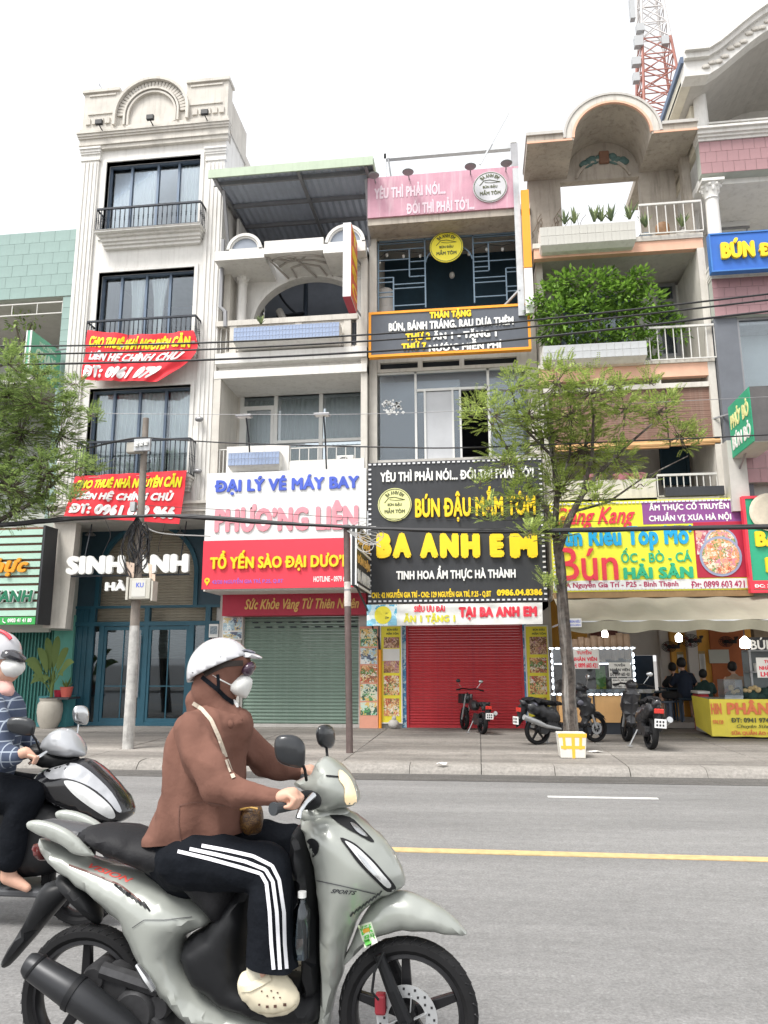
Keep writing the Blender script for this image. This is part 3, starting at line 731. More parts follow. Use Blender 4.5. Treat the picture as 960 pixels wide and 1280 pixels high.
sg_cyan=mat('cyan_letter',(0.01,0.35,0.65),0.45,var=0.03)
sg_green=mat('green_letter',(0.03,0.42,0.22),0.45,var=0.03)
sg_gboard=mat('green_board',(0.03,0.36,0.20),0.5,var=0.1,stain=0.1)
sg_blueb=mat('blue_board',(0.03,0.13,0.48),0.5,var=0.1)
sg_orange=mat('orange_board',(0.85,0.33,0.02),0.5,var=0.05)
sg_maroon=mat('maroon_letter',(0.40,0.03,0.10),0.5,var=0.03)
sg_pinkb=mat('faded_pink_board',(0.52,0.27,0.34),0.6,var=0.22,scale=1.0,stain=0.9,stain_col=(0.60,0.46,0.50))
sg_fade=mat('faded_print',(0.66,0.52,0.57),0.6,var=0.1,scale=5)
sg_disc=mat('logo_yellow',(0.82,0.72,0.05),0.5,var=0.05)
sg_disc2=mat('logo_pale_yellow',(0.74,0.74,0.34),0.5,var=0.05)
sg_disc3=mat('logo_grey',(0.52,0.52,0.54),0.5,var=0.05)
sg_ink=mat('logo_ink',(0.10,0.11,0.05),0.6,var=0.05)
led_bead=mat('unlit_led_bead',(0.7,0.7,0.72),0.3,var=0)
food1=print_mat('food_picture_warm',(.6,.4,.2),[(.62,.25,.10),(.75,.55,.25),(.30,.12,.06),(.10,.22,.05),(.8,.72,.6),(.55,.08,.05)],16)
food2=print_mat('food_picture_green',(.4,.5,.3),[(.10,.32,.12),(.70,.68,.52),(.75,.50,.15),(.05,.12,.08),(.55,.70,.60)],14)
food3=print_mat('food_picture_cool',(.5,.6,.6),[(.55,.68,.72),(.10,.12,.18),(.80,.80,.76),(.35,.50,.58),(.60,.50,.25)],14)
food4=print_mat('food_picture_brown',(.4,.2,.1),[(.35,.16,.07),(.55,.30,.14),(.16,.07,.03),(.65,.45,.30),(.45,.2,.25)],18)
def board(name,label,px0,px1,pyt,pyb,Y,m,thick=.12,cat='sign',frame=None,fw=.05,frame_m=None,leds=False,w=None):
 x0,x1,z0,z1=w or rect(px0,px1,pyt,pyb,Y)
 t=thing(name,label,cat,((x0+x1)/2,Y,z0))
 q=MB();q.box(x0,x1,Y,Y+thick,z0,z1);q.build('panel',m,t)
 if frame:
  q=MB();q.box(x0-fw,x0,Y-.02,Y+thick,z0-fw,z1+fw);q.box(x1,x1+fw,Y-.02,Y+thick,z0-fw,z1+fw);q.box(x0,x1,Y-.02,Y+thick,z1,z1+fw);q.box(x0,x1,Y-.02,Y+thick,z0-fw,z0);q.build('frame',frame_m or m,t)
 if leds:
  q=MB();s=.028
  P=[(x0+.04+(x1-x0-.08)*i/leds[0],zz) for i in range(leds[0]+1) for zz in (z0+.04,z1-.04)]+[(xx,z0+.04+(z1-z0-.08)*i/leds[1]) for i in range(1,leds[1]) for xx in (x0+.04,x1-.04)]
  for a,c in P:q.box(a-s,a+s,Y-.02,Y,c-s*.6,c+s*.6)
  q.build('led_string',led_bead,t,kind='stuff')
 return t,x0,x1,z0,z1
def logo(parent,px,py,r,Y,m,ink=sg_ink):
 c=at(px,py,Y);q=MB();q.lathe([(0,0),(0,-.03),(r,-.03),(r,0)],(c.x,Y,c.z),'Y',32);o=q.build('logo_disc',m,parent,fix=True)
 q=MB();q.ringz(c.x,c.z,r*.92,r*.955,0,2*PI,Y-.036,Y-.031,32);
 q.tube([(c.x-r*.6,Y-.034,c.z+r*.12),(c.x-r*.35,Y-.034,c.z+r*.42),(c.x,Y-.034,c.z+r*.45),(c.x+r*.6,Y-.034,c.z+r*.28)],.008,4)
 q.tube([(c.x-r*.3,Y-.034,c.z+r*.3),(c.x+r*.1,Y-.034,c.z+r*.25),(c.x+r*.6,Y-.034,c.z+r*.28)],.006,4);q.build('logo_drawing',ink,o)
 def arc(x,z,d):
  a=PI/2-(x-c.x)/(r*.80);rr=r*.62+(z-c.z-r*.62);return (c.x+rr*math.cos(a),Y-.031-d,c.z+rr*math.sin(a))
 lettering(o,'BA ANH EM',c.x-r*.62,c.x+r*.62,c.z+r*.62,c.z+r*.84,Y,ink,.008,.03,wave=arc)
 lettering(o,'BÚN ĐẬU',c.x-r*.42,c.x+r*.42,c.z-r*.12,c.z+r*.13,Y-.031,ink,.008,.03)
 lettering(o,'MẮM TÔM',c.x-r*.6,c.x+r*.6,c.z-r*.52,c.z-r*.18,Y-.031,ink,.008,.03)
 return o
def level(px0,py0,px1,py1,Y):
 a,c=at(px0,py0,Y),at(px1,py1,Y);z=(a.z+c.z)/2;return (a.x,Y,z),(c.x,Y,z)

# ================================================================== travel agency house
Y2=15.5;Y2w=16.75;Y2g=16.9
xL2=xR+.02;xR2=at(458.5,420,Y2).x
h2=thing('shophouse','narrow off-white house with metal roof, oval arch opening and blue-tiled planters','building',((xL2+xR2)/2,Y2,0))
zr0=at(375,208,14.7).z;zl1=at(362,464,Y2).z;zu1=at(362,443,Y2).z;zsg=at(357,588,Y2).z;ztop=at(362,396,Y2).z
b=MB() # party walls, back walls, slabs
b.box(xL2,xL2+.16,Y2+.0,20,zsg-.6,zl1);b.box(xL2-.1,xL2+.16,Y2g-.1,20,.12,zsg-.5);b.box(xL2,xL2+.16,Y2+.4,20,zl1,at(300,330,16).z)
b.box(xR2-.14,xR2,Y2+.05,20,zsg-.6,at(450,330,16.2).z);b.box(xR2-.14,xR2,Y2g,20,.12,zsg-.5);b.build('party_wall',old_white,h2)
b=MB();m_=lambda t,bt:rect(272,458,t,bt,Y2)
_,_,a,c=m_(437,450);b.box(xL2,xR2,Y2,Y2+1.2,a,c);_,_,a2,c2=m_(459,469);b.box(xL2,xR2,Y2-.01,Y2w+.3,a2,c2);b.box(xL2,xR2,Y2+.25,Y2w,c2,a);b.build('balcony_beam',white_wall,h2)
b=MB();z0_=zsg-.55;b.box(xL2+.16,xR2-.14,Y2+.25,Y2w,z0_-.15,z0_);b.box(xL2+.16,xR2-.14,Y2+.2,19.5,c-.02,c+.12);b.build('floor_slab',grey_wall,h2)
# first-floor window wall
x0,x1,z0,z1=rect(300,456,481,552,Y2w)
wn=win_w(h2,x0,x1,z0-.75,z1,Y2w,[at(344.5,516,Y2w).x,at(401,516,Y2w).x],white_frame,.09,.1,None)
dg=mat('pale_green_blind',(0.30,0.36,0.29),0.7,var=0.12,scale=2)
q=MB();xm=at(344.5,516,Y2w).x;zt_=at(322,510,Y2w).z;q.box(x0+.09,xm-.05,Y2w+.005,Y2w+.09,zt_-.05,zt_+.05);q.box(x0+.09,x0+.16,Y2w+.005,Y2w+.09,z0-.66,zt_-.05);q.box(xm-.12,xm-.05,Y2w+.005,Y2w+.09,z0-.66,zt_-.05);q.box(xm,x1-.09,Y2w+.004,Y2w+.09,z0-.02,z0+.05);q.build('transom',white_frame,wn)
xq=at(401,516,Y2w).x
for a_,c_,e,g_ in ((x0+.09,xm-.05,zt_+.05,z1-.09),(x0+.16,xm-.12,z0-.6,zt_-.05),(xm+.05,xq-.05,z0+.05,z1-.09),(xq+.05,x1-.09,z0+.05,z1-.09),(xm+.05,xq-.05,z0-.6,z0-.02),(xq+.05,x1-.09,z0-.6,z0-.02)):
 q=MB();q.box(a_,c_,Y2w+.05,Y2w+.056,e,g_);q.build('pane',pane_milky,wn)
 curtain(wn,a_,c_,e,g_,Y2w+.30,folds=max(3,int((c_-a_)*9)),amp=.03,m=dg)
q=MB();q.box(xL2+.16,x0,Y2w,Y2w+.1,z0-.8,z1+.1);q.box(xL2+.16,xR2,Y2w,Y2w+.1,z1,a2);q.build('wall',old_white,h2)
# first-floor parapet, planter, rail
q=MB();x0,x1,z0,z1=rect(283,361,557,592,Y2);q.box(x0,x1,Y2,Y2+.12,z0-.2,z1);x2=at(455,575,Y2).x;q.box(x1,x2,Y2+.02,Y2+.1,z0-.2,at(408,575,Y2).z);q.build('parapet',white_wall,h2)
railing(h2,x1+.02,x2,Y2+.05,at(408,575,Y2).z,at(408,558,Y2).z,step=.2,m=white_iron,knots=False,top=.012)
railing(h2,xL2+.02,x0,Y2+.05,z0-.1,z1-.05,step=.09,m=white_iron,knots=False,top=.012)
def planter(parent,px0,px1,pyt,pyb,Y,m,tw=.1,rows=3,dep=.32,lip=.10,plants=True):
 x0,x1,z0,z1=rect(px0,px1,pyt,pyb,Y);q=MB()
 q.box(x0,x1,Y+.01,Y+dep,z0,z1);
 q.add([(x0,Y+.01,z0),(x1,Y+.01,z0),(x1-.04,Y+.16,z0-lip),(x0+.04,Y+.16,z0-lip),(x0,Y+dep,z0),(x1,Y+dep,z0),(x1-.04,Y+dep,z0-lip),(x0+.04,Y+dep,z0-lip)],[(0,3,2,1),(3,7,6,2),(0,4,7,3),(1,2,6,5),(4,5,6,7)])
 p=q.build('planter_box',white_wall,parent)
 n=int((x1-x0)/tw);tiles_on(p,x0,x1,z0,z1,Y+.01,(x1-x0)/n,(z1-z0)/rows,m,gap=.008,t=.01)
 q=MB();q.box(x0+.03,x1-.03,Y+.06,Y+dep-.02,z1,z1+.006);q.build('soil',soil,p);return x0,x1,z0,z1
planter(h2,285,349,565,581,Y2-.30,blue_tile,tw=.075,rows=2,dep=.30)
# second-floor balcony with long planter
x0,x1,z0,z1=rect(270,447,396.5,403,Y2+.1);q=MB();q.box(x0,x1,Y2+.1,Y2+.3,z0,z1)
for px in (289,371,433,449):x=at(px,418,Y2).x;q.box(x-.08,x+.08,Y2+.12,Y2+.28,at(362,440,Y2).z,z0)
x_=at(289,418,Y2).x;q.box(x_,at(433,418,Y2).x,Y2+.14,Y2+.26,at(362,432,Y2).z,z0);q.build('parapet',old_white,h2)
planter(h2,292,424,406,424,Y2-.25,blue_tile,tw=.075,rows=3,dep=.34)
zf2=at(362,438,Y2).z
railing(h2,xL2+.05,at(286,420,Y2).x,Y2+.2,zf2,z0,step=.12,m=white_iron,knots=False,top=.012);railing(h2,at(436,420,Y2).x,at(446,420,Y2).x,Y2+.2,zf2,z0,step=.09,m=black_iron,knots=False,top=.012)
# wall with the elliptical opening
Yo=16.35;cxo=at(388,395,Yo).x;zo=at(388,402,Yo).z;ra=at(462,400,Yo).x-cxo;rb=at(390,345,Yo).z-zo
ztw=at(370,318,Yo).z+.1;xa,xb=xL2+.16,xR2-.14;q=MB();n=24
pts=[(cxo+ra*math.cos(PI*k/n),zo+rb*math.sin(PI*k/n)) for k in range(n+1)]
for i in range(n):
 p,s_=pts[i],pts[i+1]
 p=(min(p[0],xb),p[1]);s2=(min(s_[0],xb),s_[1])
 if p[0]-s2[0]>1e-4:q.prism([s2,p,(p[0],ztw),(s2[0],ztw)],Yo,Yo+.2)
if cxo-ra>xa:q.box(xa,cxo-ra,Yo,Yo+.2,zf2,ztw)
q.build('arched_wall',white_wall,h2)
q=MB();q.ringz(cxo,zo,1.0,1.0,0,1,0,0,1)
q=MB()
for i in range(n):
 t,u=PI*i/n,PI*(i+1)/n;P_=[(cxo+(ra+d)*math.cos(a),zo+(rb+d)*math.sin(a)) for d,a in ((-.04,t),(.05,t),(.05,u),(-.04,u))]
 if max(p[0] for p in P_)<xb:q.prism(P_,Yo-.05,Yo+.24)
q.build('arch_rim',white_wall,h2)
def classical_column(parent,x,y,z0,z1,r,m,cap=.3):
 q=MB();q.lathe([(r*1.3,0),(r*1.3,.05),(r*1.1,.08),(r,.12),(r*.92,z1-z0-cap),(r*1.1,z1-z0-cap+.02),(r*.95,z1-z0-cap+.05),(r*1.05,z1-z0-cap*.6),(r*1.45,z1-z0-.06)],(x,y,z0),n=20)
 q.box(x-r*1.6,x+r*1.6,y-r*1.6,y+r*1.6,z1-.06,z1);c=q.build('column',m,parent,smooth=True)
 q=MB()
 for k in range(8):
  a=k*PI/4;q.ball((x+r*1.12*math.cos(a),y+r*1.12*math.sin(a),z1-cap*.45),(.035,.035,.07),6,4);q.ball((x+r*1.35*math.cos(a+.39),y+r*1.35*math.sin(a+.39),z1-cap*.28),(.04,.04,.04),6,4)
 q.build('capital_leaves',m,c);return c
zcc=at(303,344,Yo-.2).z
classical_column(h2,at(303,372,Yo-.25).x,Yo-.25,zf2+.3,zcc,.115,white_wall);classical_column(h2,at(452,365,Yo-.25).x,Yo-.25,zf2+.3,at(450,337,Yo-.25).z,.115,white_wall)
# projecting canopy: two flat wings with lunettes, patterned panel between
Yc=15.25;xw0=xL2-.02;xw1=at(330,318,Yc).x;xw2=at(404,308,Yc).x;zc0=at(305,323.5,Yc).z;zc1=at(305,312,Yc).z
q=MB();q.box(xw0,xw1,Yc,Yo+.2,zc0,zc1);q.box(xw2,xR2,Yc,Yo+.2,zc0,zc1);q.build('canopy_slab',white_wall,h2)
zp1=at(367,299,Yc).z;zp0=at(367,315,Yc).z
def fan(u,v):# panel that leans back from the fascia to the arch
 pa=Vector((xw1,Yc+.12,zp0));pb=Vector((xw2,Yc+.12,zp0));pc=Vector((xw1+.3,Yo+.02,at(390,347,Yo).z));pd=Vector((xw2+.05,Yo+.02,at(390,347,Yo).z))
 sag=-.22*math.sin(PI*v);p=(pa.lerp(pb,u)).lerp(pc.lerp(pd,u),v);return p+Vector((0,-sag*.0,sag*-.35))
q=MB();q.box(xw1,xw2,Yc,Yc+.12,zp0,zp1)
N=8;vs=[tuple(fan(i/N,j/N)) for j in range(N+1) for i in range(N+1)];q.add(vs,[(j*(N+1)+i,(j+1)*(N+1)+i,(j+1)*(N+1)+i+1,j*(N+1)+i+1) for j in range(N) for i in range(N)]);q.build('canopy_panel',white_wall,h2)
q=MB();ribm=mat('rib_plaster',(0.42,0.39,0.36),0.9,var=.15)
def rib(*uv):q.tube([fan(u,v)+Vector((0,-.02,-.02)) for u,v in uv],.025,6)
rib((.02,.25),(.2,.1),(.5,.03),(.8,.1),(.98,.25));rib((.02,.55),(.25,.36),(.5,.3),(.75,.36),(.98,.55));rib((.5,.03),(.42,.32));rib((.3,.07),(.46,.34),(.62,.98));rib((.68,.07),(.52,.32));rib((.2,.95),(.22,.62),(.5,.5),(.78,.62),(.85,.95));rib((.14,.14),(.3,.34));rib((.02,.02),(.02,.98));rib((.98,.02),(.98,.98))
q.build('panel_ribs',ribm,h2)
lun=mat('smoked_acrylic',(0.25,0.28,0.33),0.3,var=.1)
for px,rr,seg in ((305,.42,1),(431,.46,1)):
 cx_=at(px,311,Yc).x;q=MB();q.ringz(cx_,zc1,rr-.07,rr,0,PI,Yc,Yc+.16,18);q.ringz(cx_,zc1,rr-.105,rr-.075,0,PI,Yc+.03,Yc+.13,18);q.box(cx_-rr,cx_+rr,Yc,Yc+.16,zc1,zc1+.03);l=q.build('lunette',white_wall,h2)
 q=MB();q.prism([(cx_+(rr-.1)*math.cos(PI*k/18),zc1+.03+(rr-.1)*math.sin(PI*k/18)) for k in range(19)],Yc+.07,Yc+.09);q.build('pane',lun,l)
# metal roof over the terrace
Yr=14.75;Yrb=18.6;xr0=xL2-.05;xr1=at(465,194,Yr).x;zr=at(375,207,Yr).z;zrb=zr+.15
q=MB();n=46;top=[]
for i in range(n+1):
 x=xr0+(xr1-xr0)*i/n;dz=.03 if i%2 else 0;top.append((x,dz))
vs=[(x,Yr+.04,zr+dz) for x,dz in top]+[(x,Yrb,zrb+dz) for x,dz in top]+[(x,Yr+.04,zr+dz+.012) for x,dz in top]+[(x,Yrb,zrb+dz+.012) for x,dz in top]
m=n+1;q.add(vs,[(i,i+1,m+i+1,m+i) for i in range(n)]+[(2*m+i,3*m+i,3*m+i+1,2*m+i+1) for i in range(n)]);rf=q.build('roof',roof_metal,h2)
q=MB();q.box(xr0-.02,xr1+.02,Yr,Yr+.035,zr-.12,zr+.09);q.box(xr1,xr1+.03,Yr+.035,Yr+1.4,zr-.1,zr+.07);q.build('fascia',roof_edge,rf)
sp=[((xr0+xr1)/2,Yr+.35+k*.95,zr-.05+.15*k*.95/3.85) for k in range(4)]
q=MB();q.box(-(xr1-xr0)/2,(xr1-xr0)/2,-.025,.025,-.05,.045);pieces('purlin',q,grey_metal,rf,sp)
q=MB();
for x in (xr0+.12,xr0+(xr1-xr0)*.55,xr1-.15):q.bar((x,Yr+.05,zr-.1),(x,Yrb,zrb-.1),.07)
for x in (xr0+.2,xr1-.2):q.bar((x,Yr+.45,zr-.15),(x,Yc+.6,zc1),.06)
q.build('roof_frame',grey_metal,rf)
terr=mat('translucent_panel',(.48,.47,.38),.6,var=.12)
q=MB();q.box(xL2+.1,xL2+.16,Yo,Yrb,zc1,zr-.15);q.build('side_panel',white_wall,h2);q=MB();q.box(xL2+.17,xL2+.2,Yo+.5,Yrb,zc1+.1,zr-.3);q.build('side_sheet',terr,h2)
q=MB();q.box(xL2+.2,xR2+.1,Yrb+.02,Yrb+.1,zf2,zrb-.12);q.build('back_wall',mat('blue_grey_sheet',(.20,.22,.26),.7,var=.15),h2)
# spiral stair in the oval
cs=at(382,385,17.4);q=MB();q.tube([(cs.x,17.4,zf2),(cs.x,17.4,zr-.2)],.06,10)
st=q.build('stair_post',mat('blue_black_steel',(.03,.045,.07),.5,var=.1),h2)
q=MB();q.box(0,.75,-.12,.12,-.02,.02);pieces('stair_tread',q,black_iron,st,[(cs.x,17.4,zf2+.2+.2*k,-.4+k*.42) for k in range(9)])
q=MB();q.tube([(cs.x+.78*math.cos(-.4+k*.21),17.4+.78*math.sin(-.4+k*.21),zf2+.95+.1*k) for k in range(18)],.03,6);q.build('stair_rail',black_iron,st)
q=MB();q.tube([(cs.x-.6+.25*math.sin(k*.4),17.1,zf2+.2+k*.2) for k in range(9)],[.12-.004*k for k in range(9)],8);q.build('stair_curb',grey_wall,h2,smooth=True)
for px,py,lb in ((0,0,''),):pass

# ground floor: shutter, fascia, picture pier
zg1=at(376,767,Y2g).z;x0=at(304.5,838,Y2g).x;x1=at(448.5,838,Y2g).x
sh=shutter(h2,x0,x1,.12,zg1,Y2g,32,green_shutter,guide=grey_wall)
q=MB()
for r_ in (2,3):
 for k in range(9):xx=x0+.25+(x1-x0-.4)*k/8+(.05 if r_==3 else 0);q.box(xx-.07,xx+.07,Y2g-.03,Y2g-.02,zg1-.13*r_*.8,zg1-.13*r_*.8+.025)
q.build('vent_slots',interior_dark,sh)
q=MB();q.box(xL2-.1,x0-.05,Y2g-.12,Y2g+.3,.12,zg1+.3);q.box(x1+.05,at(474,838,Y2g).x,Y2g-.10,Y2g+.3,.12,zg1+.6);q.box(x0-.05,x1+.05,Y2g-.04,Y2g+.3,zg1,zg1+.5);q.build('pier',grey_wall,h2)
q=MB();q.box(xL2,xR2,Y2-.1,Y2g,at(357,737,15.3).z,at(357,737,15.3).z+.08);q.build('soffit',white_wall,h2)

t,x0,x1,z0,z1=board('shop_sign','large white and red travel agency sign above the green shutter',256,458,588.5,735,15.25,sg_white,.16)
zr_=at(357,674,15.25).z;q=MB();q.box(x0-.01,x1+.002,15.235,15.26,z0-.003,zr_);q.build('red_panel',sg_red,t)
Ys=15.235
plet(t,'ĐẠI LÝ VÉ MÁY BAY',269,449,594,617,15.25,sg_blue_l,depth=.03,bold=.055,split=True)
plet(t,'PHƯƠNG LIÊN',269,448,627,664,15.25,sg_pink_l,depth=.03,bold=.06,split=True)
plet(t,'TỔ YẾN SÀO ĐẠI DƯƠNG',263.5,451,687,714,Ys,sg_yellow,depth=.05,bold=.05,split=True)
plet(t,'42/20 NGUYỄN GIA TRÍ, P.25, Q.BT',265,354,722,730,Ys,mat('violet_print',(.35,.12,.50),.5,var=.05),depth=.006,bold=.03)
plet(t,'HOTLINE - 0979 67 07 00',392,447,720,727,Ys,sg_wl,depth=.006,bold=.03)
c_=at(259,727,Ys);q=MB();q.ringz(c_.x,c_.z+.02,.025,.06,0,2*PI,Ys-.01,Ys,14);q.prism([(c_.x-.05,c_.z),(c_.x+.05,c_.z),(c_.x,c_.z-.09)],Ys-.012,Ys-.002);q.build('map_pin',sg_yellow,t)
t,x0,x1,z0,z1=board('shop_sign','dark red fascia sign with gold script right above the green shutter',278,457.5,742,769,16.3,sg_dkred,.5)
plet(t,'Sức Khỏe Vàng Từ Thiên Nhiên',306,449,747,765,16.3,sg_gold,depth=.02,bold=.03,shear=.35)
# pictures on the two piers
for px0,px1,seg,lb in ((278,303,((772,788,food3),(790,798,food3)),'small pictures on the pier left of the green shutter'),(449.5,472.5,((786,808,food2),(810,830,food3),(832,853,food1),(855,876,food2),(878,894,food2)),'column of five faded pictures between the green and red shutters')):
 Yp=Y2g-.16;t,x0,x1,z0,z1=board('picture_board',lb,px0,px1,seg[0][0]-3,911 if px0>400 else seg[-1][1]+2,Yp,mat('salmon_board',(.72,.34,.24),.7,var=.1) if px0>400 else paper,.05,cat='poster')
 for a,c,mm in seg:q=MB();pbox(q,px0+1,px1-1,a,c,Yp-.006,Yp);q.build('picture',mm,t)
p=at(275,742,Y2g);
t=thing('electric_meter','white electricity meter box beside the teal shop front','meter',(at(267,788,16.8).x,16.8,at(267,798,16.8).z));q=MB();x0,x1,z0,z1=pbox(q,261,273,780,797,16.8,16.95);q.build('casing',white_frame,t,bevel=.01);q=MB();q.box(x0+.03,x1-.03,16.79,16.8,z0+.08,z1-.05);q.build('window',pane_dark,t)
# two floodlights on long arms over the big sign
for px,pt,pb,lb,dx in ((312,521,566,'left floodlight on a long bent arm above the white travel sign',-11),(408,519,586,'right floodlight on a long bent arm above the white travel sign',-8)):
 Yl=14.6;a=at(px,pb,Y2);c=at(px-1,(pt+pb)/2+4,15.1);d=at(px+dx*.4,pt,Yl);t=thing('floodlight',lb,'floodlight',tuple(a));q=MB();q.tube([a,c,d],.017,6);q.build('arm',black_iron,t)
 q=MB();q.box(d.x-.2,d.x+.13,Yl-.1,Yl+.08,d.z-.015,d.z+.03);q.build('lamp_head',grey_metal,t,bevel=.01);q=MB();q.box(d.x-.17,d.x+.10,Yl-.08,Yl+.06,d.z-.02,d.z-.016);q.build('lamp_glass',lamp_glass,t)
ac_unit('dark-fronted air conditioner behind the rail above the travel sign',*[at(p_,577,15.75).x for p_ in (421,442)],at(431,588,15.75).z,at(431,569,15.75).z,15.75)
# slim vertical red sign standing out from the balcony
xs=at(441,330,15.2).x;ya=None
def sidesign(name,label,pxa,pxb,pyt,pyb,Yfar,Ynear_px,m_side,m_edge,thick,cat='sign'):
 """sign board square to the facade: its visible side runs from Yfar (picture position pxb) to nearer"""
 x=at(pxb,(pyt+pyb)/2,Yfar).x;d=ray(Ynear_px,(pyt+pyb)/2);Yn=x/(d.x/d.y)
 return x,Yn
xq,Yn=sidesign('','',0,446.5,285,390,15.25,438.5,None,None,.1)
za=at(438,278,Yn).z;zb_=at(438,370,Yn).z
t=thing('projecting_sign','tall narrow red sign with white edge sticking out beside the oval balcony','sign',(xq,Yn,zb_))
q=MB();q.box(xq-.17,xq,Yn,15.2,zb_,za);q.build('panel',sg_white,t);q=MB();q.box(xq,xq+.012,Yn+.02,15.19,zb_+.03,za-.03);q.build('face',mat('orange_red_face',(.70,.14,.07),.5,var=.15,scale=4),t)
q=MB();q.box(xq-.168,xq-.002,Yn+.01,15.18,zb_-.012,zb_);q.build('underside',sg_dkred,t)
q=MB();q.bar((xq-.08,15.2,za-.3),(xq+.1,15.9,za-.3),.03);q.bar((xq-.08,15.2,zb_+.2),(xq+.1,15.9,zb_+.1),.03);q.build('bracket',grey_metal,t)
def turned(parent,s,x,y0,y1,z0,z1,m,depth=.01,bold=.03,sgn=1,vertical=False):
 """letters on a face square to the facade; sgn 1 faces +X"""
 o=lettering(parent,s,0,abs(y1-y0),0,z1-z0,0,m,depth=depth,bold=bold)[0]
 off=OFF[parent.name]
 for v in o.data.vertices:
  c=v.co+off;v.co=Vector((x-sgn*c.y,(y0+c.x if sgn>0 else y1-c.x),z0+c.z))-off
 return o
for k,ch in enumerate('TIỆC'):turned(t,ch,xq+.012,Yn+.1,15.1,za-.35-.4*k,za-.08-.4*k,sg_yellow)
# ================================================================== narrow eatery building with the black sign
Y3=15.75;Y3g=16.95
xL3=xR2+.02;xR3=at(670,420,Y3).x
h3=thing('shophouse','narrow eatery building with open grille floor, glass floor and red roller shutter','building',((xL3+xR3)/2,Y3,0))
def zz(py,px=560,Y=Y3):return at(px,py,Y).z
zt3=zz(262);b=MB()
b.box(xL3,xL3+.17,Y3,20,zz(760),zt3);b.box(xR3-.22,xR3,Y3,20,zz(760),zt3)
b.box(xL3,xL3+.17,Y3g-.05,20,.12,zz(760));b.box(xR3-.22,xR3,Y3g-.05,20,.12,zz(760));b.build('party_wall',old_white,h3)
b=MB();b.box(xL3+.17,xR3-.22,Y3+.02,20,zz(578),zz(572));b.box(xL3+.17,xR3-.22,Y3+.02,20,zz(395),zz(386));b.box(xL3,xR3,Y3,20,zz(276),zz(268));b.build('floor_slab',grey_wall,h3)
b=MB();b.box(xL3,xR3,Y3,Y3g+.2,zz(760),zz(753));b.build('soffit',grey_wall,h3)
b=MB();b.box(xL3+.17,xR3-.22,19.9,20,zz(760),zt3);b.build('room_back',interior_dark,h3);b=MB();b.box(xL3+.18,xR3-.23,Y3+1.5,Y3+1.6,zz(387),zz(276));b.build('painted_shade_back',navy_interior,h3);b=MB();b.box(xL3+.18,xR3-.23,Y3+.25,Y3+1.49,zz(386)+.003,zz(386)+.02);b.build('painted_shade_floor',navy_interior,h3)  # added dark back sheet and floor: the room's shade put into colour
# stained lintel of the top floor with dark slots
def lintel(pt,ps0,ps1,pb,cuts):
 q=MB();X0,X1=xL3+.17,xR3-.22;wall_holes(q,X0,X1,zz(pb),zz(pt),Y3+.03,Y3+.2,[(at(a,ps0,Y3).x,at(c,ps0,Y3).x,zz(ps1),zz(ps0)) for a,c in cuts]);q.build('lintel',dirty_wall if pt<300 else old_white,h3)
 for a,c in cuts:q=MB();q.box(at(a,ps0,Y3).x,at(c,ps0,Y3).x,Y3+.12,Y3+.14,zz(ps1),zz(ps0));q.build('slot',interior_dark,h3)
lintel(268,280,288,293,((474,531),(537,586)))
lintel(443,449,457,461,((475,522),(528,574),(580,646)))
# ragged cloth edge under the billboard
# geometric grille
gm_=mat('slate_grille_steel',(.14,.20,.26),.5,metal=.2,var=.1)
G=[]
def Zp(x,y):return (440+x/4,120+y/4)
segs=[(132,700,132,1075),(366,700,366,1058),(606,690,610,1035),(838,665,838,1020),(287,768,287,905),(208,908,208,1075),(683,737,683,873),(772,862,772,1022),
  (132,748,366,725),(132,778,366,757),(606,712,838,690),(606,742,838,716),(132,828,287,812),(287,830,366,825),(132,880,366,860),(287,906,366,898),(132,912,208,908),(208,948,366,930),(208,968,366,952),(132,935,208,930),(132,985,208,980),(132,1008,208,1003),(208,1052,366,1040),
  (610,808,683,800),(610,835,838,810),(610,858,683,852),(610,880,683,873),(610,915,772,898),(610,938,772,922),(772,862,838,856),(772,882,838,876),(772,955,838,948),(772,978,838,972),(610,1008,772,995)]
gt=None;Yg3=Y3+.1;f=MB();x0=xL3+.17;x1=xR3-.22;f.box(x0,x1,Yg3-.02,Yg3+.02,zz(387),zz(384));f.box(x0,x1,Yg3-.02,Yg3+.02,zz(295),zz(293));gt=f.build('grille',gm_,h3)
for a,c,d,e in segs:
 p0,p1=Zp(a,c),Zp(d,e);A,B=at(*p0,Yg3),at(*p1,Yg3);q=MB()
 if a==d or abs(a-d)<6:xm=(A.x+B.x)/2;q.box(xm-.016,xm+.016,Yg3-.02,Yg3+.02,max(min(A.z,B.z),zz(386)),max(A.z,B.z))
 else:zm=(A.z+B.z)/2;q.box(max(A.x,x0),min(B.x,x1),Yg3-.014,Yg3+.014,zm-.011,zm+.011)
 q.build('grille_bar',gm_,gt)
q=MB();c_=at(561,322,Yg3);ra_=at(591,322,Yg3).x-c_.x;q.ringz(c_.x,c_.z-.15,ra_-.02,ra_+.01,.15,PI-.15,Yg3-.01,Yg3+.01,18,rz=.9);q.build('grille_arch',gm_,gt)
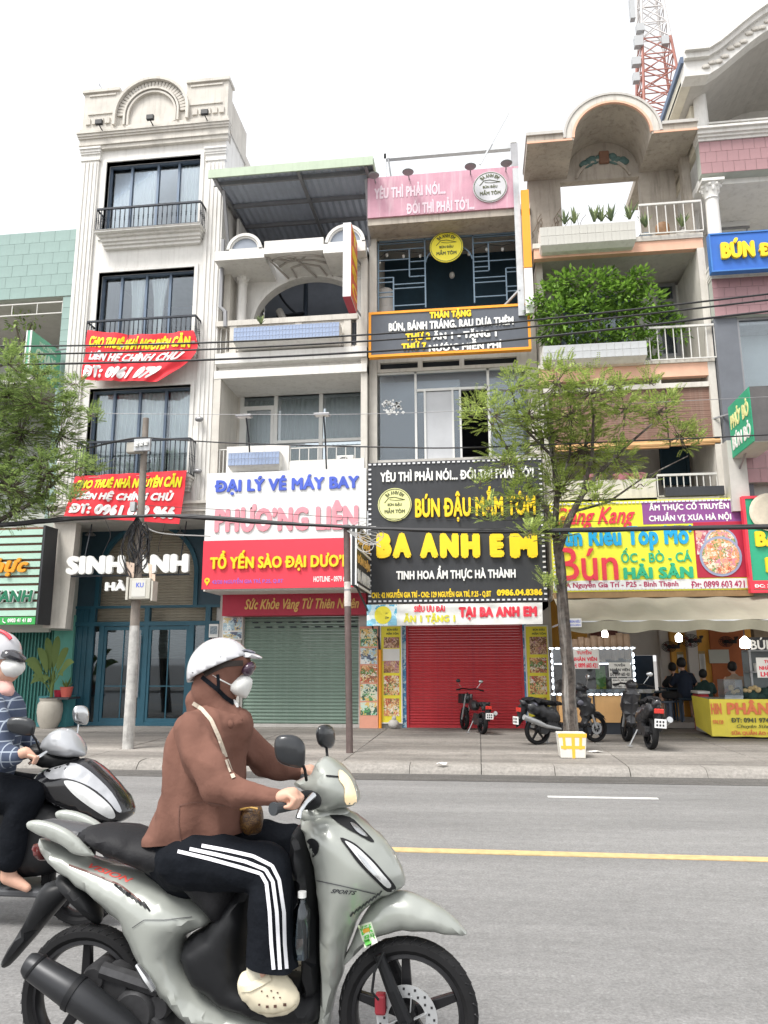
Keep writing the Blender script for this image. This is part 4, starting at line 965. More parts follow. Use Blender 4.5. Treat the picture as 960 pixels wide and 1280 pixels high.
# festoon bulbs
fs=thing('festoon_lights','string of small white bulbs hanging behind the slate grille','string lights',tuple(at(560,318,Y3+.3)))
bl=[Zp(*p) for p in ((138,840),(175,805),(258,810),(341,808),(410,800),(584,798),(672,775),(752,775),(836,760))]
pts=[at(p[0],p[1]-5,Y3+.32) for p in bl];q=MB();q.tube([Vector((p.x,p.y,p.z+(.03 if i%2 else .06))) for i,p in enumerate(pts)],.008,5);q.build('cord',black_iron,fs)
q=MB();q.ball((0,0,-.06),(.035,.035,.05),8,6);pieces('bulb',q,lamp_glass,fs,[tuple(p) for p in pts],smooth=True)
q=MB();p=at(565,344,Y3+1.2);t=thing('pendant_lamp','single clear pendant bulb in the dark middle of the grille floor','lamp',tuple(p));q.ball(tuple(p),(.07,.07,.09));q.build('bulb',lamp_glass,t,smooth=True);q=MB();q.tube([(p.x,p.y,p.z+.08),(p.x,p.y,zz(280))],.008,5);q.build('cord',black_iron,t)
t=thing('water_barrel','grey barrel standing behind the lower left bars of the grille','barrel',tuple(at(481,388,Y3+.5)));p=at(482,388,Y3+.5);q=MB();q.lathe([(0,0),(.2,0),(.22,.1),(.2,.12),(.22,.3),(.2,.32),(.21,.75),(.16,.8),(0,.8)],(p.x,p.y,zz(386) ),n=20);q.build('body',grey_wall,t,smooth=True)
# glass floor
wv=lambda px:at(px,520,Y3).x
fl=MB();Yw=Y3+.08;z0,z1=zz(576),zz(461);X0,X1=xL3+.17,xR3-.22
for px,w_ in ((519.5,.05),(611.5,.055)):fl.box(wv(px)-w_/2,wv(px)+w_/2,Yw,Yw+.08,z0,z1)
fl.box(X0,X1,Yw,Yw+.08,z1-.04,z1);fl.box(wv(520.5),wv(611),Yw,Yw+.08,zz(486),zz(483));fl.box(X0,X1,Yw,Yw+.08,z0,z0+.04)
for px in (531,566,575.5):fl.box(wv(px)-.022,wv(px)+.022,Yw,Yw+.08,z0+.04,zz(486))
gw=fl.build('glass_front',white_frame,h3)
milky=mat('frosted_sheet',(.50,.51,.53),.4,var=.1,scale=2)
for a,c,e,g_,mm in ((474,519,575,462,pane_milky),(520,611,483,462,pane_milky),(612,654,575,462,pane_milky),(520,531,575,486,pane_milky),(566,575,575,486,pane_milky)):
 q=MB();q.box(max(wv(a),X0),min(wv(c),X1),Yw+.04,Yw+.046,zz(e),zz(g_));q.build('pane',mm,gw)
q=MB();q.box(wv(532),wv(565),Yw+.03,Yw+.05,z0+.04,zz(487));q.build('sliding_door',milky,gw)
q=MB();q.box(X0,wv(575),Yw+.6,Yw+.62,z0,z1);q.box(wv(613),X1,Yw+.6,Yw+.62,z0,z1);q.build('inner_sheet',mat('grey_blue_sheet',(.24,.27,.31),.6,var=.12,scale=2),h3)
q=MB()
random.seed(12)
for _ in range(46):
 px,py=random.gauss(489,6),random.gauss(506,6);p=at(px,py,Yw+.03);s=random.uniform(.015,.045);q.prism([(p.x-s,p.z),(p.x,p.z+s),(p.x+s,p.z),(p.x,p.z-s)],Yw+.028,Yw+.034)
q.build('stick_on_flowers',sg_wl,gw,kind='stuff')
# billboard on the roof edge
t,x0,x1,z0,z1=board('billboard','faded pink roof billboard with pale slogan and grey round logo',459.5,649,215,265.5,15.15,sg_pinkb,.12)
plet(t,'YÊU THÌ PHẢI NÓI...',468,557,228,246,15.15,sg_fade,depth=.008,bold=.05);plet(t,'ĐÓI THÌ PHẢI TỚI...',508,593,247,265,15.15,sg_fade,depth=.008,bold=.05)
logo(t,612.5,234.5,(at(634,234,15.15).x-at(591,234,15.15).x)/2,15.15,sg_disc3)
q=MB();q.box(x0,x1,15.2,Y3+.3,z0-.16,z0-.003);q.build('ledge',dirty_wall,t)
# frame behind the billboard
t=thing('roof_frame','grey steel frame with a long top bar rising behind the pink billboard','steel frame',((x0+x1)/2,15.6,z1));Yb=15.9
q=MB();a,c=level(480,196,638,181,Yb);q.box(a[0],c[0],Yb,Yb+.12,a[2]-.07,a[2]+.07);q.build('top_bar',galv,t)
q=MB();q.box(a[0]-.03,a[0]+.05,Yb,Yb+.08,z0,a[2]+.1);q.bar((a[0]+.1,Yb,a[2]-.05),(a[0]+.22,Yb+.3,z1+.05),.03);q.build('post',galv,t)
p0,p1=at(600,206,Yb),at(638,137,Yb);q=MB();q.bar(p0,p1,.035);q.build('stay',galv,t)
t=thing('tall_post','tall white square post with dark foot above the right end of the pink billboard','post',tuple(at(641,206,15.5)));q=MB();A=at(637.5,160,15.4);B=at(645,160,15.4);q.box(A.x,B.x,15.4,15.5,at(641,178,15.4).z,at(641,122,15.4).z);q.build('post',white_frame,t);q=MB();q.box(A.x,B.x+.02,15.4,15.5,at(641,212,15.4).z,at(641,179,15.4).z);q.build('dark_foot',grey_metal,t)
for px,py,lb in ((467,219,'round roof lamp at the far left of the pink billboard'),(510,215,'roof lamp second from the left on the pink billboard'),(588,208,'roof lamp over the grey logo of the billboard'),(633,204,'roof lamp nearest the tall white post')):
 p=at(px,py,14.8);t=thing('billboard_lamp',lb,'lamp',(p.x,15.2,p.z));q=MB();q.tube([(p.x,15.2,z1-.05),(p.x,15.1,p.z+.02),(p.x,14.85,p.z+.05)],.014,6);q.build('arm',grey_metal,t);q=MB();q.lathe([(0,.06),(.06,.05),(.13,0),(.11,-.02),(0,-.02)],(p.x,14.8,p.z),n=14);q.build('lamp_shade',grey_metal,t)
# yellow round sign
t=thing('round_sign','round yellow sign with a black drawing hanging on the slate grille','sign',tuple(at(558,309,Y3)));logo(t,558,309.5,(at(579,309,Y3-.02).x-at(537.5,309,Y3-.02).x)/2,Y3-.02,sg_disc)
# grey sign with orange frame
t,x0,x1,z0,z1=board('shop_sign','dark grey sign with orange frame and yellow and white offers, third floor',464,660,388,439,15.15,sg_grey,.12,frame=True,fw=.055,frame_m=sg_orange)
plet(t,'THÂN TẶNG',537,589,386.5,399.5,15.15,sg_yellow,depth=.03,bold=.07,split=True)
plet(t,'BÚN, BÁNH TRÁNG, RAU DƯA THÊM',486,642,398,412,15.15,sg_wl,depth=.03,bold=.055,split=True)
plet(t,'THỨ 2',507,538,414,425.5,15.15,sg_yellow,depth=.03,bold=.065,split=True);plet(t,'ĂN 1 - TẶNG 1',541,621,412,425.5,15.15,sg_wl,depth=.03,bold=.055,split=True)
plet(t,'THỨ 7',502,533,426.5,438,15.15,sg_yellow,depth=.03,bold=.065,split=True);plet(t,'NƯỚC MIỄN PHÍ',536,627,425,438,15.15,sg_wl,depth=.03,bold=.055,split=True)
# big black sign
YS=15.05
t,x0,x1,z0,z1=board('shop_sign','biggest black sign with fat yellow letters and pale round logo above the white cloth banner',460,681,575,753,YS,sg_black,.16,leds=(34,27))
plet(t,'YÊU THÌ PHẢI NÓI... ĐÓI THÌ PHẢI TỚI',475.5,667,584,600,YS,sg_wl,depth=.03,bold=.045,split=True)
logo(t,493.5,631,(at(514.5,631,YS).x-at(472.5,631,YS).x)/2,YS,sg_disc2)
plet(t,'BÚN ĐẬU MẮM TÔM',519,669,609,652,YS,sg_yellow,depth=.06,bold=.045,split=True)
q=MB();
for w_,a,c,s0 in (('B',471,490,1),('A',491,514.5,1),('A',525,548,1),('N',550,573.5,1),('H',576,600,1),('E',612,630,1),('M',637,671.5,1)):
 plet(t,w_,a,c,666.5+(0 if w_!='E' else 1),698 if w_!='E' else 697,YS,sg_yellow,depth=.07,bold=.11,name='letter')
plet(t,'TINH HOA ẨM THỰC HÀ THÀNH',495.5,644.5,707,726.5,YS,sg_wl,depth=.04,bold=.05,split=True)
plet(t,'CN1: 42 NGUYỄN GIA TRÍ - CN2: 129 NGUYỄN GIA TRÍ, P.25 - Q.BT',464.5,614,736,748,YS,sg_yellow,depth=.01,bold=.05)
plet(t,'0986.04.8386',621,678,736.5,744.5,YS,sg_yellow,depth=.015,bold=.06)
# cloth banner below it
def cloth(name,label,corners,Y,m,amp=.02,folds=7,nx=40,nz=10,thick=.004,sag=0.0,tear=None):
 """hung cloth: corners TL, TR, BR, BL as (x, z)"""
 t=thing(name,label,'banner',(corners[0][0],Y,corners[3][1]));TL,TR,BR,BL=[Vector((c[0],0,c[1])) for c in corners]
 def f(u,v):
  p=TL.lerp(TR,u).lerp(BL.lerp(BR,u),v);p.z-=sag*math.sin(PI*u)*(1-v)
  if tear:p=tear(p,u,v)
  p.y=Y+amp*(math.sin(u*folds*2*PI+v*3)*.5+noise.noise(Vector((u*9,v*3,Y)))*1.4+noise.noise(Vector((u*22,v*9+u*8,Y)))*.6);return p
 q=MB();vs=[f(i/nx,j/nz) for j in range(nz+1) for i in range(nx+1)];m_=nx+1
 q.add(vs+[v+Vector((0,thick,0)) for v in vs],[(j*m_+i,(j+1)*m_+i,(j+1)*m_+i+1,j*m_+i+1) for j in range(nz) for i in range(nx)]+[((nz+1)*m_+j*m_+i,(nz+1)*m_+j*m_+i+1,(nz+1)*m_+(j+1)*m_+i+1,(nz+1)*m_+(j+1)*m_+i) for j in range(nz) for i in range(nx)])
 q.build('cloth',m,t,smooth=True);return t,f
def cloth_text(t,f,s,u0,u1,v0,v1,m,bold=.05,shear=0.0):
 lettering(t,s,u0,u1,v0,v1,0,m,depth=.004,bold=bold,shear=shear,wave=lambda x,z,d:(lambda p:(p.x,p.y-.012-d*.4,p.z))(f(x,1-z)))
bw=mat('banner_white_cloth',(.72,.72,.70),.8,var=.06,bump=.1)
Yb=14.95;c=[(at(458.5,769,Yb).x,at(568,754.5,Yb).z),(at(678.5,769,Yb).x,at(568,754.5,Yb).z),(at(678,769,Yb).x,at(568,781,Yb).z),(at(458.5,769,Yb).x,at(568,781.5,Yb).z)]
t,f=cloth('cloth_banner','white cloth banner with red letters stretched under the big black sign',c,Yb,bw,amp=.018,folds=3,nx=60)
def cpatch(t,f,u0,u1,v0,v1,m,n=12,disc=False,d=.006):
 q=MB()
 if disc:
  vs=[f((u0+u1)/2,(v0+v1)/2)]+[f((u0+u1)/2+(u1-u0)/2*math.cos(2*PI*k/24),(v0+v1)/2+(v1-v0)/2*math.sin(2*PI*k/24)) for k in range(24)]
  vs=[v-Vector((0,d+.01,0)) for v in vs];q.add(vs,[(0,1+k,1+(k+1)%24) for k in range(24)])
 else:
  vs=[f(u0+(u1-u0)*i/n,v0+(v1-v0)*j/6)-Vector((0,d,0)) for j in range(7) for i in range(n+1)];q.add(vs,[(j*(n+1)+i,(j+1)*(n+1)+i,(j+1)*(n+1)+i+1,j*(n+1)+i+1) for j in range(6) for i in range(n)])
 return q.build('printed_patch',m,t,fix=True)
cpatch(t,f,.0,.175,0.01,.99,print_mat('blue_splash_print',(.3,.6,.75),[(.25,.55,.72),(.55,.75,.82),(.10,.42,.62),(.7,.8,.8)],9));cpatch(t,f,.045,.145,.08,.92,sg_disc,disc=True)
cloth_text(t,f,'SIÊU ƯU ĐÃI',.275,.452,.62,.97,sg_red,.06);cloth_text(t,f,'ĂN 1 TẶNG 1',.215,.51,.06,.58,mat('olive_print',(.62,.58,.05),.6,var=0),.07);cloth_text(t,f,'TẠI BA ANH EM',.53,.97,.22,.86,sg_red,.085)
cloth_text(t,f,'BÚN ĐẬU',.065,.125,.52,.66,sg_ink,.04);cloth_text(t,f,'MẮM TÔM',.06,.13,.30,.48,sg_ink,.04)
# red shutter, blue trims, menus
x0=at(511,846,Y3g).x;x1=at(652,846,Y3g).x;zt_=at(580,776,Y3g).z;sh=shutter(h3,x0,x1,.12,zt_,Y3g,38,red_shutter)
blue_trim=print_mat('blue_mottled_strip',(.1,.3,.5),[(.06,.22,.42),(.10,.34,.55),(.45,.6,.68),(.05,.18,.35)],14)
q=MB();q.box(x0-.14,x0-.052,Y3g-.08,Y3g,.12,zt_+.1);q.box(x1+.052,x1+.14,Y3g-.08,Y3g,.12,zt_+.1);q.build('shutter_guide_trim',blue_trim,h3)
q=MB();q.box(x0-.05,x1+.05,Y3g-.02,Y3g+.4,zt_,zt_+.8);q.build('shutter_box',interior_dark,h3)
def menu(label,px0,px1,pyt,pyb,Y,segs,base=sg_disc,frame=True):
 t,a,c,e,g_=board('menu_board',label,px0,px1,pyt,pyb,Y,base,.06,cat='menu board',frame=True,fw=.025,frame_m=sg_white)
 for s0,s1,mm in segs:q=MB();pbox(q,px0+3.2,px1-2.5,s0,s1,Y-.008,Y);q.build('picture',mm,t)
 return t
t=menu('tall yellow menu with food pictures left of the red shutter',476.5,501.5,783,903,Y3g-.14,((796.5,810,food4),(826,841,food4),(844.5,869,food1),(873,895,food1)))
q=MB();pbox(q,478.5,499.5,811,826,Y3g-.155,Y3g-.142);q.build('notice',paper,t);plet(t,'BÚN ĐẬU',484,497,785,789,Y3g-.142,sg_ink,depth=.004,bold=.04);plet(t,'MẮM TÔM',483,498,789.5,793.5,Y3g-.142,sg_ink,depth=.004,bold=.04)
t2=menu('tall yellow menu right of the red shutter, partly behind the black scooter',659,686,783,903,Y3g-.14,((796,818,food4),(822,841,food1),(845,868,food1),(872,884,food1)))
plet(t2,'BÚN ĐẬU',666,681,785,789,Y3g-.142,sg_ink,depth=.004,bold=.04);plet(t2,'MẮM TÔM',665,682,789.5,793.5,Y3g-.142,sg_ink,depth=.004,bold=.04)
q=MB();xq0=at(475,850,Y3g).x;q.box(xq0,x0-.15,Y3g-.07,Y3g+.3,.12,zt_+.3);q.box(x1+.15,at(690,850,Y3g).x,Y3g-.07,Y3g+.3,.12,zt_+.6);q.build('pier',grey_wall,h3)
p0=at(475,800,Y3g-.2);t=thing('conduit','orange plastic conduit between the two menus left of the red shutter','pipe',(p0.x,p0.y,.12));q=MB();q.tube([(p0.x,p0.y,.12),(p0.x,p0.y,at(475,812,p0.y).z)],.035,8);q.build('pipe',sg_orange,t,smooth=True)
q=MB();q.tube([(p0.x,p0.y,at(475,812,p0.y).z),(p0.x-.03,p0.y,at(475,800,p0.y).z),(at(466,785,p0.y).x,p0.y,at(466,785,p0.y).z),(at(466,765,p0.y).x,p0.y-.3,at(466,765,p0.y).z)],.02,6);q.build('cable',cable_black,t)
p=at(492,909,Y3g-.3);t=thing('cloth_bundle','small grey bundle on the ground below the left yellow menu','bundle',(p.x,p.y,.12));q=MB();q.ball((p.x,p.y,.22),(.12,.1,.1));q.ball((p.x+.01,p.y,.34),(.05,.05,.05));q.build('body',grey_wall,t,smooth=True)
# little black projecting sign
x,Yn=sidesign('','',0,463,662,735,15.0,446,None,None,0)
za,zb_=at(446,656,Yn).z,at(446,731,Yn).z;t=thing('projecting_sign','small black box sign with yellow and white rows beside the steel pole','sign',(x,Yn,zb_));w_=x-at(438,700,Yn).x
q=MB();q.box(x-w_,x,Yn,14.98,zb_,za);q.build('panel',sg_black,t)
q=MB()
for zc_ in (zb_,za,zb_+(za-zb_)*.62):q.box(x,x+.02,Yn,14.98,zc_-.02,zc_+.02)
for xx in (x-w_,x-.03):q.box(xx,xx+.03,Yn-.012,Yn,zb_,za)
q.build('frame',sg_white,t);H=za-zb_
turned(t,'BÚN',x+.001,Yn+.06,14.9,zb_+H*.70,zb_+H*.93,sg_gold,bold=.06);turned(t,'BÚN ĐẬU',x+.001,Yn+.06,14.9,zb_+H*.34,zb_+H*.56,sg_gold,bold=.06);turned(t,'BA ANH EM',x+.001,Yn+.06,14.9,zb_+H*.07,zb_+H*.28,sg_wl,bold=.06)
q=MB();q.bar((x-.05,Yn+.3,zb_),(x-.05,15.6,zb_-.5),.03);q.build('bracket',black_iron,t)
# orange and white strip sign at the right edge
Yo3=15.0;a,c,e,g_=rect(653,663,237,334,Yo3);t=thing('strip_sign','upright orange strip sign with white lower half right of the slate grille','sign',(a,Yo3,e));q=MB();q.box(a,c,Yo3,Yo3+.1,e,g_);q.build('orange_panel',sg_orange,t);q=MB();a2,c2,e2,g2=rect(659,667.5,336,391,Yo3);q.box(a,c,Yo3,Yo3+.1,e2,e-.02);q.build('white_panel',sg_white,t);q=MB();q.box(a-.15,a-.02,Yo3+.1,Yo3+.22,e2,at(651,206,Yo3).z);q.bar((a-.1,Yo3+.1,e2+.6),(a-.9,Y3,e2+.05),.04);q.build('bracket',galv,t)
q=MB()
# ================================================================== salmon-banded house with the vaulted top canopy
Y4=14.9;Y4w=16.5;Y4g=16.95
xL4=xR3+.02;xR4=at(889,400,Y4).x
h4=thing('shophouse','weathered house with vaulted top canopy, salmon floor bands and planted balconies','building',((xL4+xR4)/2,Y4,0))
def z4(py,px=770,Y=Y4):return at(px,py,Y).z
# salmon bands and slabs
for k,(p0,p1,p2) in enumerate(((297.5,303.5,316),(452,457,473.5))):
 q=MB();q.box(xL4-.08,xR4,Y4,20,z4(p1),z4(p0));q.build('floor_slab',old_white,h4)
 q=MB();q.box(xL4-.06,xR4-.01,Y4+.03,Y4+.18,z4(p2),z4(p1)-.002);q.build('salmon_band',salmon,h4);q=MB();q.box(xL4,xR4,Y4+.18,20,z4(p2)+.1,z4(p1)-.002);q.build('slab_underside',old_white,h4)
# side walls
zb4=z4(622);zt4=z4(160,850,14.7)
q=MB();q.box(xL4,xL4+.14,Y4+.4,20,z4(742),z4(303));q.build('party_wall',old_white,h4);q=MB();q.box(xL4,xL4+.14,Y4g,20,.12,z4(742)-.003);q.build('party_wall',old_white,h4)
q=MB();q.box(xR4-.14,xR4,Y4+.02,Y4+1.9,z4(740),z4(316));q.build('party_wall',old_white,h4);q=MB();q.box(xR4-.14,xR4,Y4+1.9,20,z4(740),zt4-.1);q.build('party_wall',old_white,h4)
q=MB();q.box(xR4-.16,xR4+.02,Y4+.5,Y4+.7,z4(300),zt4);q.build('post',dirty_wall,h4)
# third floor: back wall with dark window
q=MB();x0,x1,z0,z1=rect(820,846,354,404,Y4w);za,zb=z4(452),z4(316)
wall_holes(q,xL4+.14,xR4-.14,za,zb,Y4w,Y4w+.2,[(x0,x1,z0-.8,z1)]);q.build('back_wall',mat('pale_grey_wall',(.50,.50,.47),.85,var=.1,stain=.2),h4)
w_=win_w(h4,x0,x1,z0-.8,z1,Y4w,[],grey_metal,.07,.08,pane_dark,[z1-.42]);q=MB();q.box(x0,x1,Y4w+.5,Y4w+.6,z0-.8,z1);q.build('room_back',navy_interior,h4)
x0,x1,z0,z1=rect(700,790,370,440,Y4w);win_w(h4,x0,x1,z0,z1,Y4w-.05,[(x0+x1)/2],blue_frame,.07,.05,pane_dark)
p=at(764,328,Y4+.9);t=thing('ceiling_lamp','small round ceiling lamp under the upper salmon band','lamp',(p.x,p.y,p.z));q=MB();q.lathe([(0,-.06),(.13,-.05),(.15,0),(.15,.06),(0,.06)],(p.x,p.y,z4(316)+.03),n=18);q.build('lamp_shade',lamp_glass,t,fix=True)
# planters with railings
def rail4(a,c,pt,pb,Y,step=.14):
 return railing(h4,at(a,(pt+pb)/2,Y).x,at(c,(pt+pb)/2,Y).x,Y,at((a+c)/2,pb,Y).z,at((a+c)/2,pt,Y).z,step=step,m=white_iron,knots=False,top=.022)
pl1=planter(h4,675,795,280,303,Y4-.28,white_tile,tw=.15,rows=2,dep=.5,lip=.07);rail4(799,878,254,291,Y4-.05,.17)
pl2=planter(h4,679,809,429,447,Y4-.28,pale_tile,tw=.15,rows=2,dep=.5,lip=.09);rail4(812,894,408,449,Y4-.05,.15)
q=MB()
for px in (700,745,785):q.box(at(px,450,Y4).x-.09,at(px,450,Y4).x+.09,Y4-.15,Y4+.1,z4(452),z4(448));q.box(at(px,450,Y4).x-.09,at(px,450,Y4).x+.09,Y4-.15,Y4+.1,z4(297.5),z4(304)+.12)
q.build('planter_foot',old_white,h4)
# second floor: beam, bamboo blinds, dark room
q=MB();q.box(xL4,xR4,Y4+.04,Y4+.16,z4(487),z4(481));
for px in (690,757,824,890):x=at(px,477,Y4).x;q.box(x-.05,x+.05,Y4+.05,Y4+.15,z4(481),z4(473.5)+.12)
q.build('blind_beam',old_white,h4)
bl=thing('bamboo_blind','wide brown bamboo blinds with tan lower edge below the second salmon band','blind',(xL4,Y4+.1,z4(562)))
for a,c,pb in ((692,834,552),(836,898,550)):
 x0,x1=at(a,520,Y4).x,at(c,520,Y4).x;n=24;zt_,zb_=z4(487),z4(pb);q=MB();q.box(-(x1-x0)/2,(x1-x0)/2,-.008,.008,-(zt_-zb_)/n*.46,(zt_-zb_)/n*.46)
 pieces('bamboo_slat',q,blind_brown,bl,[((x0+x1)/2,Y4+.1+random.uniform(-.004,.004),zb_+(zt_-zb_)*(i+.5)/n) for i in range(n)])
 q=MB();q.tube([(x0,Y4+.06,z4(pb+5)),(x1,Y4+.06,z4(pb+5))],.06,10);q.box(x0,x1,Y4+.02,Y4+.1,z4(pb+9),z4(pb));q.build('rolled_edge',blind_tan,bl)
q=MB();q.box(xL4+.14,xR4-.14,Y4w+.4,Y4w+.5,z4(640),z4(473.5));q.build('room_back',grey_wall,h4)
x0,x1,z0,z1=rect(826,862,558,606,Y4w);win_w(h4,x0,x1,z0,z1,Y4w-.02,[],navy_interior,.06,.05,None);q=MB();q.box(x0,x1,Y4w+.02,Y4w+.06,z0,z1);q.build('dark_opening',navy_interior,h4)
q=MB();q.box(xL4,xR4,Y4+.1,20,z4(628),z4(622));q.box(xL4+.14,at(822,610,Y4).x,Y4+.1,Y4+.3,z4(640),z4(598));q.build('floor_slab',old_white,h4)
rail4(822,905,593,620,Y4+.1,.13)
ac_unit('white air conditioner standing under the brown bamboo blind',at(884,578,15.9).x,at(903,578,15.9).x,at(893,594,15.9).z,at(893,566,15.9).z,15.9)
q=MB();a=[at(px,617,14.75).x for px in (832,906)];q.box(a[0],a[1],14.75,14.85,z4(624),z4(613));q.build('black_board',sg_black,label='narrow black board lying along the top of the yellow noodle sign',cat='board')
for px in (776,797,741):p=at(px,592,Y4+.2);t=thing('flower_pot',{776:'pink flower pot in the middle of the ledge above the yellow sign',797:'pink flower pot at the right end of the ledge above the yellow sign',741:'pink flower pot half hidden by the tree above the yellow sign'}[px],'flower pot',(p.x,p.y,z4(598)));q=MB();q.lathe([(0,0),(.12,0),(.17,.12),(.15,.12),(0,.1)],(p.x,p.y,z4(598)),n=16);q.build('pot',mat('pink_pot',(.55,.22,.30),.5,var=.1) if 'pink_pot' not in MATS else MATS['pink_pot'],t)
# top floor: wall open to the sky, vaulted canopy
Yc4=14.55;Yw4=15.85
zs_=at(765,168,Yc4).z;th4=at(765,163,Yc4).z-at(765,173,Yc4).z;cx4=at(765,160,Yc4).x;R4=at(827,165,Yc4).x-cx4;rz4=(at(765,117,Yc4).z-zs_)/R4
xcl,xcr=at(659,178,Yc4).x,at(872,160,Yc4).x
n=26;q=MB()
def vault(r_in,r_out,y0,y1,m,nm,par=None,rz=rz4,zb0=None):
 q=MB()
 for i in range(n):
  t,u=PI*i/n,PI*(i+1)/n;q.prism([(cx4+r*math.cos(a),zs_+r*rz*math.sin(a)) for r,a in ((r_in,t),(r_out,t),(r_out,u),(r_in,u))],y0,y1)
 return q.build(nm,m,par or h4)
vault(R4-.20,R4-.02,Yc4+.05,Yw4,dirty_wall,'vault');vault(R4-.168,R4-.032,Yc4-.006,Yc4+.05,old_white,'vault_face');vault(R4-.03,R4+.02,Yc4-.03,Yw4-.004,grey_wall,'vault_coping');vault(R4-.22,R4-.17,Yc4-.012,Yc4+.05,salmon,'vault_trim')
q=MB();q.box(xcl,cx4-R4+.20,Yc4,Yw4,zs_-.06,zs_+th4-.07);q.box(cx4+R4-.20,xcr,Yc4,Yw4+1.5,zs_-.06,zs_+th4-.07);q.build('canopy_slab',dirty_wall,h4)
q=MB();q.box(xcl-.02,cx4-R4-.02,Yc4-.04,Yw4,zs_+th4-.07,zs_+th4);q.box(cx4+R4+.02,xcr+.02,Yc4-.04,Yw4+1.5,zs_+th4-.07,zs_+th4);q.build('canopy_coping',grey_wall,h4)
q=MB();q.box(xcl-.01,cx4-R4+.16,Yc4-.02,Yc4,zs_-.065,zs_-.02);q.box(cx4+R4-.16,xcr+.01,Yc4-.02,Yc4,zs_-.065,zs_-.02);q.build('canopy_trim',salmon,h4)
ho=rect(702,802,224,300,Yw4);zf4=z4(300)
q=MB();wall_holes(q,xL4-.05,at(846,250,Yw4).x,zf4,zs_-.06,Yw4,Yw4+.18,[(ho[0],ho[1],zf4+.3,ho[3])])
q.prism([(cx4+(R4-.10)*math.cos(PI*k/n),zs_-.058+(R4-.08)*rz4*math.sin(PI*k/n)) for k in range(n+1)],Yw4+.002,Yw4+.17);q.build('top_wall',dirty_wall,h4)
q=MB();q.ringz(cx4,zs_-.25,R4-.42,R4-.36,.25,PI-.25,Yw4-.05,Yw4+.01,20,rz=rz4*.95);q.build('inner_arch_moulding',dirty_wall,h4)
crest=mat('grey_green_relief',(.10,.17,.16),.85,var=.25);cb=mat('brown_relief',(.22,.12,.08),.85,var=.2)
c=at(755,196,Yw4-.05);q=MB();random.seed(5)
for k in range(22):
 a=random.uniform(-1,1);r_=random.uniform(.07,.12);xx=c.x+a*.36+(.1 if a>0 else-.1);q.ball((xx,Yw4-.01,c.z-abs(a)*.13+random.uniform(-.07,.09)*(1.2-abs(a))),(r_,.05,r_*.8),8,5)
q.build('crest_leaves',crest,h4,smooth=True,kind='stuff');q=MB();q.box(c.x-.11,c.x+.11,Yw4-.08,Yw4,c.z-.16,c.z+.14);q.build('crest_shield',cb,h4,bevel=.02)
rl=MB()
# ivy stems on the left of the top wall
q=MB()
for k in range(14):
 x=ho[0]-.5+random.uniform(-.3,.9);z=zf4+.4;pts=[]
 for j in range(9):pts.append((x,Yw4-.03,z));x+=random.uniform(-.1,.1);z+=random.uniform(.05,.15)
 q.tube(pts,.006,4)
q.build('dry_creeper',mat('dry_stem',(.20,.15,.11),.9,var=.2),None,label='dry brown creeper stems over the top-floor wall behind the agaves',cat='creeper',kind='stuff')

# ================================================================== yellow noodle sign
YS4=14.7
t,x0,x1,z0,z1=board('shop_sign','wide lemon yellow noodle sign with purple corner and bowl picture, behind the street tree',690,936,625,738.5,YS4,sg_lemon,.16,leds=(46,22))
q=MB();pbox(q,803,926,625.5,654,YS4-.006,YS4);q.build('purple_panel',sg_purple,t)
q=MB();pbox(q,692,934,724.5,736.5,YS4-.005,YS4);q.build('white_strip',sg_white,t)
plet(t,'ẨM THỰC CỔ TRUYỀN',811,911,626,639,YS4-.006,sg_wl,depth=.006,bold=.04);plet(t,'CHUẨN VỊ XƯA HÀ NỘI',811,914,639.5,652.5,YS4-.006,sg_wl,depth=.006,bold=.04)
plet(t,'Giang Kang',692,794,634,662,YS4,sg_red,depth=.02,bold=.02,shear=.45,spacing=1.0)
plet(t,'Bún Riêu Tóp Mỡ',693,866,658,689,YS4,sg_cyan,depth=.03,bold=.05,split=True)
plet(t,'Bún',699,772,684,726,YS4,sg_red,depth=.03,bold=.01,split=True)
plet(t,'ỐC - BÒ - CÁ',776,864,684,703,YS4,sg_green,depth=.02,bold=.02,split=True);plet(t,'HẢI SẢN',779,866,704,723.5,YS4,sg_green,depth=.03,bold=.06,split=True)
plet(t,'40A Nguyễn Gia Trí - P25 - Bình Thạnh',698,848,725.5,736,YS4-.005,sg_maroon,depth=.005,bold=.03);plet(t,'Đt: 0899.603.421',864,931,726,735,YS4-.005,sg_maroon,depth=.005,bold=.03)
q=MB();a,c_,e,g_=pbox(q,869,931,652,722,YS4-.012,YS4);pic=q.build('picture',sg_dkred,t,bevel=.03)
def bowl(cx,cz,r,m,k):
 q=MB();q.lathe([(0,0),(0,-.006),(r,-.006),(r,0)],(cx,YS4-.012-k,cz),'Y',28);q.build('bowl_rim',mat('bowl_blue',(.30,.34,.48),.4,var=0) if 'bowl_blue' not in MATS else MATS['bowl_blue'],pic,fix=True)
 q=MB();q.lathe([(0,0),(0,-.004),(r*.88,-.004),(r*.88,0)],(cx,YS4-.018-k,cz),'Y',28);q.build('bowl_food',m,pic,fix=True)
pinky=print_mat('food_picture_pink',(.6,.3,.3),[(.62,.22,.28),(.70,.45,.55),(.75,.40,.25),(.72,.65,.60),(.45,.10,.14)],14)
soup=print_mat('soup_picture',(.7,.4,.2),[(.72,.38,.18),(.80,.62,.42),(.55,.12,.06),(.14,.28,.08),(.62,.24,.32),(.80,.72,.62),(.70,.30,.12)],18)
q=MB();q.box(a+.03,a+(c_-a)*.5,YS4-.018,YS4-.012,g_-.62,g_-.16);q.build('hand_print',pinky,pic,bevel=.05)
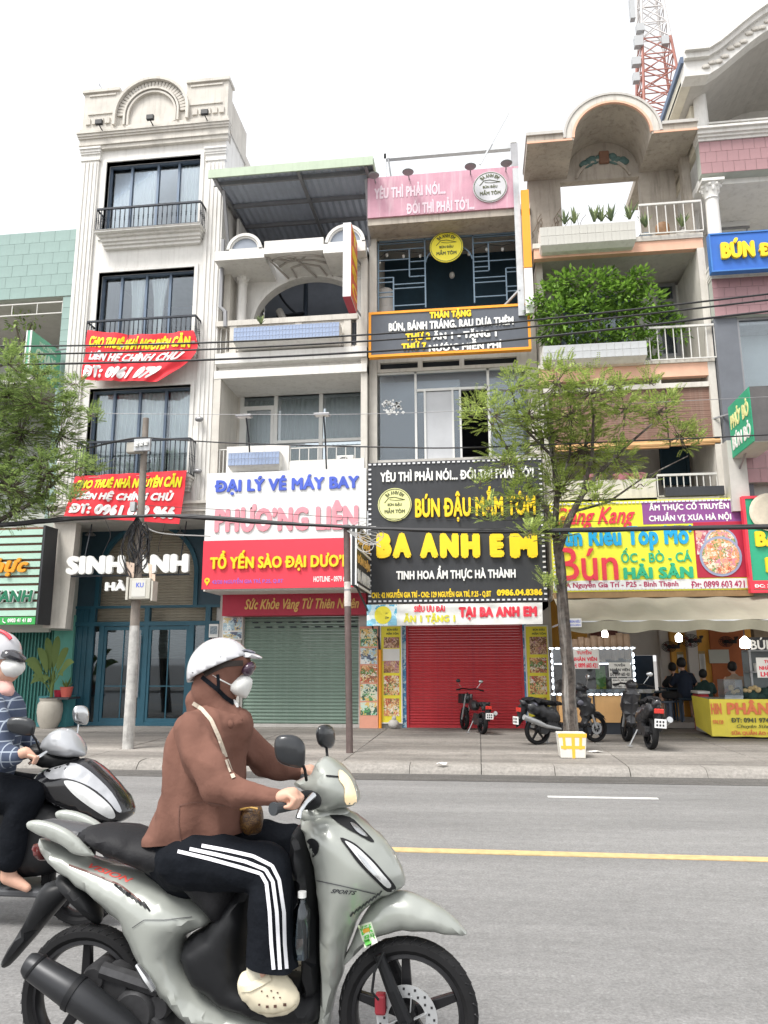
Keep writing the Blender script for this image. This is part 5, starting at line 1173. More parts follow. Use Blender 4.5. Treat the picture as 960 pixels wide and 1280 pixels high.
bowl(c_-.42,g_-.42,.30,soup,.002);bowl((a+c_)/2-.0,e+.40,.38,soup,.008)
q=MB();q.box(x0,x1,YS4+.0,Y4+.2,z0-.12,z0-.002);q.build('underside',mat('brown_underside',(.30,.19,.09),.8,var=.2),t)

# ================================================================== canvas awning
Ya0,Ya1=14.95,13.35
t=thing('awning','long beige canvas awning with hanging valance over the food stalls','awning',(2,Ya1,at(830,790,Ya1).z));canv=mat('beige_canvas',(.31,.285,.225),.85,var=.10,scale=1.5,stain=.25,stain_col=(.25,.22,.17));canv2=mat('faded_valance',(.22,.205,.15),.85,var=.12,scale=2,stain=.2)
xa,xb=at(704,780,Ya1).x,at(1120,780,Ya1).x;zt_=at(830,742,Ya0).z;ze=at(830,775,Ya1).z;zv=at(830,791,Ya1).z
q=MB();nx,ny=60,8;vs=[]
for j in range(ny+1):
 for i in range(nx+1):
  u,v=i/nx,j/ny;x=xa+(xb-xa)*u;sc=math.sin(u*7*PI) ** 2;vs.append((x,Ya0+(Ya1-Ya0)*v,zt_+(ze-zt_)*v-.06*sc*math.sin(PI*v)-.03*sc*v+.02*noise.noise(Vector((x*2,v*5,0)))))
q.add(vs+[(a,b_,c-.006) for a,b_,c in vs],[(j*(nx+1)+i,(j+1)*(nx+1)+i,(j+1)*(nx+1)+i+1,j*(nx+1)+i+1) for j in range(ny) for i in range(nx)]+[((ny+1)*(nx+1)+j*(nx+1)+i,(ny+1)*(nx+1)+j*(nx+1)+i+1,(ny+1)*(nx+1)+(j+1)*(nx+1)+i+1,(ny+1)*(nx+1)+(j+1)*(nx+1)+i) for j in range(ny) for i in range(nx)])
q.build('canvas',canv,t,smooth=True)
q=MB();vs=[]
for j in range(4):
 for i in range(nx*2+1):
  u=i/nx/2;x=xa+(xb-xa)*u;sc=math.sin(u*7*PI) ** 2;zt2=ze-.03*sc;zb2=zv-.05*sc+.05;v=j/3;vs.append((x,Ya1-.005-.02*v*math.sin(u*60)-.01*v,zt2+(zb2-zt2)*v))
m_=nx*2+1;q.add(vs,[(j*m_+i,(j+1)*m_+i,(j+1)*m_+i+1,j*m_+i+1) for j in range(3) for i in range(nx*2)]);q.build('valance',canv2,t,smooth=True)
q=MB();q.tube([(xa,Ya1+.02,ze-.02),(xb,Ya1+.02,ze-.02)],.02,6)
for k in range(6):x=xa+(xb-xa)*k/5;q.bar((x,Ya0+.3,zt_-.6),(x,Ya1,ze-.03),.025)
q.build('awning_frame',galv,t)
q=MB();a=rect(711,727,773,784,Ya1-.05);q.box(a[0],a[1],Ya1-.05,Ya1-.045,a[2],a[3]);tt=thing('paper_notice','small white printed notice pinned to the left end of the awning valance','notice',(a[0],Ya1-.05,a[2]));q.build('sheet',paper,tt);lettering(tt,'BÚN RIÊU',a[0]+.02,a[1]-.02,(a[2]+a[3])/2,a[3]-.02,Ya1-.05,sg_blue_l,depth=.003,bold=.02);lettering(tt,'22.5.2024',a[0]+.02,a[1]-.02,a[2]+.02,(a[2]+a[3])/2-.02,Ya1-.05,sg_blue_l,depth=.003,bold=.02)

# ================================================================== inside the open food shop
Yi=19.3;fi=thing('shop_interior','open ground-floor noodle shop with orange and white walls behind the scooters','room',(at(800,880,Yi).x,Yi,.12))
wg=mat('interior_white',(.52,.48,.45),.8,var=.08);doord=mat('dark_blue_door',(.012,.03,.06),.6,var=.2)
A=lambda px,Y=Yi:at(px,850,Y).x;zI=lambda py,Y=Yi:at(830,py,Y).z
q=MB();wall_holes(q,A(735),A(838),.12,zI(742),Yi,Yi+.15,[(A(791),A(824),.12,zI(819))]);q.build('white_wall',wg,fi)
q=MB();q.box(A(791),A(824),Yi+.5,Yi+.55,.12,zI(819));q.build('doorway',doord,fi)
q=MB();q.box(A(838),A(1080),Yi-.3,Yi-.1,.12,zI(742));q.box(xL4+.14,A(735),Yi-.3,Yi-.1,.12,zI(742));q.build('orange_wall',orange_wall,fi)
q=MB();q.box(A(856),A(868),Yi-.5,Yi-.3,.12,zI(742));q.box(A(826),A(837),Yi-.2,Yi,.12,zI(742));q.build('white_pillar',wg,fi)
q=MB();q.box(A(886),A(930),Yi-.36,Yi-.3,.12,zI(742));q.build('rust_red_panel',mat('rust_red_wall',(.42,.13,.05),.8,var=.15),fi)
q=MB();q.box(A(918),A(940),Yi-1.6,Yi-1.4,.12,zI(742));q.build('brown_pillar',mat('brown_wall',(.20,.15,.10),.8,var=.2),fi)
q=MB();q.box(xL4+.14,12,Y4g-.6,Yi+.6,zI(742)-.02,zI(742)+.06);q.build('ceiling',grey_wall,fi)
q=MB();q.box(xL4+.14,12,Y4g+.3,Yi+.6,.12,.24);q.build('raised_floor',mat('grey_floor_tile',(.33,.31,.29),.5,var=.12),fi)
q=MB();q.box(at(939,820,Y4g).x,12,Y4g-.6,Y4g-.5,z4(742),z4(742)+.1);q.build('edge_beam',grey_wall,fi)
for a,c,e,g_ in ((847,855,815,845),(874,882,814,844)):
 x0,x1,z0,z1=rect(a,c,e,g_,Yi-.32);q=MB();q.box(x0,x1,Yi-.33,Yi-.3,z0,z1);mb_=q.build('photo_panel',mat('mustard_board',(.42,.30,.12),.7,var=.1) if a==847 else MATS['mustard_board'],fi)
 q=MB();q.box(-.05,.05,-.008,0,-.06,.06);pieces('small_picture',q,paper,mb_,[(x0+.09+(x1-x0-.18)*i,Yi-.33,z0+.12+(z1-z0-.24)*j/3) for i in (0,1) for j in range(4)])
q=MB();x0,x1,z0,z1=rect(886,911,812,829,Yi-.37);q.box(x0,x1,Yi-.4,Yi-.37,z0,z1);o=q.build('wall_notice',mat('grey_notice',(.50,.50,.45),.7,var=.05),label='grey framed notice on the rust red wall of the noodle shop',cat='notice')
q=MB();x0,x1,z0,z1=rect(738,772,786,800,Yi-.02);q.box(x0,x1,Yi-.05,Yi,z0,z1);q.build('high_window',mat('red_brown_frame',(.16,.05,.04),.6,var=.1),fi)
def wall_fan(label,px,py,r_px,Y,dark=False):
 c=at(px,py,Y);r=at(px+r_px,py,Y).x-c.x;t=thing('wall_fan',label,'fan',tuple(c));mm=mat('fan_red',(.22,.04,.03),.5,var=.1) if 'fan_red' not in MATS else MATS['fan_red']
 q=MB();q.lathe([(.03,0),(.05,-.05),(0,-.06)],tuple(c),'Y',12);q.box(c.x-.03,c.x+.25,c.y+.0,c.y+.12,c.z-.04,c.z+.04);q.tube([(c.x+.2,c.y+.06,c.z),(c.x+.3,c.y+.1,c.z+.1),(c.x+.3,c.y+.3,c.z+.1)],.025,6);q.build('motor',asb,t)
 q=MB()
 for rr in (.35,.6,.8,1.0):q.tube([(c.x+r*rr*math.cos(a),c.y-.08+.05*rr,c.z+r*rr*.75*math.sin(a)) for a in [2*PI*k/20 for k in range(21)]],.007,4)
 for k in range(12):a=k*PI/6;q.tube([(c.x,c.y-.09,c.z),(c.x+r*math.cos(a),c.y-.03,c.z+r*.75*math.sin(a))],.004,4)
 q.build('guard',asb,t)
 for k in range(3):
  a=k*2.09+.4;q=MB();vs=[(c.x+rr*r*math.cos(a+d),c.y-.02+.03*d,c.z+rr*r*.75*math.sin(a+d)) for rr,d in ((.1,-.3),(.85,-.35),(.9,.25),(.3,.45))];q.add(vs+[(x,y+.008,z) for x,y,z in vs],[(0,1,2,3),(7,6,5,4),(0,4,5,1),(1,5,6,2),(2,6,7,3),(3,7,4,0)]);q.build('blade',mm,t)
wall_fan('red-bladed wall fan nearest the dark doorway',836,808.5,9,Yi-.6);wall_fan('red-bladed wall fan between the two hanging lamps',863,801,11,Yi-1.0);wall_fan('dark wall fan in the shade above the rust red wall',907,802,9,Yi-.8)
for px,py,s,lb in ((756,792,3.6,'round white lantern bulb above the glass food cabinet'),(848.5,797,4.2,'glowing white bulb between the wall fans'),(931,803,6,'biggest glowing white lamp, left of the black sign lettering')):
 c=at(px,py,13.9);r=at(px+s,py,13.9).x-c.x;t=thing('hanging_lamp',lb,'lamp',tuple(c));q=MB();q.lathe([(0,-1.3*r),(.8*r,-1.2*r),(r,-.9*r),(r,.5*r),(.6*r,.9*r),(.2*r,1.3*r),(0,1.3*r)],tuple(c),n=16);q.build('bulb',bulb_on,t,smooth=True);q=MB();q.tube([(c.x,c.y,c.z+r*1.3),(c.x,c.y,c.z+.3)],.008,5);q.build('cord',black_iron,t)
# glass food cabinet
Yf=15.75;x0,x1,z0,z1=rect(690,792,811,867,Yf);zc_=at(740,869,Yf).z;zb_=at(740,911,Yf).z
t=thing('food_cabinet','glass food cabinet outlined by white lights on a plywood counter behind the tree','food stall',((x0+x1)/2,Yf,.12));Dp=.7
ply=mat('orange_plywood',(.62,.36,.15),.7,var=.12,scale=2,stain=.15,stain_col=(.4,.22,.1))
q=MB();q.box(x0+.1,x1+.02,Yf,Yf+Dp,zb_+.12,zc_);q.build('counter',ply,t);q=MB();q.box(x0+.1,x1,Yf+.05,Yf+Dp,.12,zb_+.12);
for px in (695,743,790):x=at(px,890,Yf).x;q.box(x-.015,x+.015,Yf-.02,Yf,.12,zc_)
q.build('counter_base',black_iron,t)
q=MB();q.box(x0,x1,Yf-.05,Yf+Dp,z0-.03,z0);q.box(x0,x1,Yf-.05,Yf+Dp,z1,z1+.03);q.box(x0,x0+.03,Yf-.05,Yf,z0,z1);q.box(x1-.03,x1,Yf-.05,Yf,z0,z1);zm_=at(740,831,Yf).z;q.box(x0,x1,Yf-.02,Yf+.4,zm_-.01,zm_+.01);q.build('frame',galv,t)
q=MB();q.box(x0+.03,x1-.03,Yf-.02,Yf-.014,z0,z1);q.build('pane',pane,t)
q=MB();s=.022;nL=13
for i in range(nL+1):
 for z in (z0-.01,z1+.01):q.ball((x0+(x1-x0)*i/nL,Yf-.07,z),(.045,.015,.018),6,4)
for j in range(1,7):
 for x in (x0,x1):q.ball((x,Yf-.07,z0+(z1-z0)*j/7),(.018,.015,.045),6,4)
q.build('light_chain',led_on,t,kind='stuff');q=MB();q.box(x0+.05,x1-.05,Yf-.03,Yf-.022,zm_+.012,zm_+.03);q.build('light_tube',led_on,t)
q=MB();q.box(x0+.9,x1-.5,Yf+.3,Yf+.35,z0,zm_-.03);q.build('green_print',print_mat('green_yellow_print',(.3,.5,.1),[(.12,.30,.05),(.45,.50,.06),(.20,.38,.10),(.55,.60,.30)],5),t)
q=MB();q.box(x0+.05,x1-.05,Yf+.45,Yf+.5,z0,z1);q.build('back_panel',mat('cabinet_brown',(.10,.08,.07),.7,var=.2),t)
random.seed(8);q=MB()
for k in range(9):q.lathe([(0,0),(.10,0),(.13,.07),(.12,.07),(0,.05)],(x0+.6+k*.16,Yf+.15,z0+.01),n=10)
q.build('food_trays',galv,t,kind='stuff')
tubes=thing('bamboo_tubes','row of tan bamboo tubes standing on the glass cabinet shelf under the awning','containers',(x0+.6,Yf+.1,zm_));q=MB();q.lathe([(0,0),(.075,0),(.08,.02),(.075,.25),(.08,.27),(.072,.5),(.06,.5),(.06,.46),(0,.45)],n=12);bam=mat('bamboo_tan',(.36,.25,.17),.7,var=.2,scale=6)
nT=9;xa_,xb_=at(720,815,Yf).x,at(785,815,Yf).x;pieces('tube',q,bam,tubes,[(xa_+(xb_-xa_)*k/(nT-1),Yf+.12,zm_+.012+(.03 if k%2 else 0)+.012*k) for k in range(nT)],smooth=True)
q=MB();
for k in range(5):q.ball((xa_+.25+.12*k,Yf+.2,at(730,801,Yf).z+random.uniform(-.02,.03)),(.12,.08,.04),8,5)
q.build('plastic_bags',asb,label='black plastic bags lying on top of the bamboo tubes',cat='bags',kind='stuff')
def notice(label,px0,px1,pyt,pyb,Y,lines,m):
 x0,x1,z0,z1=rect(px0,px1,pyt,pyb,Y);t=thing('paper_notice',label,'notice',((x0+x1)/2,Y,z0));q=MB();q.box(x0,x1,Y,Y+.006,z0,z1);q.build('sheet',paper,t);H=z1-z0;n=len(lines)
 for k,(s,f) in enumerate(lines):cxn=(x0+x1)/2;w2=(x1-x0)*f/2;lettering(t,s,cxn-w2,cxn+w2,z1-H*(k+.85)/n,z1-H*(k+.12)/n,Y,m,depth=.004,bold=.05)
notice('white paper notice with red letters, upper left on the food cabinet',712,749,811,836,Yf-.1,(('TUYỂN',.5),('NHÂN VIÊN',.85),('LH: 0899.603.421',.85)),sg_red);notice('white paper notice with black letters on the right of the food cabinet',761,788.5,828,846,Yf-.1,(('TUYỂN',.5),('NHÂN VIÊN',.9),('LH: 0899 603 421',.9)),sg_black);notice('small grey notice with black lines under the black-lettered one',765,792,848,860,Yf-.1,(('BÚN ỐC, BÒ, CÁ RIÊU',.9),('HẢI SẢN',.4),('GIÒ HEO - TÓP MỠ',.85)),sg_black)
# cooler, stools, low tables
p=onz(881,910,.12);
t=thing('cooler_box','tall red cooler box between the seated diners and the yellow cart','cooler',(p.x,16.6,.12));x0,x1,z0,z1=rect(875,888,864,911,16.5);redp=mat('red_plastic',(.50,.04,.05),.45,var=.1);q=MB();q.box(x0,x1,16.5,17.0,.12,z1-.06);q.build('body',redp,t,bevel=.03);q=MB();q.box(x0-.02,x1+.02,16.48,17.02,z1-.055,z1);q.build('lid',sg_white,t,bevel=.015)
def stool(name,label,x,y,z,w_,h_,m,back=False):
 t=thing(name,label,'stool' if name=='stool' else 'table',(x,y,z));q=MB();q.box(x-w_/2,x+w_/2,y-w_/2,y+w_/2,z+h_-.035,z+h_);q.build('seat' if name=='stool' else 'tabletop',m,t,bevel=.01)
 q=MB();q.box(-.018,.018,-.018,.018,0,h_-.036);pieces('leg',q,m,t,[(x+a*(w_/2-.03),y+b_*(w_/2-.03),z) for a in (-1,1) for b_ in (-1,1)])
stm=mat('dark_blue_plastic',(.015,.035,.06),.5,var=.1);st2=mat('grey_blue_plastic',(.16,.20,.28),.5,var=.1)
px_=lambda px,Y,py=890:at(px,py,Y).x
stool('low_table','low dark table left of the seated diners',px_(823,18.2),18.2,.24,.62,.62,stm);stool('stool','dark stool carrying the diner in the navy shirt',px_(860,17.5),17.5,.24,.42,.5,stm)
stool('stool','grey-blue stool under the low dark table',px_(829,17.75),17.75,.24,.3,.42,st2);stool('stool','grey-blue stool just left of the occupied dark stool',px_(845,17.9),17.9,.24,.3,.42,st2);stool('low_table','dark table behind the diner in the navy shirt',px_(852,18.6),18.6,.24,.8,.68,stm)
# yellow banner cart
Yk=15.1;x0,x1,z0,z1=rect(893,1010,874,921,Yk);t=thing('street_cart','vendor cart wrapped in a yellow banner at the right edge','cart',(x0,Yk,.12));ybm=mat('yellow_banner',(.78,.66,.08),.6,var=.08,scale=3,stain=.15,stain_col=(.5,.4,.15))
xc=at(888,897,Yk).x;q=MB();vs=[];nx=40
for j in range(6):
 for i in range(nx+1):
  u=i/nx;x=xc+(x1-xc)*u;v=j/5;vs.append((x,Yk-.02+.012*noise.noise(Vector((x*4,v*2,0))),z1+(z0-z1)*v+.03*v*noise.noise(Vector((x*2,0,3)))))
q.add(vs,[(j*(nx+1)+i,(j+1)*(nx+1)+i,(j+1)*(nx+1)+i+1,j*(nx+1)+i+1) for j in range(5) for i in range(nx)])
k0=len(q.v);q.add([(xc,Yk-.02,z1),(xc-.02,Yk+1.1,z1+.02),(xc+.02,Yk+1.1,z0+.1),(xc,Yk-.02,z0)],[(0,1,2,3)]);q.build('banner_skirt',ybm,t)
q=MB();q.box(xc+.02,x1,Yk,Yk+1.1,z0+.02,z1-.01);q.build('cart_body',galv,t)
for x in (xc+.35,xc+2.2):q=MB();q.lathe([(0,-.03),(.09,-.03),(.1,-.02),(.1,.02),(.09,.03),(0,.03)],(x,Yk+.2,.225),'Y',16);q.build('wheel',asb,t,fix=True)
cr=mat('coral_letter',(.75,.20,.08),.6,var=.05)
zf_=lambda py:at(925,py,Yk).z;xf_=lambda px:at(px,897,Yk).x
lettering(t,'PHÂN',xf_(909),xf_(962),zf_(893),zf_(874.5),Yk-.035,cr,depth=.006,bold=.05);lettering(t,'HIN',xf_(889),xf_(902),zf_(893),zf_(879),Yk-.035,cr,depth=.006,bold=.04);lettering(t,'ĐT: 0941 974 120',xf_(913),xf_(975),zf_(903),zf_(897),Yk-.035,sg_ink,depth=.005,bold=.04);lettering(t,'Chuyên Sửa',xf_(919),xf_(958),zf_(911),zf_(905),Yk-.035,sg_ink,depth=.005,bold=.0,shear=.3);lettering(t,'SỬA QUẦN ÁO CÁC LOẠI',xf_(912),xf_(985),zf_(919.5),zf_(911.5),Yk-.035,cr,depth=.005,bold=.03)
lettering(t,'974.120',xf_(890),xf_(903),zf_(905),zf_(900),Yk-.035,cr,depth=.005,bold=.03)
q=MB();a=z1;xq=at(905,868,Yk+.2).x;
gl=MB();gl.box(xq,at(928,868,Yk+.2).x,Yk+.15,Yk+.55,a+.02,a+.35);gl.build('glass_case',pane_milky,t);q.box(xq,at(928,868,Yk+.2).x,Yk+.17,Yk+.5,a-.005,a+.06);random.seed(9)
q.build('case_base',galv,t)
q=MB()
for k in range(16):q.ball((xq+.1+random.uniform(0,.6),Yk+.3+random.uniform(-.08,.08),a+.1+random.uniform(0,.12)),(.05,.05,.04),7,5)
q.build('food_heap',mat('tan_food',(.50,.38,.2),.7,var=.3,scale=20),t,kind='stuff')
t=thing('cloth_heap','heap of dark green cloth lying on the cart beside the glass case','cloth',(xf_(948),Yk+.5,a));q=MB()
for k in range(9):q.ball((xf_(930)+.14*k,Yk+.4,a+.06+.04*math.sin(k*1.7)),(.17,.2,.09+.03*(k%3)),10,6)
q.build('cloth',mat('dark_green_cloth',(.02,.05,.045),.9,var=.3),t,smooth=True)
# black BÚN sign, stall and paper at the far right
t,*_r=board('stall_sign','black stall sign with big white letters at the right edge, under the awning',936,1010,796.5,812.5,14.6,sg_black,.08,w=None);plet(t,'BÚN ỐC',937.5,996,793,812,14.6,sg_wl,depth=.02,bold=.02,split=True)
notice('white paper notice with red letters hanging at the right edge',946,985,822,847,14.7,(('TUYỂN',.5),('NHÂN VIÊN',.85),('LH: 0899',.8)),sg_red)
x0,x1,z0,z1=rect(938,1010,814,868,15.9);t=thing('glass_case','shelved glass stall case with green tray at the right edge','food stall',(x0,15.9,.12));q=MB();q.box(x0,x0+.04,15.9,15.95,.12,z1);q.box(x0,x1,15.9,16.3,z0,z0+.03);q.box(x0,x1,15.9,16.3,(z0+z1)/2,(z0+z1)/2+.02);q.box(x0,x1,15.9,16.3,z1,z1+.03);q.build('frame',galv,t);q=MB();q.box(x0,x1,16.3,16.32,z0,z1);q.build('back_panel',mat('stall_grey',(.22,.24,.25),.6,var=.2),t);q=MB();q.box(x0+.1,x1,15.85,16.2,z0+.04,z0+.12);q.build('tray',sg_gboard,t);q=MB()
for k in range(6):q.lathe([(0,0),(.07,0),(.08,.16),(0,.17)],(x0+.2+.2*k,16.05,(z0+z1)/2+.02),n=10)
q.build('bowls',sg_wl,t,kind='stuff')

# ================================================================== house at the right edge
Y5=14.7;xL5=xR4+.02;X5=14.0
h5=thing('townhouse','wide pink-tiled house with white columns and arched cornice at the right edge','building',((xL5+11)/2,Y5,0));cp5=lambda px,py,Y=Y5:at(px,py,Y)
xl5=at(869,190,Y5).x+.02;xl5=max(xl5,xL5)
z5=lambda py,px=916,Y=Y5:at(px,py,Y).z
# front balconies are bands with tiles, wavy-fronted in the photo, here bowed slightly outwards
bands=((174,214),(347,394))
for k,(a,c) in enumerate(bands):
 q=MB();q.box(xl5,X5,Y5+.02,Y5+.25,z5(c),z5(a));q.build('balcony_wall',grout,h5)
 tiles_on(h5,xl5,at(985,a,Y5).x,z5(c),z5(a),Y5+.02,.22,.22,pink_tile,gap=.006,run=.5)
 q=MB();z=z5(a)
 for pj,hh in ((.04,.06),(.09,.05),(.14,.08),(.20,.05)) if k==0 else ((.04,.05),(.08,.05),(.10,.12),(.14,.05)):q.box(xl5-pj*.3,X5,Y5+.02-pj,Y5+.25,z,z+hh);z+=hh
 q.build('cornice',white_wall,h5)
 q=MB();q.box(xl5,X5,Y5+.25,19,z5(c)-.12,z5(c)+.02);q.build('floor_slab',white_wall,h5)
q=MB();q.box(xl5+.05,xl5+.25,Y5+1.2,19,z5(560),z5(60));q.box(xl5+.1,X5,Y5+2.2,Y5+2.4,z5(560),z5(40));q.build('back_wall',white_wall,h5)
classical_column(h5,at(876,130,Y5+.15).x,Y5+.2,z5(174)+.24,at(877,84,Y5).z,.14,white_wall,cap=.45);classical_column(h5,at(891,255,Y5+.15).x,Y5+.2,z5(345)+.27,z5(214)-.12,.14,white_wall,cap=.4)
railing(h5,at(886,150,Y5).x,X5,Y5+.05,z5(172)+.26,z5(150),step=.78,m=white_iron,knots=False,top=.02)
# top canopy with arched front
Y5c=14.0;zc5=at(870,70,Y5c).z;x5a=at(856,70,Y5c).x;xm5=at(1010,20,Y5c).x;rise=at(960,36,Y5c).z
q=MB();pts=[];N=20
def top5(x):
 u=(x-at(886,60,Y5c).x)/(xm5-at(886,60,Y5c).x);return zc5+.18+(0 if u<0 else 1.15*math.sin(min(u,1)*PI/2) ** 1.2)
xs_=[x5a+(X5-x5a)*i/40 for i in range(41)]
for a,c in zip(xs_,xs_[1:]):
 q.prism([(a,top5(a)-.55),(c,top5(c)-.55),(c,top5(c)-.2),(a,top5(a)-.2)],Y5c+.1,Y5c+.4)
q.build('arched_frieze',white_wall,h5);q=MB()
for a,c in zip(xs_,xs_[1:]):
 q.prism([(a,top5(a)-.2),(c,top5(c)-.2),(c,top5(c)-.08),(a,top5(a)-.08)],Y5c,Y5c+.4);q.prism([(a,top5(a)-.08),(c,top5(c)-.08),(c,top5(c)),(a,top5(a))],Y5c-.08,Y5c+.45)
q.build('arched_cornice',white_wall,h5)
q=MB();
for k in range(26):
 x=at(884,80,Y5c).x+k*.13;z=top5(x)-.38+.05*math.sin(k*1.9);q.ball((x,Y5c+.08,z),(.09,.04,.05),7,4)
q.build('frieze_relief',old_white,h5,smooth=True,kind='stuff')
q=MB();q.box(x5a,x5a+.2,Y5c+.4,17.6,zc5-.35,zc5+.1);q.build('canopy_slab',cream_wall,h5);q=MB()
for a,c in zip(xs_,xs_[1:]):q.prism([(a,top5(a)-.5),(c,top5(c)-.5),(c,top5(c)-.42),(a,top5(a)-.42)],Y5c+.4,17.2)
q.build('vaulted_ceiling',grey_wall,h5);q=MB();q.box(xl5+.1,X5,17.0,17.19,z5(174),zc5+.3)
for a,c in zip(xs_,xs_[1:]):q.prism([(a,zc5+.1),(c,zc5+.1),(c,top5(c)-.5),(a,top5(a)-.5)],17.0,17.19) if top5(a)>zc5+.7 else None
q.build('loggia_wall',grey_wall,h5);q=MB();q=MB();q.box(x5a-.06,x5a,Y5c+.1,17.6,zc5-.05,zc5+.1);q.build('side_coping',mat('blue_grey_coping',(.12,.16,.24),.7,var=.15),h5)
q=MB();q.box(xl5-.0,xl5+.1,Y5+.3,17.5,z5(174),zc5-.36);q.build('side_wall',cream_wall,h5)
q=MB();xg=at(960,20,15.6).x;q.prism([(at(945,30,15.6).x,top5(xg)+.2),(at(960,-5,15.6).x,top5(xg)+.9),(xg+1.6,top5(xg)+1.6),(xg+1.9,top5(xg)+.2)],15.4,15.7);q.build('gable',cream_wall,h5)
ac_unit('air conditioner with round dark fan on the upper loggia of the pink house',at(898,264,16.4).x,at(936,264,16.4).x,at(917,282,16.4).z,at(917,247,16.4).z,16.4)
# lower right: grey panel, glazed storey
q=MB();x0,x1,z0,z1=rect(897,929,394,562,Y5+.1);q.box(xL5,x1,Y5+.1,Y5+.3,z5(620),z5(394));q.build('grey_cladding',mat('charcoal_cladding',(.13,.14,.16),.6,var=.12),h5)
x0=at(928,440,Y5).x;win_w(h5,x1,X5,z5(500),z5(394),Y5+.15,[at(975,440,Y5).x],grey_metal,.05,.08,pane);q=MB();q.box(x1,X5,Y5+.8,Y5+.9,z5(500),z5(394));q.build('pale_curtain_wall',curtain_mat,h5)
q=MB();q.box(xL5+.3,X5,Y5,Y5+.2,z5(604),z5(500));q.build('lower_wall',grout,h5);tiles_on(h5,xL5+.3,at(985,560,Y5).x,z5(604),z5(552),Y5,.24,.24,pink_tile,gap=.006,run=.5)
q=MB();q.box(xL5,X5,Y5+.3,Y5+.5,z5(640),z5(600));q.box(xL5-.05,xL5+.28,Y5-.1,Y5+.3,z5(640),z5(552));q.build('shadowed_fascia',grey_wall,h5)
# blue sign, green sign, green projecting sign
t,x0,x1,z0,z1=board('shop_sign','bright blue sign with raised yellow letters on the pink house',889,1010,290,335,14.35,sg_blueb,.14,frame=True,fw=.03,frame_m=mat('blue_trim',(.05,.18,.5),.5));plet(t,'BÚN',900,942,299,324,14.35,sg_yellow,depth=.07,bold=.07,split=True);plet(t,'ĐẬU',947.5,992,299,325,14.35,sg_yellow,depth=.07,bold=.07,split=True)
t,x0,x1,z0,z1=board('shop_sign','green sign with red frame and yellow letters cut off at the right edge',936,1040,622,737,14.5,sg_gboard,.12,frame=True,fw=.05,frame_m=sg_red);plet(t,'BÁNH',943,1010,659,683,14.5,sg_yellow,depth=.05,bold=.07,split=True);plet(t,'HỎI',956,1010,690,716,14.5,sg_yellow,depth=.05,bold=.07,split=True);q=MB();pbox(q,937,1039,725,736,14.49,14.5);q.build('red_strip',sg_red,t);plet(t,'ĐC: 38 NGUYỄN GIA TRÍ',943,1030,727.5,734,14.49,sg_wl,depth=.01,bold=.04)
q=MB();c=at(962,640,14.45);q.lathe([(0,-.03),(.30,-.02),(.36,0),(0,0)],(c.x,c.y,c.z),'Y',22);q.build('food_picture',mat('pale_dough',(.66,.58,.46),.7,var=.15,scale=8),t,fix=True)
x,Yn=sidesign('','',0,914,517,580,14.6,940,None,None,0)
d=ray(940,515);x=at(914,548,14.6).x;Yn=x/(d.x/d.y);za,zb_=at(939,483,Yn).z,at(946,551,Yn).z;t=thing('projecting_sign','green and white projecting sign with dark edge on the pink house','sign',(x,Yn,zb_))
q=MB();q.box(x,x+.42,Yn,14.6,zb_,za);q.build('panel',mat('dark_sign_edge',(.10,.095,.095),.7,var=.25),t);q=MB();q.box(x-.012,x,Yn+.01,14.59,zb_,za);q.build('face',sg_gboard,t);H=za-zb_
turned(t,'PHỞ BÒ',x-.013,Yn+.1,14.5,zb_+H*.52,zb_+H*.88,sg_disc2,bold=.06,sgn=-1);turned(t,'BÚN BÒ',x-.013,Yn+.1,14.5,zb_+H*.12,zb_+H*.45,sg_wl,bold=.05,sgn=-1)
q=MB();q.box(x+.002,x+.418,Yn+.01,14.59,zb_-.012,zb_);q.build('underside',grey_wall,t);q=MB();q.bar((x+.1,14.6,za-.1),(x-.2,14.95,za-.1),.03);q.bar((x+.1,14.2,zb_),(x+.1,14.9,zb_-.35),.03);q.build('bracket',grey_metal,t)

# ================================================================== lattice telecom mast far behind
Yt=70.0;c=at(822,300,Yt);ztop=at(806,-40,Yt).z;zr1=at(815,60,Yt).z;t=thing('telecom_mast','red and white lattice telecom mast with grey panel antennas behind the vaulted canopy','mast',(c.x,Yt,0))
wB=at(848,140,Yt).x-at(800,140,Yt).x;wT=at(822,0,Yt).x-at(797,0,Yt).x;zB=at(822,140,Yt).z;mred=mat('mast_red',(.36,.15,.12),.6,var=.1);mwh=mat('mast_white',(.60,.58,.57),.6,var=.1)
def mw(z):return max(.5,wB+(wT-wB)*(z-zB)/(at(806,0,Yt).z-zB))
cxm=lambda z:at(824,140,Yt).x+(at(809,0,Yt).x-at(824,140,Yt).x)*(z-zB)/(at(806,0,Yt).z-zB)*.3
for nm,z0_,z1_,mm in (('red_section',zr1-16,zr1,mred),('white_section',zr1,ztop,mwh)):
 q=MB();n=int((z1_-z0_)/1.9)
 for i in range(n):
  za,zb_=z0_+(z1_-z0_)*i/n,z0_+(z1_-z0_)*(i+1)/n;cs=[]
  for z in (za,zb_):w_=mw(z)/2;cs.append([Vector((cxm(z)+a*w_,Yt+b_*w_,z)) for a,b_ in ((-1,-1),(1,-1),(1,1),(-1,1))])
  for k in range(4):q.bar(cs[0][k],cs[1][k],.20);q.bar(cs[0][k],cs[1][(k+1)%4],.09);q.bar(cs[0][(k+1)%4],cs[1][k],.09);q.bar(cs[1][k],cs[1][(k+1)%4],.09)
 q.build(nm,mm,t)
ag=mat('antenna_grey',(.42,.43,.44),.5,var=.05)
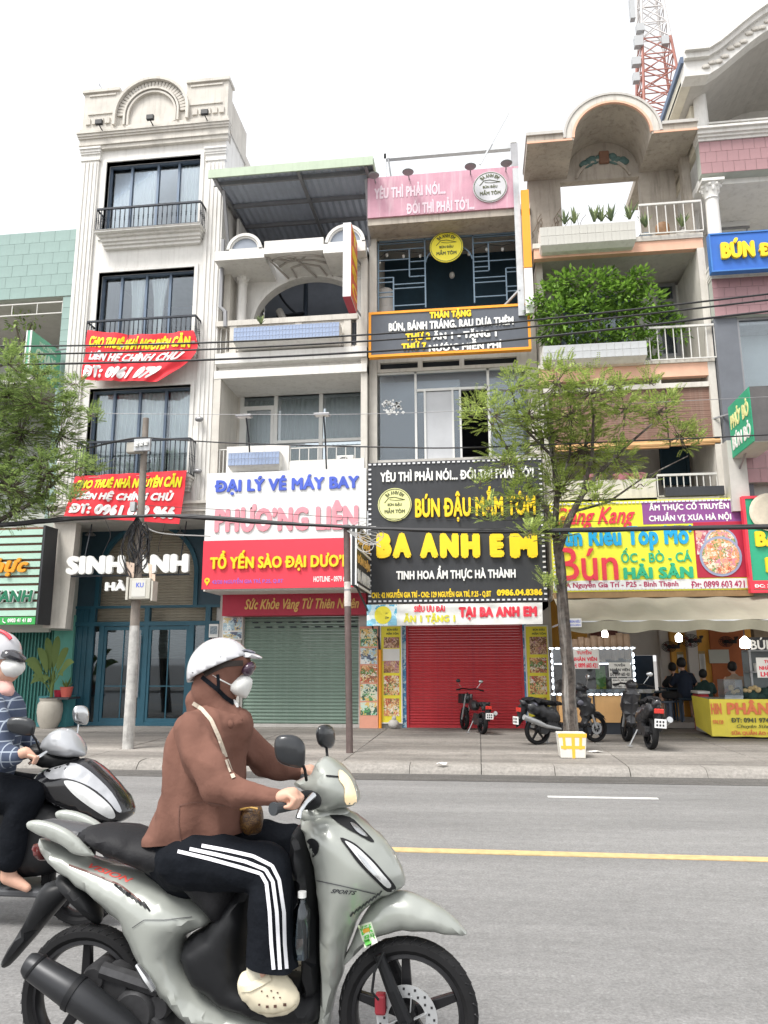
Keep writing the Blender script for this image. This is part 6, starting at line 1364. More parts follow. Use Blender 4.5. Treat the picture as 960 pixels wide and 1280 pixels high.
for px,py,w_,hh in ((798,53,11,12),(800,36,10,9),(795,78,11,9),(795,98,8,10),(831,52,9,10),(790,12,6,26)):p=at(px,py,Yt-1.5);a=at(px+w_/2,py,Yt-1.5).x-p.x;b_=p.z-at(px,py+hh/2,Yt-1.5).z;q=MB();q.box(p.x-a,p.x+a,p.y-.3,p.y+.3,p.z-b_,p.z+b_);q.build('antenna_panel',ag,t)
# ================================================================== signs and banners of the left houses
red_cloth=mat('red_banner_cloth',(.72,.035,.05),.75,var=.08,scale=3,bump=.15)
yel_ink=mat('banner_yellow_ink',(.82,.75,.03),.7,var=.04);wh_ink=mat('banner_white_ink',(.80,.78,.78),.7,var=.03)
Yb1=Y1-.44;P2=lambda x,y:(at(x,y,Yb1).x,at(x,y,Yb1).z)
def fold(p,u,v):p.x+=.42*math.sin(PI*v)*u ** 3;p.z-=.10*math.sin(PI*u)*(1-v);return p
t,f=cloth('rent_banner','crumpled red rental banner with its lower right corner folded, on the middle balcony',[P2(109,412),P2(242,413),P2(196,477),P2(101,475)],Yb1,red_cloth,amp=.05,folds=3,nx=44,nz=16,tear=fold)
cloth_text(t,f,'CHO THUÊ NHÀ NGUYÊN CĂN',.04,.96,.66,.96,yel_ink,.075,.25);cloth_text(t,f,'LIÊN HỆ CHÍNH CHỦ',.06,.93,.36,.62,wh_ink,.075,.25);cloth_text(t,f,'ĐT: 0961 079',.02,.86,.05,.30,wh_ink,.09,.0)
Yb1=Y1-.46
t,f=cloth('rent_banner','lower red rental banner behind the utility pole, tied below the lowest balcony',[P2(94,595),P2(233.5,588),P2(224,655),P2(80,645)],Yb1,red_cloth,amp=.035,folds=2,nx=44,nz=14)
cloth_text(t,f,'CHO THUÊ NHÀ NGUYÊN CĂN',.03,.97,.68,.95,yel_ink,.075,.2);cloth_text(t,f,'LIÊN HỆ CHÍNH CHỦ',.06,.92,.38,.62,wh_ink,.075,.2);cloth_text(t,f,'ĐT: 0961 079 966',.03,.95,.08,.32,wh_ink,.085,.1)
YL=15.55
t=thing('shop_sign','big free-standing white letters over the teal shop front behind the utility pole','sign',tuple(at(160,720,YL)))
plet(t,'SINH ANH',85,237,694,717.5,YL,sg_wl,depth=.08,bold=.085,split=True);plet(t,'HÀ NỘI',133,196,724,741.5,YL,sg_wl,depth=.07,bold=.075,split=True)
q=MB();a,c,e,g_=rect(88,236,718,720,YL);q.box(a,c,YL+.02,YL+.05,e,g_);
for px in (100,222):q.bar((at(px,719,YL).x,YL+.03,e),(at(px,719,YL).x,Y1+.2,zbot-.06),.02)
q.build('rail',black_iron,t)
# mint striped sign board
YM=15.2;t=thing('shop_sign','mint sign board with brown stripes and orange script at the left edge','sign',tuple(at(20,782,YM)));mint2=mat('mint_slat',(.42,.62,.52),.6,var=.08);brn=mat('brown_backing',(.16,.07,.045),.7,var=.15)
a,c,e,g_=rect(-70,49,660,781,YM);q=MB();q.box(a,c,YM+.03,YM+.14,e,g_);q.build('panel',brn,t);q=MB();q.box(c,c+.05,YM,YM+.5,e,g_+.03);q.build('side',sg_black,t)
zg_=at(20,770,YM).z;n=11;q=MB();hh=(g_-zg_)/n;q.box(0,c-a,-.02,.02,0,hh*.68);pieces('mint_slat',q,mint2,t,[(a,YM+.01,zg_+hh*i) for i in range(n)])
q=MB();q.box(a,c,YM-.012,YM+.03,e,zg_-.02);q.build('green_strip',mat('phone_green',(.04,.36,.08),.5,var=.05),t)
yy=YM-.012
lettering(t,'Ẩm thực',at(-62,705,YM).x,at(37,705,YM).x,at(0,721,YM).z,at(0,688,YM).z,YM-.012,mat('orange_script',(.80,.33,.02),.5,var=.03),depth=.06,bold=.05,shear=.3)
lettering(t,'MÂM XANH',at(-58,745,YM).x,at(43.5,745,YM).x,at(0,754,YM).z,at(0,734,YM).z,YM-.012,sg_wl,depth=.05,bold=.075,shear=.15);lettering(t,'MÂM XANH',at(-57.5,745,YM).x,at(43,745,YM).x,at(0,753.3,YM).z,at(0,734.6,YM).z,YM-.05,mat('dark_green_letter',(.01,.16,.08),.5,var=.03),depth=.03,bold=.035,shear=.15)
lettering(t,'0903 41 41 80',at(10,776,YM).x,at(40,776,YM).x,at(20,778,YM).z,at(20,773,YM).z,YM-.012,sg_wl,depth=.008,bold=.05);q=MB();c_=at(6,776,YM);q.tube([(c_.x-.03,YM-.02,c_.z+.05),(c_.x-.03,YM-.02,c_.z-.02),(c_.x+.03,YM-.02,c_.z-.05)],.013,5);q.build('phone_mark',sg_wl,t)
# green projecting sign
x=at(75,458,15.8).x;d=ray(38,436);Yn=x/(d.x/d.y);za,zb_=at(38,413,Yn).z,at(35,461,Yn).z;w_=x-at(31.5,436,Yn).x
t=thing('projecting_sign','light green projecting sign with white edge beside the white townhouse','sign',(x,Yn,zb_));g2=mat('bleached_green',(.13,.42,.27),.5,var=.08);q=MB();q.box(x-w_,x,Yn,15.8,zb_,za);q.build('panel',g2,t);q=MB();q.box(x-w_,x-w_+.03,Yn-.01,Yn,zb_,za);q.box(x-.03,x+.01,Yn-.01,Yn,zb_,za);q.build('frame',sg_white,t);H=za-zb_;li=mat('pale_green_letter',(.50,.66,.52),.5,var=.05)
turned(t,'THỰC DƯỠNG',x,Yn+.3,15.6,zb_+H*.72,zb_+H*.88,li,bold=.03);turned(t,'CHAY',x,Yn+.2,15.6,zb_+H*.36,zb_+H*.66,li,bold=.06);turned(t,'MÂM XANH',x,Yn+.15,15.7,zb_+H*.08,zb_+H*.28,li,bold=.05)
q=MB();q.bar((x-.05,15.5,za-.1),(x+.3,15.95,za+.15),.03);q.build('bracket',grey_metal,t)

# ================================================================== poles and cables
YP=12.62;b0=onz(160,936,.12);tp=at(182.5,523,YP);t=thing('utility_pole','leaning concrete utility pole with meter box and cable tangle before the teal shop front','pole',tuple(b0))
L=lambda k:b0.lerp(tp,k)
q=MB();q.tube([L(k/8) for k in range(9)],[.098-.044*k/8 for k in range(9)],14);q.build('shaft',concrete_pole,t,smooth=True);q=MB();q.tube([L(k/40) for k in range(15)],[.0995-.044*k/40 for k in range(15)],14,cap=False);q.build('whitewashed_foot',mat('whitewash',(.44,.43,.41),.9,var=.4,scale=6,stain=.85,bump=.5,stain_col=(.13,.12,.11)),t,smooth=True)
def pp(py):return b0.lerp(tp,(at(165,py,YP).z-b0.z)/(tp.z-b0.z))
p=pp(736);cab=mat('cabinet_cream',(.50,.48,.42),.6,var=.15,stain=.3);a=rect(163,189,723,749,YP-.25);q=MB();q.box(a[0],a[1],YP-.3,YP-.09,a[2],a[3]);q.build('meter_box',cab,t,bevel=.012);q=MB();q.box(a[0]+.05,a[1]-.08,YP-.308,YP-.3,a[2]+.04,a[3]-.04);q.build('box_door',mat('door_cream',(.55,.54,.50),.6,var=.08),t);q=MB();q.box(a[0]-.06,a[0]-.02,YP-.3,YP-.1,a[2]-.01,a[3]+.02);q.box(a[1]+.02,a[1]+.05,YP-.3,YP-.1,a[2]-.03,a[3]-.05);q.build('box_flap',cab,t)
lettering(t,'KU',a[0]+.13,a[0]+.26,a[3]-.16,a[3]-.08,YP-.308,sg_blue_l,depth=.003,bold=.02)
random.seed(21);q=MB()
for (px0,px1,y0_,y1_) in ((158,168,702,722),(184,190,704,724),(187,194,716,738)):
 A=[at(px0+random.uniform(-1,2),y0_,YP-.2),at(px1,y0_+2,YP-.22),at(px1-1,y1_,YP-.2),at(px0+3,y1_+1,YP-.18)];q.add(A+[v+Vector((0,.01,0)) for v in A],[(0,1,2,3),(7,6,5,4),(0,4,5,1),(1,5,6,2),(2,6,7,3),(3,7,4,0)])
q.build('torn_notices',mat('torn_paper',(.58,.45,.36),.85,var=.4,scale=6),t,kind='stuff')
# tag plates and steps, insulator racks
q=MB()
for k in range(7):z=pp(560+10*k);q.tube([(z.x+.05,YP-.02,z.z),(z.x+.15,YP-.06,z.z),(z.x+.15,YP-.06,z.z+.05)],.009,5)
q.build('cable_hooks',black_iron,t,kind='stuff')
p=pp(563);q=MB();q.box(p.x-.26,p.x+.02,YP-.2,YP-.07,p.z-.10,p.z+.10);q.build('splice_case',mat('case_dusty',(.40,.38,.34),.7,var=.25),t,bevel=.02)
q=MB();q.box(p.x-.08,p.x+.22,YP-.27,YP-.21,p.z-.09,p.z+.13);q.build('clamp_frame',galv,t);q=MB();q.lathe([(0,0),(.035,0),(.03,.03),(.04,.05),(.03,.08),(0,.08)],n=10);pieces('insulator',q,sg_wl,t,[(p.x-.02+.09*k,YP-.29,p.z-.02+.01*k) for k in range(3)],smooth=True)
q=MB();p=pp(636);q.box(p.x-.16,p.x-.07,YP-.15,YP-.05,p.z-.07,p.z+.10);q.build('grey_clamp',galv,t)
# black coils hanging round the pole
q=MB();random.seed(4)
for k in range(26):
 a=pp(650+random.uniform(-4,6));z_end=at(170,random.uniform(690,738),YP).z;dx=random.uniform(-.36,.34);wv_=random.uniform(-.1,.1);pts=[]
 for j in range(9):
  u=j/8;pts.append((a.x+dx*(math.sin(PI*min(u*1.15,1))*.9+.1*u)*(1.0 if dx>0 else .9)+.02*math.sin(u*9+k),YP-.16-.05*math.sin(u*5+k),a.z+(z_end-a.z)*u))
 q.tube(pts,random.choice((.006,.009,.012)),5,cap=False)
for k in range(7):
 a=pp(668+k*4);r_=random.uniform(.13,.2);q.tube([(a.x+.16+r_*.5*math.cos(2*PI*j/14),YP-.2,a.z-.05+r_*1.4*math.sin(2*PI*j/14)) for j in range(15)],.009,5,cap=False)
q.build('cable_tangle',cable_black,t,kind='stuff')
b1_=onz(437,941,.12);YQ=12.35;tp2=at(433.3,657,YQ);t=thing('steel_pole','brown steel pole with a pale paint patch between the green and red shutters','pole',tuple(b1_));q=MB();q.tube([b1_,b1_.lerp(tp2,.5),tp2],[.055,.055,.055],14);q.build('shaft',rust_pole,t,smooth=True);p=b1_.lerp(tp2,.63);q=MB();q.tube([p,p+(tp2-b1_)*.11],.0562,14,cap=False);q.build('paint_patch',mat('pale_paint',(.55,.50,.46),.7,var=.25,scale=14),t);q=MB();q.tube([tp2+Vector((0,0,-.02)),tp2+Vector((0,0,.01))],.062,14);p=b1_.lerp(tp2,.70);q.tube([p,p+Vector((0,0,.03))],.06,14);q.build('band',grey_metal,t)
q=MB();random.seed(6)
for k in range(7):
 c=at(random.uniform(446,470),random.uniform(662,690),YQ);r_=random.uniform(.08,.24);q.tube([tp2+Vector((.02,-.06,-.1))]+[(c.x+r_*math.cos(a),YQ-.06,c.z+r_*.7*math.sin(a)) for a in [k+2*PI*j/12 for j in range(10)]],.006,4,cap=False)
q.build('loose_wire',mat('pale_wire',(.50,.49,.48),.6),t,kind='stuff')
def cable(label,pts,Y,r,sub=6,wob=.0,m=None,kind='cable'):
 P=[at(x,y,Y) for x,y in pts];out=[]
 for i in range(len(P)-1):
  p0=P[max(i-1,0)];p1,p2_,p3=P[i],P[i+1],P[min(i+2,len(P)-1)]
  for j in range(sub):
   u=j/sub;out.append(.5*((2*p1)+(p2_-p0)*u+(2*p0-5*p1+4*p2_-p3)*u*u+(3*p1-p0-3*p2_+p3)*u ** 3)+Vector((0,random.uniform(-wob,wob),random.uniform(-wob,wob))))
 out.append(P[-1]);q=MB();q.tube(out,r,6);return q.build('overhead_cable',m or cable_black,smooth=True,label=label,cat='cable')
YC=12.2
cable('topmost of the three parallel black cables across the upper storeys',[(-300,434),(0,433),(240,429),(480,417),(650,402),(960,367.5),(1300,325)],YC,.016)
cable('middle one of the three parallel black cables across the upper storeys',[(-300,447),(0,443.5),(240,437.5),(480,425),(650,410),(960,375),(1300,333)],YC+.1,.016)
cable('lowest of the three parallel black cables across the upper storeys',[(-300,460),(0,456),(240,450.5),(480,438.5),(650,424),(960,389),(1300,347)],YC,.019)
cable('black cable running right from the top of the concrete pole',[(184,547),(240,551),(310,554.5),(480,559),(586,559.5),(773,552),(960,543.5),(1300,526)],YC+.2,.012)
cable('black cable sagging left from the top of the concrete pole',[(-300,640),(-100,605),(0,586),(60,574),(110,560),(160,549),(184,547)],YC+.2,.018)
cable('thin grey wire crossing above the concrete pole',[(-300,516),(75,516.7),(279,518),(480,517),(773,505),(960,496),(1300,480)],YC+.3,.005,m=grey_metal)
for k,lb in enumerate(('thickest strand of the sagging black cable bundle','upper strand of the sagging black cable bundle','lower strand of the sagging black cable bundle','frontmost thin strand of the sagging cable bundle')):
 o_=((0,0),(-1.5,.1),(2.2,.05),(1,-.06))[k];cable(lb,[(-300,682+o_[0]),(-100,664+o_[0]),(0,656+o_[0]),(90,648+o_[0]),(178,645),(240,645.5+o_[0]),(330,652+o_[0]),(433,658.5),(560,663+o_[0]),(700,662.5+o_[0]),(830,660+o_[0]),(960,658+o_[0]),(1300,652)],YQ-.08+o_[1],(.028,.016,.018,.012)[k],wob=.006)
cable('pale wire looping from the concrete pole to the white travel sign',[(178,655),(192,664),(215,668),(258,670),(262,671)],YQ+.1,.011,m=MATS['pale_wire'])
cable('thin dark wire just above the cable bundle on the travel sign',[(184,632),(260,636),(330,640),(433,647),(600,650),(760,652)],YQ+.1,.005)
cable('thin wire dropping across the shop door panel left of the pole',[(132,650),(138,668),(134,680),(128,693)],YQ+.4,.006)
cable('thin dark wire dropping beside the right hanging lamp of the teal front',[(206,655),(203,668),(199,680),(198,690)],YQ+.4,.006)

# ================================================================== foliage
def leaf_mat(name,col,var):
 m=mat(name,col,.6,var=0,spec=.3);n=m.node_tree.nodes;L_=m.node_tree.links;g_=n.new('ShaderNodeNewGeometry');r_=n.new('ShaderNodeValToRGB');b_=n['Principled BSDF']
 el=r_.color_ramp.elements;el[0].color=(*[c*(1-var) for c in col],1);el[1].color=(*[min(1,c*(1+var)) for c in (col[0]*1.25,col[1]*1.1,col[2]*.9)],1)
 L_.new(g_.outputs['Random Per Island'],r_.inputs[0]);L_.new(r_.outputs[0],b_.inputs['Base Color'])
 t_=n.new('ShaderNodeBsdfTranslucent');mx=n.new('ShaderNodeMixShader');mx.inputs[0].default_value=.35;L_.new(r_.outputs[0],t_.inputs[0]);L_.new(b_.outputs[0],mx.inputs[1]);L_.new(t_.outputs[0],mx.inputs[2]);L_.new(mx.outputs[0],n['Material Output'].inputs[0]);return m
lf_light=leaf_mat('feathery_leaf_light',(.29,.40,.13),.45);lf_mid=leaf_mat('feathery_leaf_mid',(.22,.33,.13),.5);lf_dark=leaf_mat('glossy_leaf',(.07,.16,.035),.5);bark=mat('mottled_bark',(.085,.07,.06),.95,var=.8,scale=10,stain=.95,bump=.8,bscale=25,stain_col=(.42,.40,.37));twig_m=mat('twig_bark',(.12,.10,.075),.95,var=.3)
def frond(q,p,d,ln,n,lw,droop=.5):
 """a feathery compound leaf: paired leaflets along a drooping rib"""
 p=Vector(p);d=Vector(d).normalized();s=d.cross(Vector((0,0,1)))
 if s.length<.1:s=Vector((1,0,0))
 s.normalize();st=ln/n
 for i in range(n):
  d=(d+Vector((0,0,-droop/n))).normalized();p=p+d*st;w_=lw*(1-.4*abs(i/n-.4))
  for sg in (-1,1):
   a=p;b_=p+s*sg*w_+d*w_*.35+Vector((0,0,-w_*.25));c_=(a+b_)/2+d*w_*.28;e=(a+b_)/2-d*w_*.22;k=len(q.v);q.v+=[tuple(a),tuple(e),tuple(b_),tuple(c_)];q.f.append((k,k+1,k+2,k+3))
def crown(parent,clumps,Y,dy,seed,m,per,ln,n,lw,name='crown',flat=.8,twigs=True,root=None):
 random.seed(seed);q=MB();tw=MB()
 for px,py,r in clumps:
  c=at(px,py,Y+random.uniform(-dy,dy)*.6);R_=at(px+r,py,Y).x-at(px,py,Y).x
  for _ in range(int(per*(r/40.) ** 1.7)):
   v=Vector((random.gauss(0,1),random.gauss(0,1),random.gauss(0,1)));v=v.normalized()*R_*random.uniform(.15,1) ** .6;p=c+Vector((v.x,v.y*dy*.6,v.z*flat));dd=Vector((v.x,v.y,v.z*.4+.1))+Vector((random.uniform(-.4,.4),random.uniform(-.4,.4),random.uniform(-.1,.3)))*R_
   frond(q,p,dd,ln*random.uniform(.6,1.3),n,lw*random.uniform(.8,1.2))
   if twigs and random.random()<.16:tw.tube([c+(p-c)*.1,c+(p-c)*.6+Vector((0,0,-.04)),p],[.012,.008,.004],4,cap=False)
 o=q.build(name,m,parent)
 if twigs and tw.v:tw.build('twigs',twig_m,parent,kind='stuff')
 return o
def limb(q,pts,Y,r0,r1,dyy=0.0):
 P=[at(x,y,Y+dyy*i) for i,(x,y) in enumerate(pts)];n_=len(P);q.tube(P,[r0+(r1-r0)*i/(n_-1) for i in range(n_)],8)
YT=12.75;bt=onz(713,936,.12);t=thing('street_tree','feathery light green street tree with mottled trunk between the black and yellow signs','tree',tuple(bt))
q=MB();tr=[(713,936),(713,905),(712,870),(711,840),(708,812),(706,780),(702,745),(700,715),(697,690)];P=[at(x,y,YT) for x,y in tr];P[0]=Vector((P[1].x,YT,.1))
q.tube([P[0]]+[p+Vector((random.uniform(-.02,.02),0,0)) for p in P[1:]],[.15,.118,.112,.106,.10,.098,.092,.085,.08],16)
q.build('trunk',bark,t,smooth=True)
q=MB();limb(q,[(697,692),(694,655),(697,610),(690,570),(684,520),(676,480)],YT,.07,.015,.05);limb(q,[(697,690),(712,648),(728,618),(750,590),(780,560),(815,530)],YT,.07,.015,-.08);limb(q,[(728,618),(740,570),(742,520),(735,480)],YT-.15,.04,.012,-.05);limb(q,[(694,655),(672,620),(650,590),(625,545),(600,510)],YT,.045,.012,-.08);limb(q,[(697,610),(712,570),(715,520)],YT,.035,.01,.08);limb(q,[(715,640),(760,628),(800,600),(860,570)],YT-.1,.025,.008,-.05);limb(q,[(690,570),(650,530),(640,490)],YT,.03,.01,-.1)
q.build('limbs',bark,t,smooth=True)
crown(t,[(618,520,34),(648,482,30),(697,478,40),(738,492,38),(782,512,36),(822,515,28),(850,545,26),(680,545,52),(730,560,52),(635,575,30),(650,625,34),(612,640,18),(770,575,34),(700,610,42),(595,505,16),(872,548,12),(812,478,12),(745,620,22),(690,665,24),(664,665,18),(697,735,10),(682,728,9),(600,600,14),(840,500,12),(660,520,34),(712,520,40),(770,480,12),(590,520,12),(800,605,12)],YT-.2,1.0,3,lf_light,170,.21,9,.048)
t=thing('street_tree','dense feathery green tree cut off by the left edge of the picture','tree',tuple(onz(-60,945,.12)))
q=MB();limb(q,[(-60,945),(-60,800),(-50,700),(-30,640),(10,600),(45,570)],12.4,.16,.04);limb(q,[(-30,640),(20,560),(40,500)],12.4,.06,.015);limb(q,[(47,625),(50,590),(52,560)],12.4,.05,.02);limb(q,[(-50,700),(0,650),(47,625),(80,590),(110,575)],12.4,.06,.012);q.build('trunk',bark,t,smooth=True)
crown(t,[(-40,500,60),(-30,600,60),(10,490,42),(50,500,36),(25,540,48),(75,545,32),(60,590,38),(15,610,46),(95,480,14),(100,585,16),(15,640,28),(80,510,22),(48,468,22),(115,520,12),(10,455,26),(120,585,10),(60,635,20),(88,620,14),(-20,560,50)],12.2,1.0,5,lf_mid,260,.20,8,.052)
def bush(name,label,clumps,Y,dy,seed,m,per,lw,base,cat='plant',stems=()):
 t=thing(name,label,cat,tuple(base));random.seed(seed);q=MB()
 for px,py,r in clumps:
  c=at(px,py,Y+random.uniform(-dy,dy)*.4);R_=at(px+r,py,Y).x-at(px,py,Y).x
  for _ in range(int(per*(r/20.) ** 1.8)):
   v=Vector((random.gauss(0,1),random.gauss(0,1),random.gauss(0,1))).normalized()*R_*random.uniform(.2,1) ** .5;p=c+Vector((v.x,v.y*.8,v.z));d=(v.normalized()+Vector((random.uniform(-.6,.6),random.uniform(-.9,.3),random.uniform(-.8,.5)))).normalized();s=d.cross(Vector((random.uniform(-.3,.3),random.uniform(-.3,.3),1))).normalized();w_=lw*random.uniform(.7,1.3);k=len(q.v)
   q.v+=[tuple(p),tuple(p+d*w_+s*w_*.5+Vector((0,0,-.01))),tuple(p+d*w_*2.3+Vector((0,0,-w_*.4))),tuple(p+d*w_-s*w_*.5+Vector((0,0,-.01)))];q.f.append((k,k+1,k+2,k+3))
 q.build('foliage',m,t);s_=MB()
 for a in stems:P=[at(x,y,Y) for x,y in a];s_.tube(P,[.03-.015*i/len(P) for i in range(len(P))],6)
 if stems:s_.build('stem',twig_m,t)
 return t
lf_bush=leaf_mat('bush_leaf',(.15,.29,.06),.55)
bush('balcony_shrub','broad bushy green shrub spilling over the middle balcony planter',[(688,372,22),(700,350,14),(715,358,24),(745,365,30),(775,372,28),(798,350,18),(815,378,20),(700,395,26),(735,395,28),(770,400,26),(800,400,24),(832,398,16),(690,415,18),(720,418,16),(810,425,12),(818,438,9),(845,405,10),(790,360,18),(760,345,12),(853,420,7),(672,385,14),(785,418,14),(800,436,7),(755,422,14)],Y4+.05,.35,11,lf_bush,230,.058,at(740,428,Y4),stems=([(700,430),(705,400),(695,370)],[(745,430),(750,400),(760,370)],[(790,430),(795,400),(800,375)]))
bush('terrace_shrub','small light green shrub on the terrace of the green tiled house',[(20,402,14),(38,398,12),(12,415,12),(30,412,12),(48,402,7),(27,430,8),(22,448,5)],16.3,.3,12,lf_mid,60,.06,at(25,470,16.3),stems=([(27,465),(25,430),(20,405)],[(22,460),(30,425),(40,405)]))
def agave(label,px,py,Y,h_,n,seed,pot=None,cat='plant',wd=.028):
 random.seed(seed);c=at(px,py,Y);t=thing('spiky_plant',label,cat,tuple(c));q=MB()
 for k in range(n):
  a=2*PI*k/n+random.uniform(-.3,.3);tl=random.uniform(.15,.9);l_=h_*random.uniform(.7,1.05);d=Vector((math.cos(a)*tl,math.sin(a)*tl,1)).normalized();s=Vector((-math.sin(a),math.cos(a),0));p0=Vector(c);p1=p0+d*l_*.5;p2_=p1+(d+Vector((0,0,-.25*tl)))*l_*.5
  w_=wd;q.add([p0-s*w_,p0+s*w_,p1+s*w_*.9,p2_,p1-s*w_*.9,p0+Vector((0,0,-.02)),p1+Vector((0,0,-.015))],[(0,1,2,4),(4,2,3),(0,6,4),(1,2,6)])
 q.build('leaves',leaf_mat('agave_leaf',(.22,.30,.17),.3) if 'agave_leaf' not in MATS else MATS['agave_leaf'],t);return t
for k,(px,py,lb) in enumerate(((706,277,'leftmost agave in the top white planter'),(718,276,'second agave from the left in the top white planter'),(743,274,'agave in the left middle of the top white planter'),(752,273.5,'small agave in the centre of the top white planter'),(764,273,'tallest agave right of centre in the top white planter'),(787,271,'rightmost agave in the top white planter'))):agave(lb,px,py+3,Y4+.0,.36+.05*(k%3),13,40+k)
agave('spiky plant in a blue pot behind the top railing',807,284,Y4+.3,.36,14,50);agave('spiky plant behind the right end of the top railing',853,283,Y4+.3,.34,14,51);agave('pale spiky plant growing from the long blue-tiled planter',326,405,Y2-.1,.26,14,52)
for px,py,m_,lb in ((806,289,mat('blue_grey_pot',(.16,.20,.24),.5,var=.1),'blue-grey pot behind the top railing'),(828,287,mat('brown_jar',(.28,.15,.07),.6,var=.3),'brown clay jar in the middle of the top railing'),(853,288,grey_wall,'grey pot behind the right end of the top railing')):
 c=at(px,py,Y4+.3);t=thing('plant_pot',lb,'pot',(c.x,c.y,z4(297.5)));q=MB();h_=.42 if px==828 else .2;q.lathe([(0,0),(.10,0),(.15,h_*.5),(.14,h_*.9),(.11,h_),(.09,h_-.02),(0,h_-.03)],(c.x,c.y,z4(297.5)),n=16);q.build('pot',m_,t,smooth=True)
# plants by the left shop front
c=onz(62,914,.12);c=Vector((at(62,893,16.2).x,16.2,.12));t=thing('potted_plant','tall dumb cane with long spotted leaves in a big cream jar beside the folding gate','potted plant',tuple(c));q=MB();q.lathe([(0,0),(.17,0),(.24,.15),(.27,.36),(.26,.52),(.22,.58),(.24,.64),(.20,.64),(.19,.56),(0,.55)],tuple(c),n=24);q.build('jar',mat('cream_jar',(.40,.37,.32),.6,var=.12,stain=.2),t,smooth=True)
lfd=leaf_mat('spotted_leaf',(.13,.20,.07),.35);random.seed(3);q=MB();lq=MB()
tips=[(33,835),(40,850),(47,815),(58,802),(72,800),(85,815),(92,833),(38,860),(78,850),(55,858),(68,818),(30,832),(60,835),(80,828)]
for k,(x,y) in enumerate(tips):
 e=at(x,y,16.2+random.uniform(-.3,.3));b_=Vector(at(64,868-k*1.5,16.2));s=(e-b_);m1=b_+s*.35+Vector((0,0,.12));q.tube([b_,m1],[.014,.009],5);dd=(e-m1);n_=dd.cross(Vector((.3,-1,.2))).normalized();w_=.085;N_=6;L0=[];
 for j in range(N_+1):u=j/N_;p=m1+dd*u+Vector((0,0,.16*math.sin(PI*u*.8)));ww=w_*math.sin(PI*(u*.92+.06)) ** .8;L0.append((p-n_*ww,p+Vector((0,0,-.015)),p+n_*ww))
 vs=[v for r_ in L0 for v in r_];lq=MB();lq.add(vs,[f_ for j in range(N_) for f_ in ((3*j,3*j+1,3*j+4,3*j+3),(3*j+1,3*j+2,3*j+5,3*j+4))]);lq.build('leaf',lfd,t,smooth=True)
q.tube([(c.x,c.y,.6),(c.x+.02,c.y,1.35)],.035,8);q.build('stem',MATS['spotted_leaf'],t)
c=Vector((at(83,865,16.35).x,16.35,at(78,871,16.4).z));q=MB();t=thing('potted_plant','red pot with small upright plant on the teal low wall','potted plant',tuple(c));q.lathe([(0,0),(.10,0),(.14,.2),(.15,.22),(.13,.22),(0,.18)],tuple(c),n=18);q.build('pot',terracotta,t,smooth=True);q=MB();random.seed(2)
for k in range(9):
 a=k*.7;e=c+Vector((.16*math.cos(a),.12*math.sin(a),.32+.06*(k%3)));s=Vector((-math.sin(a),math.cos(a),0))*.03;b_=c+Vector((0,0,.18));m1=(b_+e)/2;q.add([b_,m1-s,e,m1+s],[(0,1,2,3)])
q.build('leaves',lfd,t)
q=MB();q.box(c.x-.32,c.x+.2,16.1,16.6,c.z-.045,c.z-.002);q.build('shelf_board',sg_black,label='dark board lying on the teal low wall under the red pot',cat='board')
q=MB();q.lathe([(0,0),(.09,0),(.12,.15),(0,.13)],(c.x-.2,16.4,c.z),n=14);q.build('small_pot',sg_dkred,label='small dark red pot just left of the bright red pot',cat='pot')
# foam box with tape
c=onz(716,948,.12);x0,x1,z0,z1=rect(698,734,917,947,c.y);t=thing('foam_box','white foam box crossed with orange tape at the foot of the tree','box',(c.x,c.y,.12));W=x1-x0;D=.36;H=z1-.12;foam=mat('white_foam',(.66,.64,.58),.8,var=.1,stain=.35,stain_col=(.4,.35,.25));q=MB()
q.add([(x0+.03,c.y,.122),(x1-.03,c.y,.122),(x1-.03,c.y+D,.122),(x0+.03,c.y+D,.122),(x0,c.y-.01,.12+H),(x1,c.y-.01,.12+H),(x1,c.y+D+.01,.12+H),(x0,c.y+D+.01,.12+H),(x0+.04,c.y+.03,.12+H),(x1-.04,c.y+.03,.12+H),(x1-.04,c.y+D-.03,.12+H),(x0+.04,c.y+D-.03,.12+H),(x0+.05,c.y+.03,.2),(x1-.05,c.y+.03,.2),(x1-.05,c.y+D-.03,.2),(x0+.05,c.y+D-.03,.2)],[(0,3,2,1),(0,1,5,4),(1,2,6,5),(2,3,7,6),(3,0,4,7),(4,5,9,8),(5,6,10,9),(6,7,11,10),(7,4,8,11),(8,9,13,12),(9,10,14,13),(10,11,15,14),(11,8,12,15),(12,13,14,15)]);q.build('box',foam,t,bevel=.01)
q=MB();tp_=mat('orange_tape',(.82,.45,.05),.4,var=.08);f_=lambda u,v:(x0+.03*(1-v)+(W-.06*(1-v))*u,c.y-.01*v,.122+H*v)
for (u0,u1,v0,v1) in ((0,1,.84,1),(.46,.58,0,1),(.14,.24,.35,.84),(.74,.84,.35,.84),(.05,.95,.38,.5)):
 a=[Vector(f_(u0,v0)),Vector(f_(u1,v0)),Vector(f_(u1,v1)),Vector(f_(u0,v1))];k=Vector((0,-.004-.001*u0,0));q.add([p+k for p in a],[(0,1,2,3)])
q.build('tape',tp_,t)
